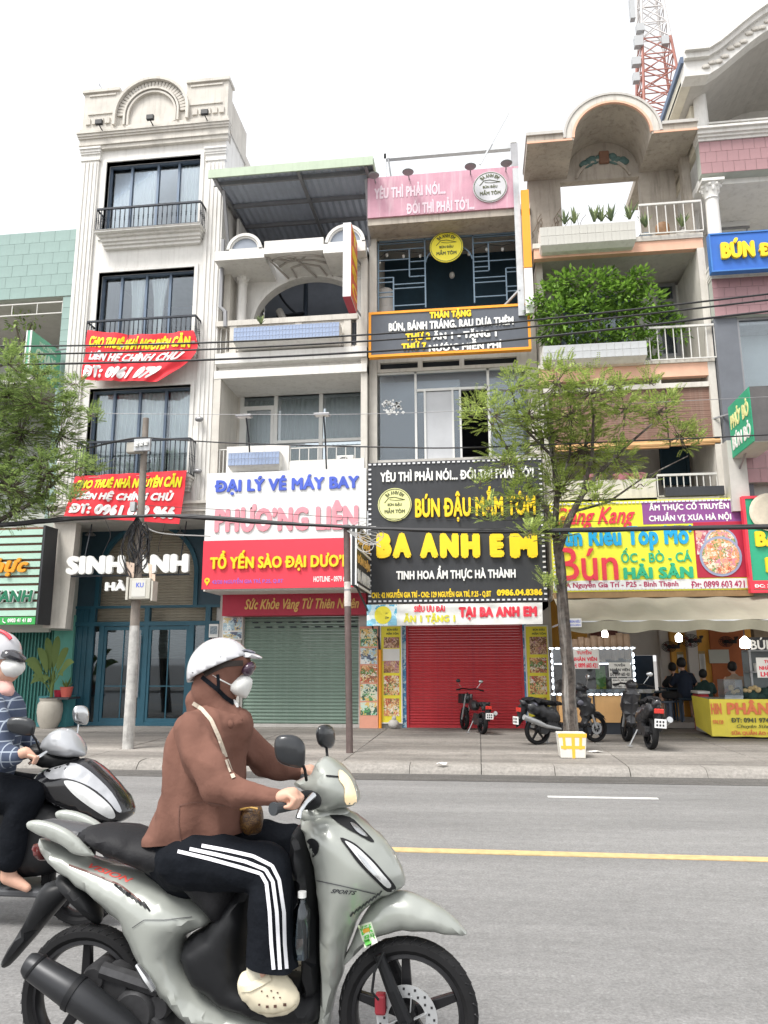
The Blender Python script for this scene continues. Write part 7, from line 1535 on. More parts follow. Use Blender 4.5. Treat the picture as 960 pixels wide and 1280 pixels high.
# ================================================================== shaped shells, soft bodies
def smooth_poly(P,k=4):
 n=len(P);out=[]
 for i in range(n):
  p0,p1,p2_,p3=[Vector(P[(i+d)%n]) for d in (-1,0,1,2)]
  for j in range(k):u=j/k;out.append(.5*((2*p1)+(p2_-p0)*u+(2*p0-5*p1+4*p2_-p3)*u*u+(3*p1-p0-3*p2_+p3)*u ** 3))
 return out
def pillow(q,P,yc,W,r,step=.025,k=4,lean=0.0,wf=None):
 """a rounded shell: outline in x, z swelling to +-W about yc within distance r of its edge"""
 B=[Vector((p[0],p[1])) for p in (smooth_poly(P,k) if k>1 else P)];n=len(B)
 def dist(p):
  d=9.
  for i in range(n):
   a,b_=B[i],B[(i+1)%n];ab=b_-a;t_=max(0,min(1,(p-a).dot(ab)/max(ab.dot(ab),1e-12)));d=min(d,(p-a-ab*t_).length)
  return d
 def inside(p):
  c=False
  for i in range(n):
   a,b_=B[i],B[i-1]
   if (a.y>p.y)!=(b_.y>p.y) and p.x<(b_.x-a.x)*(p.y-a.y)/(b_.y-a.y)+a.x:c=not c
  return c
 x0,x1=min(p.x for p in B),max(p.x for p in B);z0,z1=min(p.y for p in B),max(p.y for p in B);pts=list(B);j=0;z=z0;ar=sum(B[i].x*B[(i+1)%n].y-B[(i+1)%n].x*B[i].y for i in range(n));sg=1 if ar>0 else-1;r0=min(r,.05)
 for off in (.10*r0,.35*r0,.75*r0):
  last=None
  for i in range(n):
   t_=(B[(i+1)%n]-B[i-1]).normalized();p=B[i]+Vector((-t_.y,t_.x))*sg*off
   if inside(p) and dist(p)>off*.93 and (last is None or (p-last).length>off*.5):pts.append(p);last=p
 while z<z1:
  x=x0+(step/2 if j%2 else 0)
  while x<x1:
   p=Vector((x,z))
   if inside(p) and dist(p)>.75*r0+step*.35:pts.append(p)
   x+=step
  z+=step*.87;j+=1
 V,E_,F,*_=delaunay_2d_cdt(pts,[(i,(i+1)%n) for i in range(n)],[],1,1e-6)
 bd={}
 for f_ in F:
  for a,b_ in zip(f_,f_[1:]+f_[:1]):bd[(a,b_)]=1
 rim=[(a,b_) for a,b_ in bd if (b_,a) not in bd];rs={a for e in rim for a in e};m=len(V);top=[];bot=[];ws=[W*(math.sqrt(1-(1-(0 if i in rs else min(dist(p)/r,1))) ** 2)*.93+.07)*(wf(p.x,p.y) if wf else 1) for i,p in enumerate(V)];nb=[set() for _ in V]
 for f_ in F:
  for a in f_:nb[a] |= set(f_)
 for _ in range(3):ws=[ws[i] if i in rs or not nb[i] else .4*ws[i]+.6*sum(ws[j] for j in nb[i])/len(nb[i]) for i in range(m)]
 for i,p in enumerate(V):
  w_=ws[i];y=yc+lean*(p.x-x0);top.append((p.x,y-w_,p.y));bot.append((p.x,y+w_,p.y))
 return q.add(top+bot,[tuple(f_) for f_ in F]+[tuple(m+i for i in reversed(f_)) for f_ in F]+[(b_,a,m+a,m+b_) for a,b_ in rim])
def cap(q,p,r,p2_,r2,sy=1.0,n=14):
 """a tapering limb with round ends; sy squeezes it across Y"""
 p,p2_=Vector(p),Vector(p2_);d=(p2_-p);d=d.normalized() if d.length>1e-6 else Vector((0,0,1));a=d.cross(Vector((0,1,0)));a=a.normalized() if a.length>.05 else Vector((1,0,0));b_=d.cross(a);R_=[]
 for k in range(5):f_=-PI/2+PI/2*k/4;R_.append((p+d*r*math.sin(f_),max(r*math.cos(f_),1e-4)))
 for k in range(5):f_=PI/2*k/4;R_.append((p2_+d*r2*math.sin(f_),max(r2*math.cos(f_),1e-4)))
 vs=[]
 for c,rr in R_:
  for k in range(n):t_=2*PI*k/n;o=a*math.cos(t_)*rr+b_*math.sin(t_)*rr;o.y *= sy;vs.append(c+o)
 m=len(R_);return q.add(vs,[(i*n+k,i*n+(k+1)%n,(i+1)*n+(k+1)%n,(i+1)*n+k) for i in range(m-1) for k in range(n)]+[tuple(range(n-1,-1,-1)),tuple((m-1)*n+k for k in range(n))])
def chain(q,pts,sy=1.0):
 for (p,r),(p2_,r2) in zip(pts,pts[1:]):cap(q,p,r,p2_,r2,sy)
def soft(q,name,m,parent,voxel=.012,smooth=6,fold=0.0,fs=9.0,fz=.7):
 """melt overlapping limbs into one continuous skin"""
 me=q.mesh('tmp');o=bpy.data.objects.new('tmp',me);COL.objects.link(o)
 md=o.modifiers.new('r','REMESH');md.mode='VOXEL';md.voxel_size=voxel;s_=o.modifiers.new('s','SMOOTH');s_.factor=.5;s_.iterations=smooth
 me2=bpy.data.meshes.new_from_object(o.evaluated_get(bpy.context.evaluated_depsgraph_get()));bpy.data.objects.remove(o)
 off=OFF.get(parent.name,Vector()) if parent else Vector()
 if fold:
  nn=[v.normal.copy() for v in me2.vertices]
  for v,n_ in zip(me2.vertices,nn):
   p=v.co;a=noise.noise(Vector((p.x*fs,p.y*fs*.6,p.z*fs*fz)));b_=1-abs(noise.noise(Vector((p.x*fs*.8+p.z*fs*fz,p.y*fs,p.z*fs*fz*.5+5))))*2;v.co=p+n_*fold*(a+b_*.8-.4)
 for v in me2.vertices:v.co-=off
 me2.materials.clear();me2.materials.append(m);me2.name=name;shade(me2,3.2);return link(name,me2,m,parent)
def bvh_of(objs):
 V,F=[],[]
 for o in objs:
  off=OFF.get(o.name,Vector());k=len(V);V+=[v.co+off for v in o.data.vertices];F+=[[i+k for i in p.vertices] for p in o.data.polygons]
 return BVHTree.FromPolygons(V,F)
def ribbon(tree,pts,wpx,m,name,parent,lift=.004,n=40,yd=3.0):
 """a strip laid on the surface that the path runs over"""
 P=[Vector(p) for p in pts];L_=[0]
 for a,b_ in zip(P,P[1:]):L_.append(L_[-1]+(b_-a).length)
 q=MB();rows=[]
 for k in range(n+1):
  s_=L_[-1]*k/n;i=max(j for j in range(len(L_)) if L_[j]<=s_+1e-6);i=min(i,len(P)-2);u=(s_-L_[i])/max(L_[i+1]-L_[i],1e-6);c=P[i].lerp(P[i+1],u);d=(P[i+1]-P[i]).normalized();nr=Vector((-d.y,d.x));row=[]
  for sg in (-1,0,1):
   e=c+nr*sg*wpx/2;rd=ray(e.x,e.y).normalized();hit=tree.ray_cast(EYE,rd)
   if hit[0] is None:row=None;break
   row.append(hit[0]-rd*lift)
  rows.append(row)
 for a,b_ in zip(rows,rows[1:]):
  if a and b_ and all((x_-y_).length<.12 for x_,y_ in zip(a,b_)):q.add(a+b_,[(0,1,4,3),(1,2,5,4)])
 return q.build(name,m,parent,smooth=True) if q.f else None
def wheel(parent,hub,r,w_,tyre,rim,spokes=5,disc=None,n=40,name='wheel'):
 c=hub;q=MB();pr=[(r*.80,-w_*.32),(r*.86,-w_*.5),(r*.94,-w_*.48),(r*.985,-w_*.28),(r,0),(r*.985,w_*.28),(r*.94,w_*.48),(r*.86,w_*.5),(r*.80,w_*.32)];q.lathe(pr,c,'Y',n);t_=q.build(name,tyre,parent,smooth=True,fix=True)
 if r>.2 and n>30:
  g_=MB()
  for k in range(44):
   a=2*PI*k/44
   for sg in (-1,1):p=Vector((c[0]+r*.993*math.cos(a),c[1]+sg*w_*.12,c[2]+r*.993*math.sin(a)));p2_=Vector((c[0]+r*.955*math.cos(a+.09),c[1]+sg*w_*.46,c[2]+r*.955*math.sin(a+.09)));g_.bar(p,p2_,.004)
  g_.build('tread',asb,t_,kind='stuff')
 q=MB();q.lathe([(r*.80,-w_*.34),(r*.75,-w_*.38),(r*.72,-w_*.2),(r*.72,w_*.2),(r*.75,w_*.38),(r*.80,w_*.34)],c,'Y',n);q.lathe([(0,-w_*.5),(r*.13,-w_*.45),(r*.17,-w_*.1),(r*.17,w_*.4),(0,w_*.45)],c,'Y',16);q.build('rim',rim,t_,smooth=True,fix=True)
 sp_=MB()
 for k in range(spokes):
  a=2*PI*k/spokes+.35;d=Vector((math.cos(a),0,math.sin(a)));s_=Vector((-d.z,0,d.x));o=Vector(c);A=[o+d*r*.1-s_*r*.085,o+d*r*.1+s_*r*.085,o+d*r*.76+s_*r*.055,o+d*r*.76-s_*r*.055];y=Vector((0,w_*.18,0));sp_=MB();sp_.add([v-y for v in A]+[v+y for v in A],[(3,2,1,0),(4,5,6,7),(0,1,5,4),(1,2,6,5),(2,3,7,6),(3,0,4,7)]);sp_.build('spoke',rim,t_,bevel=.004,fix=True)
 if disc:
  q=MB();R1=r*.43;yy=c[1]+disc
  q.lathe([(R1*.62,-.002),(R1,-.002),(R1,.002),(R1*.62,.002),(R1*.62,-.002)],(c[0],yy,c[2]),'Y',36)
  for k in range(6):a=k*PI/3;q.bar((c[0]+r*.1*math.cos(a),yy,c[2]+r*.1*math.sin(a)),(c[0]+R1*.68*math.cos(a+.3),yy,c[2]+R1*.68*math.sin(a+.3)),.014,.004)
  q.build('brake_disc',galv,t_,fix=True);q=MB()
  for k in range(30):a=2*PI*k/30;rr=R1*(.74 if k%2 else .89);q.box(c[0]+rr*math.cos(a)-.004,c[0]+rr*math.cos(a)+.004,yy-.0035,yy-.0022,c[2]+rr*math.sin(a)-.004,c[2]+rr*math.sin(a)+.004)
  q.build('disc_holes',asb,t_,kind='stuff')
 return t_
skin=mat('skin',(.56,.33,.24),.55,var=.06,scale=12);brown_knit=mat('brown_jacket_fabric',(.165,.083,.063),.92,var=.16,scale=5,bump=.45,bscale=8,bdist=.03,spec=.1);black_cloth=mat('black_track_fabric',(.008,.0095,.013),.8,var=.25,scale=5,bump=.8,bscale=9,bdist=.03,spec=.08)
silver=mat('grey_green_scooter_paint',(.30,.315,.29),.30,metal=.15,var=.04,scale=3,spec=.5,coat=.6);blkp=mat('satin_black_plastic',(.010,.0105,.012),.45,var=.15,scale=8,spec=.25);seatm=mat('black_vinyl_seat',(.014,.014,.016),.6,var=.1,bump=.2,bscale=120,spec=.2);tyre_m=mat('tyre_rubber',(.016,.016,.017),.85,var=.2,scale=12,spec=.15);rim_m=mat('black_alloy',(.016,.016,.018),.35,metal=.4,var=.05);chrome=mat('polished_metal',(.55,.56,.57),.18,metal=.9,var=0)
lens=mat('clear_lamp_lens',(.55,.56,.56),.08,var=.15,scale=14,spec=.8,coat=.8);glare_lens=mat('lens_painted_glare',(.80,.62,.38),.12,var=.2,scale=12,emit=.12);whitep=mat('glossy_white',(.48,.48,.50),.2,var=.02,coat=.6);maskm=mat('mask_fabric',(.66,.66,.64),.85,var=.03);cream=mat('cream_clog_foam',(.62,.56,.42),.65,var=.05,scale=5);hole=mat('clog_hole_dark',(.10,.055,.04),.9,var=0);mirror_m=mat('mirror_back',(.016,.018,.021),.3,var=.05,coat=.4)  # warm lens: orange glare put into a clear head lamp's colour and emission

# ================================================================== near scooter, ridden towards the right
YR=3.1
def S(pts,Y=YR-.06):return [(at(x,y,Y).x,at(x,y,Y).z) for x,y in pts]
sc1=thing('scooter','large grey-green scooter in the foreground with black seat and green sticker on its fender','scooter',(at(300,1200,YR).x,YR,0))
def shell(name,pts,m,W,r,Y=YR,par=None,step=.022,k=3,wf=None,tY=None):
 q=MB();pillow(q,S(pts,tY if tY else Y-W*.6),Y,W,r,step,k,wf=wf);return q.build(name,m,par or sc1,smooth=True)
shell('side_cowl',[(33,1055),(60,1063),(85,1073),(113,1084),(165,1097),(206,1118),(243,1138),(260,1157),(243,1168),(222,1180),(222,1207),(236,1234),(261,1255),(300,1272),(345,1284),(380,1290),(380,1305),(300,1305),(236,1292),(220,1276),(186,1242),(165,1208),(149,1170),(132,1148),(100,1124),(66,1098),(44,1080)],silver,.165,.10,wf=lambda x,z:.62+.38*min(1,max(0,(x-at(33,1060,YR).x)/.6)))
shell('front_shield',[(371,1024),(408,1020),(433,1021),(451,1035),(470,1051),(485,1068),(499,1094),(503,1115),(484,1126),(462,1137),(445,1155),(437,1175),(427,1203),(424,1228),(415,1252),(408,1285),(404,1305),(386,1305),(395,1278),(395,1228),(393,1155),(391,1119),(386,1090),(379,1060),(371,1040)],silver,.17,.13,wf=lambda x,z:1-.35*max(0,(x-at(450,1100,YR).x)/.25))
q=MB();pillow(q,S([(462,1135),(478,1124),(499,1119),(520,1125),(545,1138),(566,1153),(583,1172),(578,1176),(555,1173),(513,1169),(484,1172),(459,1184),(440,1202),(426,1215),(423,1210),(435,1188),(446,1160)],YR-.06),YR,.075,.05,.02,3);q.build('front_fender',silver,sc1,smooth=True)
shell('handlebar_cowl',[(362,983),(372,976),(384,971),(390,958),(399,949),(409,950),(423,960),(436,973),(444,993),(446,1004),(436,1012),(420,1014),(404,1020),(388,1010),(384,996),(371,989)],silver,.125,.07)
shell('neck_cowl',[(370,1004),(388,1005),(410,1010),(428,1012),(436,1022),(420,1032),(392,1036),(376,1030)],silver,.09,.05)
shell('seat',[(84,1047),(100,1038),(130,1035),(165,1041),(200,1050),(240,1056),(275,1066),(296,1084),(296,1110),(290,1140),(275,1160),(262,1158),(241,1130),(210,1108),(170,1092),(130,1073),(103,1060)],seatm,.15,.07)
shell('footwell',[(224,1182),(245,1168),(262,1155),(285,1120),(312,1110),(304,1180),(310,1228),(394,1238),(392,1292),(345,1284),(300,1274),(262,1255),(238,1234),(223,1208)],blkp,.145,.06)
shell('inner_shield',[(366,1038),(376,1042),(385,1070),(391,1119),(394,1180),(394,1262),(370,1262),(374,1200),(372,1150),(362,1100),(358,1060)],blkp,.15,.05)
for sg in (-1,1):
 q=MB();pillow(q,S([(27,1033),(32,1028),(48,1028),(74,1037),(93,1051),(112,1071),(104,1073),(86,1070),(74,1060),(52,1050),(33,1041)],YR-.14),YR+sg*.105,.022,.02,.02,3);q.build('grab_rail',silver,sc1,smooth=True)
shell('tail_top',[(34,1031),(60,1028),(92,1034),(112,1040),(96,1052),(66,1046),(40,1040)],mat('dark_grey_plastic',(.07,.072,.078),.4,var=.1),.09,.03)
shell('tail_lamp',[(34,1059),(46,1063),(50,1078),(43,1077)],mat('dull_red_lens',(.10,.02,.02),.2,var=.1,coat=.5),.085,.03)
shell('rear_mudguard',[(50,1108),(82,1106),(84,1118),(66,1140),(34,1178),(4,1212),(-6,1210),(8,1186),(32,1146)],blkp,.07,.04);shell('hugger',[(70,1096),(104,1116),(120,1150),(112,1160),(88,1132),(66,1110)],blkp,.08,.04)
wheel(sc1,(-1.565,YR,.262),.262,.085,tyre_m,rim_m);w1=wheel(sc1,(-.297,YR,.262),.262,.08,tyre_m,rim_m,disc=-.045)
q=MB();A=at(473,1196,YR-.09);B=Vector((-.297,YR-.085,.262))
for sg in (-1,1):q.tube([(A.x,YR+sg*.07,A.z),(A.x+(B.x-A.x)*.5,YR+sg*.085,(A.z+B.z)/2),(B.x,YR+sg*.08,B.z)],[.02,.023,.026],10)
q.lathe([(0,-.012),(.016,-.012),(.018,0),(0,0)],(B.x,YR-.112,B.z),'Y',6);q.build('fork',blkp,sc1,smooth=True)
q=MB();c=at(474,1258,YR-.09);q.box(c.x-.02,c.x+.022,YR-.075,YR-.03,c.z-.04,c.z+.03);q.build('brake_caliper',mat('caliper_red',(.22,.02,.03),.4,var=.05),sc1,bevel=.01);q=MB();q.tube([at(480,1190,YR-.1),at(468,1215,YR-.12),at(465,1240,YR-.12),c+Vector((0,-.02,.03))],.005,6);q.build('brake_hose',blkp,sc1)
q=MB();q.tube([at(34,1204,YR-.19),at(40,1207,YR-.19),at(85,1236,YR-.19),at(92,1240,YR-.19),at(150,1282,YR-.17),at(180,1300,YR-.14)],[.036,.046,.056,.060,.056,.03],20);q.build('exhaust',mat('matt_exhaust',(.028,.029,.032),.38,metal=.4,var=.1),sc1,smooth=True);q=MB();q.tube([at(90,1239,YR-.19),at(96,1243,YR-.19)],.063,20);q.tube([at(44,1208,YR-.19),at(46,1210,YR-.19)],.050,20);q.build('exhaust_band',blkp,sc1,smooth=True)
q=MB();
for px,py,r_,l_ in ((150,1225,.07,.2),(178,1255,.085,.24),(190,1285,.09,.22),(128,1215,.05,.22),(205,1250,.05,.2)):c=at(px,py,YR-.04);q.lathe([(0,-l_/2),(r_*.8,-l_/2),(r_,-l_*.4),(r_,l_/2),(0,l_/2)],(c.x,YR-.01,c.z),'Y',18)
q.tube([at(128,1212,YR-.1),at(200,1236,YR-.1)],.03,8);q.build('engine',mat('engine_dark_metal',(.05,.05,.053),.5,metal=.5,var=.3,scale=20),sc1,smooth=True,fix=True)
q=MB();q.tube([at(171,1206,YR-.16),at(182,1222,YR-.17),at(192,1238,YR-.17)],[.009,.016,.012],8);q.build('kick_lever',chrome,sc1,smooth=True);q=MB();q.tube([at(392,1006,YR),at(374,1005,YR-.18),at(356,1008,YR-.27)],.013,8);q.tube([at(395,985,YR),at(384,975,YR+.2),at(380,972,YR+.34)],.013,8);q.build('handlebar',blkp,sc1);q=MB();q.tube([at(372,1005,YR-.21),at(343,1011,YR-.34)],.0185,14);q.tube([at(344,1010.8,YR-.335),at(341,1011.3,YR-.345)],.023,14);q.tube([at(384,974,YR+.2),at(379,971,YR+.33)],.018,12);q.build('grip',mat('grip_rubber',(.035,.04,.045),.7,var=.1),sc1,smooth=True)
q=MB();q.tube([at(392,994,YR-.2),at(382,1004,YR-.25),at(375,1014,YR-.28),at(373,1023,YR-.29)],[.012,.009,.009,.011],8);q.build('brake_lever',chrome,sc1,smooth=True);shell('switch_housing',[(372,992),(388,989),(400,998),(398,1010),(384,1014),(373,1008)],blkp,.03,.02,Y=YR-.17)
def mirror(par,c,rx,rz,Y,stem,turn=0.0,m=None):
 q=MB();P=[(c.x+rx*a,c.z+rz*b_) for a,b_ in ((-1,.25),(-.86,.9),(-.3,1.05),(.45,.95),(.95,.45),(1.02,-.3),(.9,-1),(.1,-.98),(-.75,-.62))];pillow(q,P,Y,.025,.03,.015,3)
 if turn:
  M=Matrix.Translation((c.x,Y,c.z)) @ Matrix.Rotation(turn,4,'Z') @ Matrix.Translation((-c.x,-Y,-c.z));q.v=[tuple(M @ Vector(v)) for v in q.v]
 o=q.build('mirror',m or mirror_m,par,smooth=True);q=MB();q.tube(stem,.006,8);q.build('mirror_stem',m or blkp,o)
mirror(sc1,at(362,939,YR-.27),.057,.056,YR-.27,[at(376,950,YR-.27),at(381,962,YR-.26),at(383,975,YR-.2)],.12);mirror(sc1,at(407,921,YR+.25),.062,.050,YR+.25,[at(408,934,YR+.25),at(409,944,YR+.22),at(409,954,YR+.15)],1.25,None)
T1=bvh_of([o for o in sc1.children if o.type=='MESH' and o.name.split('.')[0] in ('side_cowl','front_shield','front_fender','handlebar_cowl')])
def decal(s,pts4,m,bold=.03,shear=.2,tree=None,par=sc1):
 """print laid on the panel: pts4 = TL, TR, BR, BL"""
 TL,TR,BR,BL=[Vector(p) for p in pts4];tr_=tree or T1
 def w_(x,z,d):
  e=(BL.lerp(BR,x)).lerp(TL.lerp(TR,x),z);rd=ray(e.x,e.y).normalized();h_=tr_.ray_cast(EYE,rd);return (h_[0] if h_[0] else EYE+rd*2.9)-rd*(.002+d)
 if s:return lettering(par,s,0,1,0,1,0,m,depth=.001,bold=bold,shear=shear,wave=w_)
 q=MB();n_=6;vs=[w_(i/n_,j/n_,0) for j in range(n_+1) for i in range(n_+1)];q.add(vs,[(j*(n_+1)+i,j*(n_+1)+i+1,(j+1)*(n_+1)+i+1,(j+1)*(n_+1)+i) for j in range(n_) for i in range(n_)]);return q.build('sticker',m,par,smooth=True)
def patch(tree,pts,m,name,par=sc1,lift=.004,step=4.0,k=3):
 B=smooth_poly([(a,b_) for a,b_ in pts],k);n=len(B);P_=list(B);x0,x1=min(p.x for p in B),max(p.x for p in B);y0,y1=min(p.y for p in B),max(p.y for p in B)
 P_+=[Vector((x0+step*i,y0+step*j)) for i in range(int((x1-x0)/step)+1) for j in range(int((y1-y0)/step)+1)]
 V,E_,F,*_=delaunay_2d_cdt(P_,[(i,(i+1)%n) for i in range(n)],[],1,1e-6);out=[]
 for p in V:
  rd=ray(p.x,p.y).normalized();h_=tree.ray_cast(EYE,rd);out.append((h_[0]-rd*lift) if h_[0] and h_[3]<9 else None)
 q=MB();fs=[tuple(f_) for f_ in F if all(out[i] is not None for i in f_)];q.add([o if o is not None else Vector() for o in out],[f_[::-1] for f_ in fs]);o=q.build(name,m,par,smooth=True);return o
patch(T1,[(425,962),(437,972),(444,988),(446,1003),(440,1011),(431,1002),(431,985),(424,974)],glare_lens,'head_lamp',lift=.006);patch(T1,[(408,968.5),(420,969.5),(431,970.5),(431,972.5),(420,971.5),(409,970.5)],blkp,'cowl_slot');patch(T1,[(412,1018.5),(437,1021),(452,1034),(467,1050),(464,1052),(448,1043),(428,1032)],blkp,'front_trim',lift=.005);patch(T1,[(438,1028),(446,1031),(459,1044),(456,1045),(446,1039)],chrome,'trim_inlay',lift=.008)
patch(T1,[(425,1047),(440,1052),(452,1061),(468,1076),(480,1090),(492,1104),(495,1112),(484,1115),(470,1102),(458,1090),(446,1077),(436,1063)],blkp,'lamp_surround',lift=.005);patch(T1,[(431,1051),(442,1056),(453,1065),(467,1079),(478,1092),(489,1106),(484,1110),(471,1098),(459,1086),(448,1073),(439,1062)],lens,'signal_lens',lift=.010);patch(T1,[(446,1066),(456,1074),(466,1086),(476,1099),(470,1096),(458,1083)],chrome,'lamp_reflector',lift=.0125)
patch(T1,[(383,1052),(390,1048),(398,1054),(397,1066),(390,1072),(384,1064)],blkp,'intake')
decal('VISION',[(114,1079),(167,1098),(162,1104),(109,1084)],mat('red_decal',(.70,.10,.08),.4,var=0),.03,.3);decal('SPORTS',[(415,1111),(446,1114),(444,1119),(413,1116)],sg_black,.03,.3)
decal('',[(447,1157),(464,1152),(472,1178),(456,1185)],mat('sticker_white',(.7,.74,.62),.4,var=0));e=decal('',[(449,1159),(463,1155),(470,1177),(457,1182)],mat('sticker_green',(.13,.55,.10),.4,var=.05));T3=bvh_of([e]);decal('',[(453,1162),(461,1159.5),(462.5,1164),(454.5,1167)],mat('sticker_orange',(.75,.35,.05),.4,var=0),tree=T3)
for k in range(9):x_=438+k*4.4;y_=1141-k*3.3;ribbon(T1,[(x_,y_+5),(x_+4,y_-1)],1.9,sg_black,'decal_stripe',sc1,n=3)
ribbon(T1,[(86,1081),(120,1093),(150,1106),(176,1126)],2.2,mat('brown_decal',(.13,.06,.05),.4,var=0),'decal_line',sc1)
for k in range(7):ribbon(T1,[(143+k*6,1105+k*3.6),(155+k*5.4,1116+k*3.8)],2.6,blkp,'decal_stripe',sc1,n=4)
ribbon(T1,[(377,1042),(386,1070),(392,1100),(425,1107),(470,1118)],1.3,MATS['dark_grey_plastic'],'panel_gap',sc1);ribbon(T1,[(240,1146),(205,1150),(180,1150),(165,1160)],1.0,MATS['dark_grey_plastic'],'panel_gap',sc1)

# ================================================================== rider in the brown jacket
r1=thing('person','foreground rider in brown hooded jacket, white helmet, face mask and striped black trousers','person',(at(240,1065,YR).x,YR,.8))
def A3(px,py,dy=0.0):return at(px,py,YR+dy)
q=MB()
cap(q,A3(277,838),.092,A3(281,852),.080,.86);cap(q,A3(288,850),.052,A3(295,858),.042,.75);cap(q,A3(303,842),.012,A3(309,849),.014);chain(q,[(A3(266,868),.052),(A3(256,900),.06)]);chain(q,[(A3(250,915),.10),(A3(240,980),.09),(A3(232,1050),.09)],1.1)
chain(q,[(A3(238,915,-.12),.04),(A3(270,985,-.24),.024),(A3(338,997,-.275),.015)]);chain(q,[(A3(275,915,.15),.055),(A3(328,950,.29),.03),(A3(379,966,.32),.02)])
chain(q,[(A3(236,1068,-.06),.07),(A3(335,1088,-.16),.05),(A3(325,1212,-.17),.038),(A3(345,1250,-.17),.03)]);chain(q,[(A3(235,1062,.06),.07),(A3(362,1052,.18),.045),(A3(368,1190,.17),.036)])
def hand(q,wr,kn,gr,side,spread):
 """palm from wrist to knuckles, four bent fingers round the grip, thumb from the side of the palm"""
 cap(q,wr,.024,wr.lerp(kn,.55),.027,1.0);cap(q,wr.lerp(kn,.5),.026,kn,.024,1.0);ax=(gr-kn)
 for k in range(4):
  o=spread*(k-1.5);ln=(.95,1.08,1.0,.8)[k];a=kn+o;b_=a+ax*.75*ln+Vector((.014,0,.004));c=a+ax*1.15*ln+Vector((-.006,0,-.012*ln));d=a+ax*.95*ln+Vector((-.026,0,-.018));cap(q,a,.0105,b_,.0098);cap(q,b_,.0098,c,.009);cap(q,c,.009,d,.008)
 tb=wr.lerp(kn,.45)+spread*-1.6;cap(q,tb,.013,tb+Vector((.022,0,-.016)),.011);cap(q,tb+Vector((.022,0,-.016)),.011,tb+Vector((.03,.004,-.042)),.0095)
hand(q,A3(352,996,-.285),A3(366,992,-.275),A3(370,1003,-.285),-1,Vector((-.004,-.021,-.001)));hand(q,A3(380,966,.32),A3(388,962,.31),A3(390,969,.31),1,Vector((0,.021,0)))
soft(q,'body',skin,r1,.0065,3)
# jacket with hood
q=MB();pillow(q,S([(240,880),(228,890),(219,899),(212,925),(204,960),(194,995),(181,1028),(168,1060),(180,1076),(222,1078),(252,1074),(276,1068),(293,1050),(295,1010),(294,975),(298,940),(302,912),(298,892),(284,884),(262,878)],YR-.1),YR,.165,.17,.03,3)
cap(q,A3(250,925),.115,A3(243,985),.125,1.2);cap(q,A3(204,1046),.055,A3(262,1040),.065,2.4);chain(q,[(A3(241,912,-.13),.072),(A3(252,945,-.19),.078),(A3(270,984,-.24),.066),(A3(308,993,-.27),.055),(A3(345,997,-.28),.036),(A3(353,996.5,-.285),.031)]);chain(q,[(A3(276,912,.13),.085),(A3(300,930,.22),.078),(A3(330,952,.29),.064),(A3(378,967,.32),.036)])
for k in range(6):u=k/6;p=A3(300+44*u,993+4*u,-.27);cap(q,p+Vector((0,0,.03-.012*u)),.012,p+Vector((.018,-.01,-.04+.012*u)),.012)
jk=soft(q,'jacket',brown_knit,r1,.009,3,fold=.026,fs=11,fz=.30);bm=bmesh.new();bm.from_mesh(jk.data);a=A3(176,1051);b_=A3(290,1040);bmesh.ops.bisect_plane(bm,geom=bm.verts[:]+bm.edges[:]+bm.faces[:],plane_co=a-OFF[r1.name],plane_no=Vector((-(b_.z-a.z),0,b_.x-a.x)),clear_inner=True);bm.to_mesh(jk.data);bm.free();shade(jk.data,3.2)
q=MB();pillow(q,S([(243,838),(237,858),(238,882),(250,900),(275,912),(298,914),(304,902),(300,888),(288,879),(291,868),(295,853),(303,838),(307,830),(306,822),(285,812),(258,818)],YR-.05),YR,.098,.07,.02,3);cap(q,A3(288,890,-.03),.035,A3(299,900,-.05),.02);cap(q,A3(262,886,-.06),.03,A3(288,906,-.09),.022);cap(q,A3(252,878),.07,A3(258,898),.085);hd=soft(q,'hood',brown_knit,r1,.008,3,fold=.006,fs=14)
q=MB();pillow(q,S([(299.5,842.5),(311.5,850),(308,862),(303.5,873.5),(293,869.5),(283,863),(287,853)],YR-.04),YR,.092,.045,.01,2);mk=q.build('face_mask',maskm,r1,smooth=True);q=MB();q.tube([A3(290,857,-.06),A3(276,850,-.10),A3(266,844,-.10)],.003,6);q.build('mask_strap',maskm,mk)
q=MB();pillow(q,S([(299,832),(310,827),(314.5,829),(314,838),(308,846),(300,842)],YR-.04),YR,.066,.03,.01,2);q.build('sunglasses',mat('violet_lens',(.05,.025,.045),.15,var=.1,coat=.5),r1,smooth=True)
# helmet
c=A3(277,842,0);bm=bmesh.new();q=MB();q.ball((c.x-.006,c.y,c.z+.004),(.126,.122,.133),40,26);bm.from_mesh(q.mesh('t'));a=A3(238,853);b_=A3(306,820.5);nrm=Vector((-(b_.z-a.z),0,(b_.x-a.x))).normalized();bmesh.ops.bisect_plane(bm,geom=bm.verts[:]+bm.edges[:]+bm.faces[:],plane_co=a,plane_no=nrm,clear_inner=True);me=bpy.data.meshes.new('helmet_shell');bm.to_mesh(me);bm.free()
for v in me.vertices:v.co-=OFF[r1.name]
me.materials.append(whitep);shade(me,1.0);hm=link('helmet',me,whitep,r1);md=hm.modifiers.new('solid','SOLIDIFY');md.thickness=.012;md.offset=1
q=MB();pillow(q,S([(282,822),(288,816),(300,813),(312,817),(321,821.5),(318,823.5),(300,823),(286,825)],YR-.07),YR,.102,.05,.012,3);q.build('visor',whitep,hm,smooth=True)
q=MB();pillow(q,S([(281,821),(286,815.5),(300,811),(312,814.5),(311,817),(300,814.5),(289,819),(284,824)],YR-.07),YR,.118,.05,.012,3);q.build('visor_band',mat('smoky_band',(.13,.13,.16),.3,var=.05),hm,smooth=True)
q=MB();
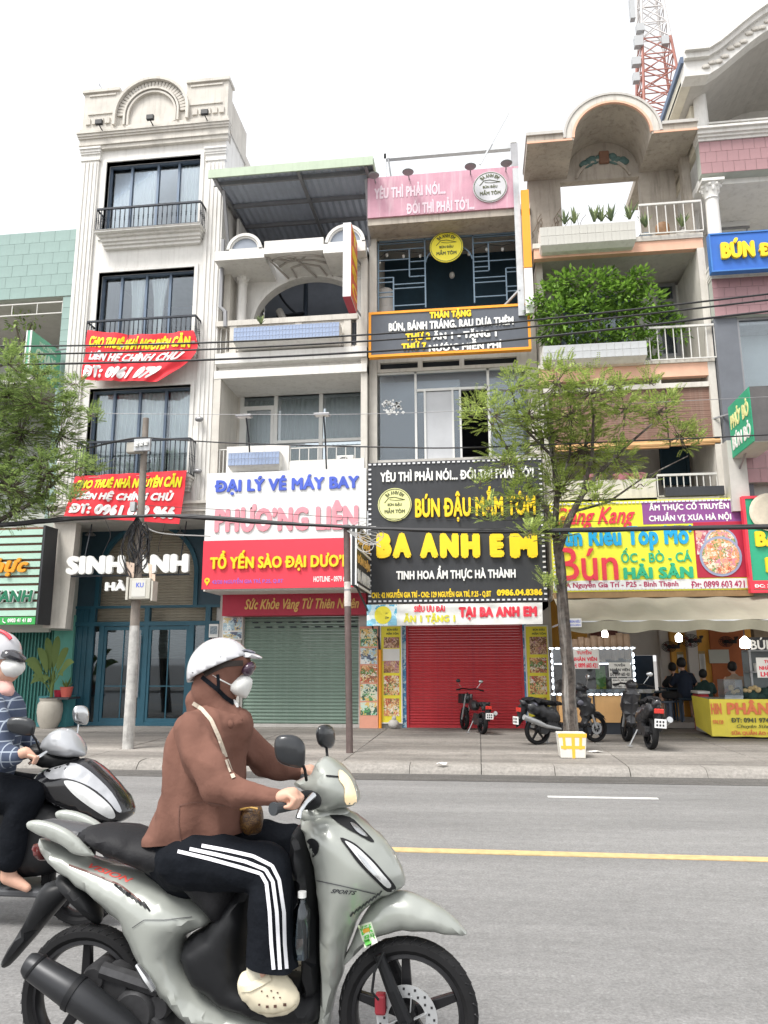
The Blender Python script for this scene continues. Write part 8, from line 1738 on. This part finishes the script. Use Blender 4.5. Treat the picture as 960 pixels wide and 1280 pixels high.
for px,py in ((277,821),(242,840)):p=A3(px,py,-.1);q.ball((p.x,p.y-.012,p.z),.004,8,6)
q.build('rivet',chrome,hm);TH=bvh_of([hm]);
for k in range(4):ribbon(TH,[(247+k*3,822-k*1.5),(262,813-k*2.4),(274-k,811-k*2.6)],.5,mat('helmet_scratch_print',(.42,.42,.46),.5,var=0) if k==0 else MATS['helmet_scratch_print'],'print_line',hm,lift=.014,n=12)
TJ=bvh_of([jk,hd]);ribbon(TJ,[(252,846),(262,854),(272,862),(282,872),(293,879)],5.5,black_cloth,'chin_strap',hm,lift=.006,n=14);ribbon(TJ,[(272,843),(273,852),(273,862)],4,black_cloth,'chin_strap',hm,lift=.006,n=8)
ribbon(TJ,[(255,843),(268,836),(282,830),(296,829),(304,829)],7,mat('hair_and_shade',(.03,.02,.016),.6,var=.2),'hair',r1,lift=.004,n=16);q=MB();q.tube([A3(292,876,-.02),A3(296,881,-.03),A3(296,884,-.03)],.008,8);q.build('strap_buckle',sg_white,hm)  # hair ribbon: dark hair together with painted-in shade under the helmet edge
ribbon(TJ,[(224,1007),(240,1003),(262,1004),(284,1008)],1.3,mat('seam_brown',(.13,.065,.05),.9,var=.1),'pocket_seam',r1,n=20);ribbon(TJ,[(224,1007),(223,1030),(226,1052)],1.1,MATS['seam_brown'],'pocket_seam',r1,n=20)
# trousers with three stripes
q=MB();chain(q,[(A3(218,1064),.13),(A3(236,1076),.13)],1.1);chain(q,[(A3(226,1074,-.08),.112),(A3(285,1076,-.13),.100),(A3(336,1086,-.16),.082),(A3(338,1110,-.165),.078),(A3(339,1160,-.165),.078),(A3(341,1206,-.165),.092),(A3(341,1232,-.165),.094)]);chain(q,[(A3(235,1062,.08),.11),(A3(300,1052,.14),.09),(A3(360,1052,.18),.07),(A3(366,1110,.18),.065),(A3(370,1185,.17),.07)])
q2=MB();tr=soft(q,'trousers',black_cloth,r1,.0105,3,fold=.017,fs=10,fz=.4);bm=bmesh.new();bm.from_mesh(tr.data);zc_=A3(341,1212,-.2)-OFF[r1.name];bmesh.ops.bisect_plane(bm,geom=bm.verts[:]+bm.edges[:]+bm.faces[:],plane_co=zc_,plane_no=(.08,0,1),clear_inner=True);bm.to_mesh(tr.data);bm.free();shade(tr.data,3.2);TT=bvh_of([tr]);strp=mat('white_stripe',(.72,.72,.76),.8,var=.03)
for a in ([(222,1064),(260,1073),(300,1084),(326,1092),(333,1104),(337,1140),(339,1180),(342,1212)],[(237,1061),(270,1068),(307,1077),(332,1087),(341,1102),(346,1140),(348,1180),(350,1212)],[(252,1057),(285,1063),(316,1070),(340,1082),(349,1100),(355,1140),(356,1180),(358.5,1211)]):ribbon(TT,a,4.6,strp,'stripe',tr,n=70)
# clogs and socks
def clog(dy,dx,dyp,nm):
 q=MB();P=[(296,1224),(304,1219),(318,1219),(336,1216),(350,1222),(360,1234),(369,1246),(371,1258),(364,1269),(345,1276),(326,1274),(312,1266),(300,1254),(293,1240)];pillow(q,S([(x+dx,y+dyp) for x,y in P],YR+dy-.04),YR+dy,.052,.045,.014,3);o=q.build('clog',cream,r1,smooth=True);T_=bvh_of([o])
 ribbon(T_,[(x+dx,y+dyp) for x,y in [(300,1237),(312,1236),(326,1229),(338,1222)]],7,cream,'heel_strap',o,lift=.007,n=14)
 ribbon(T_,[(x+dx,y+dyp) for x,y in [(294,1243),(304,1256),(320,1266),(342,1268),(362,1262),(370,1255)]],1.2,mat('clog_groove',(.42,.37,.27),.7,var=0) if 'clog_groove' not in MATS else MATS['clog_groove'],'sole_groove',o,n=30)
 for (x,y,s_) in ((324,1256,2.6),(334,1258.5,3.4),(344,1258,3.8),(356,1256,4),(327,1239,2),(334,1245,2),(342,1247,2),(339,1238.5,2),(350,1247,2),(347,1241,2),(309.5,1234,2.5)):ribbon(T_,[(x+dx-s_/2,y+dyp),(x+dx+s_/2,y+dyp)],s_,hole,'vent_hole',o,lift=.003,n=3)
 q=MB();chain(q,[(at(322+dx,1205+dyp,YR+dy),.040),(at(322+dx,1224+dyp,YR+dy),.044),(at(334+dx,1230+dyp,YR+dy),.040)]);soft(q,'sock',mat('ribbed_sock',(.55,.52,.42),.9,var=.08,bump=.3,bscale=150) if 'ribbed_sock' not in MATS else MATS['ribbed_sock'],r1,.009,3)
clog(-.17,0,0,'');clog(.17,36,-32,'')
t=thing('handbag','small dark patterned shoulder bag with beige strap worn by the rider in the brown jacket','bag',tuple(A3(312,1025)));bagm=print_mat('brown_monogram',(.1,.05,.02),[(.06,.03,.015),(.10,.05,.02),(.16,.085,.025),(.04,.02,.012),(.07,.035,.02)],45,.35);q=MB();pillow(q,S([(299,1010),(312,1008),(324,1010),(326,1025),(323,1042),(310,1046),(300,1040),(297,1025)],YR-.05),YR-.02,.045,.03,.012,2);q.build('bag_body',bagm,t,smooth=True);ribbon(TJ,[(241,879),(252,886),(264,900),(273,920),(281,942),(288,962),(292,972)],5,mat('beige_strap',(.48,.42,.34),.8,var=.2,scale=60),'strap',t,n=40,lift=.007)
q=MB();q.tube([A3(300,1012,-.06),A3(312,1009,-.065),A3(322,1011,-.06)],.004,6);q.build('zip',MATS['sign_gold_letter'],t)
t=thing('water_bottle','clear water bottle in the front pocket of the foreground scooter','bottle',tuple(A3(378,1150,-.1)));q=MB();c=A3(377,1160,-.14);q.lathe([(0,0),(.03,0),(.032,.02),(.03,.10),(.032,.16),(.014,.19),(.014,.21),(0,.21)],(c.x,c.y,c.z-.1),n=16);q.build('body',pane_dark,t,smooth=True);q=MB();q.lathe([(0,.205),(.016,.205),(.016,.225),(0,.225)],(c.x,c.y,c.z-.1),n=12);q.build('cap',sg_white,t)
# ================================================================== second scooter and rider, left edge
Y6=4.65;A6=lambda x,y,d=0.0:at(x,y,Y6+d)
sc2=thing('scooter','black and silver scooter with big slanted headlamp, ridden in from the left edge','scooter',(at(80,1100,Y6).x,Y6,0));slv=mat('bright_silver_paint',(.42,.43,.45),.3,metal=.3,var=.04,coat=.6)
def sh2(name,pts,m,W,r,dy=0.0,par=None):q=MB();pillow(q,[(at(x,y,Y6-W*.6).x,at(x,y,Y6-W*.6).z) for x,y in pts],Y6+dy,W,r,.03,3);return q.build(name,m,par or sc2,smooth=True)
sh2('front_body',[(40,968),(60,960),(95,950),(119,966),(142,990),(156,1014),(152,1026),(131,1034),(100,1024),(70,1012),(45,1000),(36,985)],mat('gloss_black_paint',(.012,.012,.014),.2,var=.05,coat=.6),.17,.12)
sh2('lower_body',[(-60,1020),(-10,1000),(30,992),(66,1006),(98,1021),(131,1033),(122,1046),(96,1052),(78,1075),(60,1095),(20,1100),(-40,1098),(-80,1060)],blkp,.16,.1);sh2('handlebar_cowl',[(48,928),(60,916),(71,911),(86,918),(97,937),(99,946),(84,948),(62,946),(50,940)],slv,.12,.06);sh2('cowl_base',[(30,935),(50,930),(70,944),(92,948),(88,956),(60,962),(38,955)],blkp,.10,.05)
sh2('seat',[(-120,985),(-60,985),(-10,995),(20,1012),(-10,1030),(-80,1020)],seatm,.14,.06);sh2('rear_body',[(-170,1000),(-100,1010),(-20,1028),(0,1050),(-60,1070),(-140,1040)],slv,.15,.08);q=MB();q.box(A6(-30,1100).x,A6(86,1100).x,Y6-.15,Y6+.15,A6(20,1112).z,A6(20,1103).z);q.build('footboard',MATS['dark_grey_plastic'],sc2,bevel=.012)
T2=bvh_of([o for o in sc2.children if o.name.startswith('front_body')]);patch(T2,[(80,976),(96,978),(112,986),(128,998),(140,1010),(144,1021),(136,1023),(120,1014),(100,1000),(86,987)],lens,'head_lamp',sc2,.008);patch(T2,[(55,964),(75,957),(95,954),(116,967),(140,991),(152,1013),(146,1014),(134,1000),(112,983),(84,973),(62,974)],slv,'nose_panel',sc2,.005);patch(T2,[(60,1002),(84,1012),(104,1022),(126,1030),(110,1027),(84,1018)],slv,'lower_trim',sc2,.004)
p=A6(104,1098);wheel(sc2,(p.x,Y6,.26),.26,.09,tyre_m,rim_m,disc=-.05,n=36);wheel(sc2,(p.x-1.29,Y6,.26),.26,.09,tyre_m,rim_m,n=32);q=MB()
for sg in (-1,1):q.tube([A6(112,1030)+Vector((0,sg*.08,0)),Vector((p.x,Y6+sg*.08,.26))],.022,8)
q.build('fork',blkp,sc2);q=MB();pillow(q,[(p.x+.30*math.cos(a),.26+.30*math.sin(a)) for a in (2.6,2.1,1.6,1.1,.6)]+[(p.x+.24*math.cos(a),.26+.24*math.sin(a)) for a in (.6,1.1,1.6,2.1,2.6)],Y6,.07,.03,.02,2);q.build('front_fender',blkp,sc2,smooth=True)
mirror(sc2,A6(26,908,-.3),.082,.052,Y6-.3,[A6(38,915,-.3),A6(45,925,-.28),A6(50,938,-.2)],.2);mirror(sc2,A6(101,894,.2),.055,.06,Y6+.2,[A6(98,905,.2),A6(96,920,.18),A6(92,932,.1)],1.0,chrome)
q=MB();q.tube([A6(55,940),A6(40,942,-.2),A6(14,950,-.33)],[.015,.02,.022],10);q.build('handlebar',blkp,sc2,smooth=True);q=MB();q.tube([A6(58,940,-.2),A6(48,946,-.26),A6(36,955,-.3)],.009,8);q.build('brake_lever',chrome,sc2)
def person(label,nm_off,parts,clothes,voxel=.014):
 t=thing('person',label,'person',tuple(nm_off));q=MB()
 for ch in parts:chain(q,ch)
 soft(q,'body',skin,t,voxel*.75,3);out=[t]
 for nm,m,chs,sy,fo in clothes:
  q=MB()
  for ch in chs:chain(q,ch,sy)
  out.append(soft(q,nm,m,t,voxel,3,fold=fo,fs=7))
 return out
plaid=mat('navy_checked_shirt',(.045,.06,.10),.85,var=.1);nn=plaid.node_tree.nodes;LL=plaid.node_tree.links;tcn=nn.new('ShaderNodeTexCoord');br=nn.new('ShaderNodeTexBrick');br.offset=0;br.inputs['Color1'].default_value=(.035,.048,.085,1);br.inputs['Color2'].default_value=(.06,.08,.13,1);br.inputs['Mortar'].default_value=(.28,.32,.38,1);br.inputs['Scale'].default_value=9;br.inputs['Mortar Size'].default_value=.035;br.inputs['Row Height'].default_value=.5;mpn=nn.new('ShaderNodeMapping');mpn.inputs['Rotation'].default_value=(1.57,0,0);LL.new(tcn.outputs['Object'],mpn.inputs[0]);LL.new(mpn.outputs[0],br.inputs['Vector']);LL.new(br.outputs[0],nn['Principled BSDF'].inputs['Base Color'])
C6=A6
r2=person('rider at the left edge in navy checked shirt, pink collar and red-striped white helmet',A6(0,1000),[[(C6(4,822),.10),(C6(8,838),.085)],[(C6(14,826),.05),(C6(20,838),.04)],[(C6(0,850),.045),(C6(-14,885),.11),(C6(-30,985),.13)],[(C6(-22,880,-.2),.05),(C6(-18,935,-.3),.045),(C6(22,944,-.32),.03),(C6(32,940,-.32),.032),(C6(42,946,-.31),.018)],[(C6(-30,1000,-.1),.08),(C6(38,1000,-.16),.05),(C6(12,1075,-.16),.045),(C6(10,1096,-.16),.045),(C6(34,1110,-.16),.025)]],
 [('shirt',plaid,[[(C6(-2,862),.085),(C6(-2,893),.165),(C6(-18,960),.18)],[(C6(-16,878,-.17),.09),(C6(0,915,-.25),.085),(C6(-6,945,-.3),.08),(C6(18,946,-.32),.05)],[(C6(8,880,.14),.08),(C6(24,915,.2),.07),(C6(50,940,.26),.045)]],1.0,.012),('trousers',black_cloth,[[(C6(-36,1000),.16),(C6(-10,992,-.12),.13),(C6(36,994,-.16),.095),(C6(20,1035,-.16),.085),(C6(14,1072,-.16),.085)],[(C6(-10,985,.12),.12),(C6(48,985,.16),.085),(C6(34,1060,.16),.07)]],1.0,.008),('collar',mat('pink_shirt',(.62,.36,.32),.85,var=.05),[[(C6(2,854),.058),(C6(8,864,-.04),.05)]],1.0,.004)])[0]
q=MB()
for k in range(4):a=C6(36+k,944,-.345+.021*k);chain(q,[(a,.011),(a+Vector((.045,0,-.012)),.010),(a+Vector((.03,0,-.045)),.009)])
soft(q,'fingers',skin,r2,.006,2);q=MB();q.box(*[f_ for f_ in (C6(-2,0).x,C6(38,0).x)],Y6-.22,Y6-.12,C6(10,1118).z,C6(10,1113).z);q.build('sandal',mat('tan_sandal',(.35,.22,.14),.7,var=.1),r2,bevel=.008)
q=MB();pillow(q,[(C6(x,y,-.06).x,C6(x,y,-.06).z) for x,y in ((-2,826),(14,821),(24,828),(25,838),(14,847),(2,842))],Y6-.03,.075,.05,.02,2);q.build('face_mask',maskm,r2,smooth=True)
c=C6(-2,818);bm=bmesh.new();q=MB();q.ball((c.x,c.y,c.z),(.145,.13,.15),36,22);bm.from_mesh(q.mesh('t'));bmesh.ops.bisect_plane(bm,geom=bm.verts[:]+bm.edges[:]+bm.faces[:],plane_co=C6(0,826),plane_no=(-.12,0,1),clear_inner=True);me=bpy.data.meshes.new('helmet');bm.to_mesh(me);bm.free()
for v in me.vertices:v.co-=OFF[r2.name]
me.materials.append(whitep);shade(me,1.);h6=link('helmet',me,whitep,r2);md=h6.modifiers.new('s','SOLIDIFY');md.thickness=.012;q=MB();q.tube([c+Vector((.148*math.sin(a),-.055,.153*math.cos(a))) for a in [-.4+.16*k for k in range(9)]],.011,6);q.build('red_stripe',sg_red,h6,smooth=True)
q=MB();pillow(q,[(C6(x,y).x,C6(x,y).z) for x,y in ((6,812),(22,812),(33,822),(35,828),(24,826),(8,822))],Y6-.04,.12,.05,.02,2);q.build('visor',mat('dark_visor',(.03,.03,.035),.2,var=0,coat=.5),h6,smooth=True)

# ================================================================== parked two-wheelers
def moped(label,x,y,rz,sc,body,kind='scooter',steer=0.0,helmet=False,tail=sg_red,basket=False):
 t=thing(kind,label,kind,(0,0,0));P=lambda nm,pts,m,W,r,yc=0.0,par=None:(lambda q:(pillow(q,pts,yc,W,r,.045,2),q.build(nm,m,par or t,smooth=True))[1])(MB())
 if kind=='scooter':
  P('rear_body',[(-.36,.82),(-.1,.76),(.3,.68),(.47,.52),(.44,.34),(.25,.38),(.05,.48),(-.2,.62)],body,.15,.09);P('floor',[(.3,.44),(.45,.30),(.95,.27),(1.02,.34),(.6,.37)],blkp,.14,.04);P('front_shield',[(.95,.27),(1.0,.5),(.90,.85),(.97,1.0),(1.08,.94),(1.22,.70),(1.28,.54),(1.12,.5),(1.06,.32)],body,.18,.10)
  P('headset',[(.86,1.01),(.95,1.11),(1.08,1.06),(1.12,.96),(1.0,.93)],body,.12,.05);P('seat',[(-.32,.84),(-.1,.87),(.2,.81),(.5,.77),(.55,.70),(.2,.70),(-.2,.75)],seatm,.14,.06);P('front_lamp',[(1.08,.80),(1.17,.72),(1.22,.64),(1.16,.62),(1.08,.70)],lens,.172,.06)
 else:
  P('tank',[(.35,.62),(.5,.74),(.72,.78),(.85,.68),(.78,.56),(.5,.52)],body,.11,.08);P('seat',[(-.25,.74),(.0,.76),(.38,.70),(.40,.62),(.1,.64),(-.2,.66)],seatm,.12,.05);P('tail',[(-.42,.78),(-.2,.72),(.1,.64),(.0,.54),(-.3,.64)],body,.09,.05);P('head_unit',[(.98,.86),(1.1,.94),(1.18,.84),(1.12,.72),(1.0,.74)],body,.09,.06)
 P('front_fender',[(1.0,.42),(1.13,.56),(1.38,.56),(1.53,.40),(1.36,.50),(1.12,.47)],body if kind=='scooter' else blkp,.06,.03);P('rear_fender',[(-.38,.70),(-.30,.74),(-.20,.62),(-.30,.44),(-.44,.32),(-.42,.48)],blkp,.07,.03)
 wheel(t,(0,0,.26),.26,.10,tyre_m,rim_m,n=24);wheel(t,(1.27,0,.26),.26,.09,tyre_m,rim_m,n=24,disc=-.06);q=MB()
 for sg in (-1,1):q.tube([(1.02,sg*.07,.9),(1.27,sg*.07,.26)],.022,6)
 q.build('fork',galv,t);q=MB();q.lathe([(0,-.1),(.12,-.1),(.14,.1),(0,.1)],(.28,0,.34),'Y',14);q.lathe([(0,-.12),(.09,-.12),(.09,.12),(0,.12)],(.08,-.02,.28),'Y',12);q.box(.0,.5,-.09,.09,.24,.34);q.build('engine',MATS['engine_dark_metal'],t,fix=True);q=MB();q.tube([(.42,-.14,.28),(.1,-.16,.34),(-.05,-.17,.40),(-.38,-.18,.52)],[.02,.035,.05,.05],12);q.build('exhaust',galv,t,smooth=True)
 q=MB();q.tube([(.90,-.36,1.0),(.96,-.2,1.04),(1.0,0,1.02),(.96,.2,1.04),(.90,.36,1.0)],.016,8);q.tube([(.90,-.37,1.0),(.92,-.26,1.015)],.022,8);q.tube([(.90,.37,1.0),(.92,.26,1.015)],.022,8);q.build('handlebar',blkp,t,smooth=True)
 for sg in (-1,1):q=MB();q.tube([(.98,sg*.2,1.04),(.97,sg*.27,1.14),(.95,sg*.30,1.20)],.007,6);m_=q.build('mirror_stem',chrome,t);q=MB();q.ball((.95,sg*.31,1.23),(.018,.06,.045),12,8);q.build('mirror',chrome if sg<0 else mirror_m,m_,smooth=True)
 q=MB();q.box(-.40,-.37,-.08,.08,.60,.68);q.build('tail_lamp',mat('tail_red',(.5,.03,.02),.25,var=0,coat=.5) if 'tail_red' not in MATS else MATS['tail_red'],t,bevel=.012);q=MB();q.box(-.455,-.445,-.095,.095,.38,.52);pl_=q.build('number_plate',sg_white,t);q=MB();[q.box(-.458,-.455,-.06+.05*k,-.03+.05*k,z,z+.035) for k in range(3) for z in (.405,.46)];q.build('plate_figures',sg_black,pl_,kind='stuff')
 q=MB();q.tube([(.38,.1,.28),(.34,.24,.02)],.012,6);q.box(.30,.38,.20,.28,0,.015);q.build('side_stand',galv,t)
 if basket:
  q=MB();[q.box(1.12,1.36,a-.006,a+.006,.66,.90) for a in (-.14,-.07,0,.07,.14)];[q.box(a-.006,a+.006,-.15,.15,.66,.90) for a in (1.12,1.2,1.28,1.36)];q.build('basket',asb,t,kind='stuff')
 t.location=(x,y,.12);t.rotation_euler.z=rz;t.scale=(sc,)*3
 if steer:t.rotation_euler.x=steer
 return t
c=onz(672,935,.12);mt_=mat('matt_black_body',(.022,.023,.026),.45,var=.1,coat=.15)
moped('matt black scooter parked sideways behind the tree trunk, helmet on its seat',at(672,920,13.75).x,13.75,rad(27),.93,mt_)
for px,py,dy,lb in ((662,880,-.1,'black helmet lying on the seat tail of the sideways black scooter'),(722,876,.35,'black helmet hanging from the handlebar of the sideways black scooter')):
 p=at(px,py,13.85+dy);t=thing('helmet',lb,'helmet',tuple(p));q=MB();q.ball(tuple(p),(.135,.12,.12),18,12);q.build('shell',mt_,t,smooth=True);q=MB();q.ball((p.x+.04,p.y-.03,p.z-.02),(.11,.105,.07),14,8);q.build('visor',MATS['smoky_band'],t,smooth=True)
c=onz(818,939,.12);moped('black scooter parked tail-on with white number plate, right of the tree trunk',c.x,c.y+.25,rad(97),.98,mat('dark_grey_body',(.03,.03,.034),.35,var=.1,coat=.4),steer=.07)
c=onz(603,919,.12);moped('small black motorbike with front basket parked before the red shutter',c.x,c.y+.2,rad(111),.82,mt_,kind='motorbike',basket=True,steer=.05)

# ================================================================== people in the shop
navy=mat('navy_tshirt',(.012,.02,.04),.85,var=.1);hairm=mat('black_hair',(.012,.011,.011),.6,var=.2,bump=.4,bscale=90);cl2=mat('dark_grey_clothes',(.03,.03,.035),.85,var=.1)
def diner(label,px,py,Y,s,top,seat_z,face=1,legs=True):
 c=at(px,py,Y);z=seat_z;V=lambda a,b_,h_:Vector((c.x+a*s,Y+b_*s,z+h_*s));P=[[(V(.0,0,.12),.13*s),(V(0,.03,.45),.12*s),(V(0,.05,.60),.05*s),(V(-.02,.08,.68),.05*s)],[(V(-.03,.10,.76),.10*s),(V(-.02,.08,.80),.10*s)]]
 for sg in (-1,1):
  P.append([(V(sg*.2,.05,.52),.055*s),(V(sg*.27,.18,.28),.045*s),(V(sg*.12-.1,.42,.30),.032*s),(V(sg*.12-.1,.5,.31),.035*s)])
  if legs:P.append([(V(sg*.1,.0,.06),.09*s),(V(sg*.2-.28*(sg<0),.30,.04),.065*s),(V(sg*.2-.32*(sg<0),.26,-.40),.04*s),(V(sg*.2-.36*(sg<0),.16,-.43),.035*s)])
 C=[('shirt',top,[[(V(0,0,.12),.18*s),(V(0,.03,.42),.175*s),(V(0,.05,.55),.10*s)],[(V(-.16,.04,.5),.085*s),(V(-.25,.13,.34),.08*s)],[(V(.16,.04,.5),.085*s),(V(.25,.13,.34),.08*s)]],1.0,.012),('hair',hairm,[[(V(-.03,.06,.80),.113*s),(V(-.03,.05,.84),.108*s)]],1.0,.004)]
 if legs:C.append(('shorts',cl2,[[(V(-.08,0,.06),.13*s),(V(.08,0,.06),.13*s)],[(V(.1,0,.06),.10*s),(V(.2,.25,.05),.085*s)],[(V(-.1,0,.06),.10*s),(V(-.42,.25,.05),.085*s)]],1.0,.004))
 return person(label,(c.x,Y,z),P,C,.02)[0]
diner('short-haired diner in navy T-shirt sitting with back turned on the dark stool',858,880,17.5,.92,navy,.74);diner('person in dark clothes half hidden behind the diner in the navy shirt',846,880,18.5,.85,cl2,.70);diner('person bending low by the red cooler box in dark green clothes',884,880,17.4,.78,MATS['dark_green_cloth'],.62,legs=False);v_=diner('vendor with dark hair behind the glass case on the yellow cart',922,880,16.7,.85,mat('beige_shirt',(.34,.26,.2),.85,var=.1),.72,legs=False)
# ================================================================== loose pieces become parts of their own; like things share a group
def split_pieces(o):
 me=o.data;g_=list(islands(me).values())
 if len(g_)<2:return
 bb=[]
 for ids in g_:
  c=[me.vertices[i].co for i in ids];bb.append([[min(v[k] for v in c)-.006 for k in range(3)],[max(v[k] for v in c)+.006 for k in range(3)],set(ids)])
 ch=True
 while ch:
  ch=False
  for i in range(len(bb)):
   for j in range(i+1,len(bb)):
    a,b_=bb[i],bb[j]
    if all(a[0][k]<=b_[1][k] and b_[0][k]<=a[1][k] for k in range(3)):
     bb[i]=[[min(a[0][k],b_[0][k]) for k in range(3)],[max(a[1][k],b_[1][k]) for k in range(3)],a[2] | b_[2]];del bb[j];ch=True;break
   if ch:break
 if len(bb)<2:return
 src=[(p.vertices[:],p.vertices[0]) for p in me.polygons];co=[v.co.copy() for v in me.vertices];mats=list(me.materials);nm=o.name.split('.')[0]
 for n_,(_,_,ids) in enumerate(bb):
  il=sorted(ids);mp={i:k for k,i in enumerate(il)};m2=bpy.data.meshes.new(nm);m2.from_pydata([co[i] for i in il],[],[tuple(mp[i] for i in vs) for vs,f0 in src if f0 in ids]);m2.update()
  for m_ in mats:m2.materials.append(m_)
  if n_==0:o.data=m2
  else:c=o.copy();c.data=m2;COL.objects.link(c)
for o in [o for o in bpy.data.objects if o.type=='MESH' and not o.get('kind') and o.parent and o.name.split('.')[0] in ('party_wall','floor_slab','canopy_slab','canopy_coping','canopy_trim','pediment_arch','pier','salmon_band','wall','shutter_guide_trim','parapet','planter_foot','black_iron','grip','rivet','post','side_inset','box_flap','slot','vent_slot','back_wall','shadowed_fascia','lower_wall','inner_sheet','white_pillar','orange_wall','photo_panel','cornice','roof_post','white_wall','fork','band','counter_base','window_surround','engine','balcony_beam','railing')]:split_pieces(o)
GR={'agave':('spiky_plant','spiky plants in the balcony planters'),'fl':('floodlight','small floodlights on the facades'),'bl':('billboard_lamp','lamps along the top of the billboard'),'oc':('overhead_cable','overhead cables across the street front'),'hl':('hanging_lamp','lit lamps under the awning'),'wf':('wall_fan','wall fans in the noodle shop'),'st':('stool','low plastic stools in the noodle shop'),'rb':('rent_banner','red rental banners on the white townhouse'),'fp':('flower_pot','pink flower pots on the ledge'),'wl':('wall_lamp','lamps over the white letters'),'pn':('paper_notice','paper notices at the food stalls'),'ps':('projecting_sign','signs standing out from the facades'),'mb':('menu_board','yellow menus beside the red shutter'),'pl':('plant_pot','pots behind the top railing'),'hm':('helmet','helmets left on the parked scooter')}
for o in bpy.data.objects:
 if o.parent is None and o.get('label') and not o.get('group'):
  for s_,g_ in GR.values():
   if o.name.split('.')[0]==s_:o['group']=g_
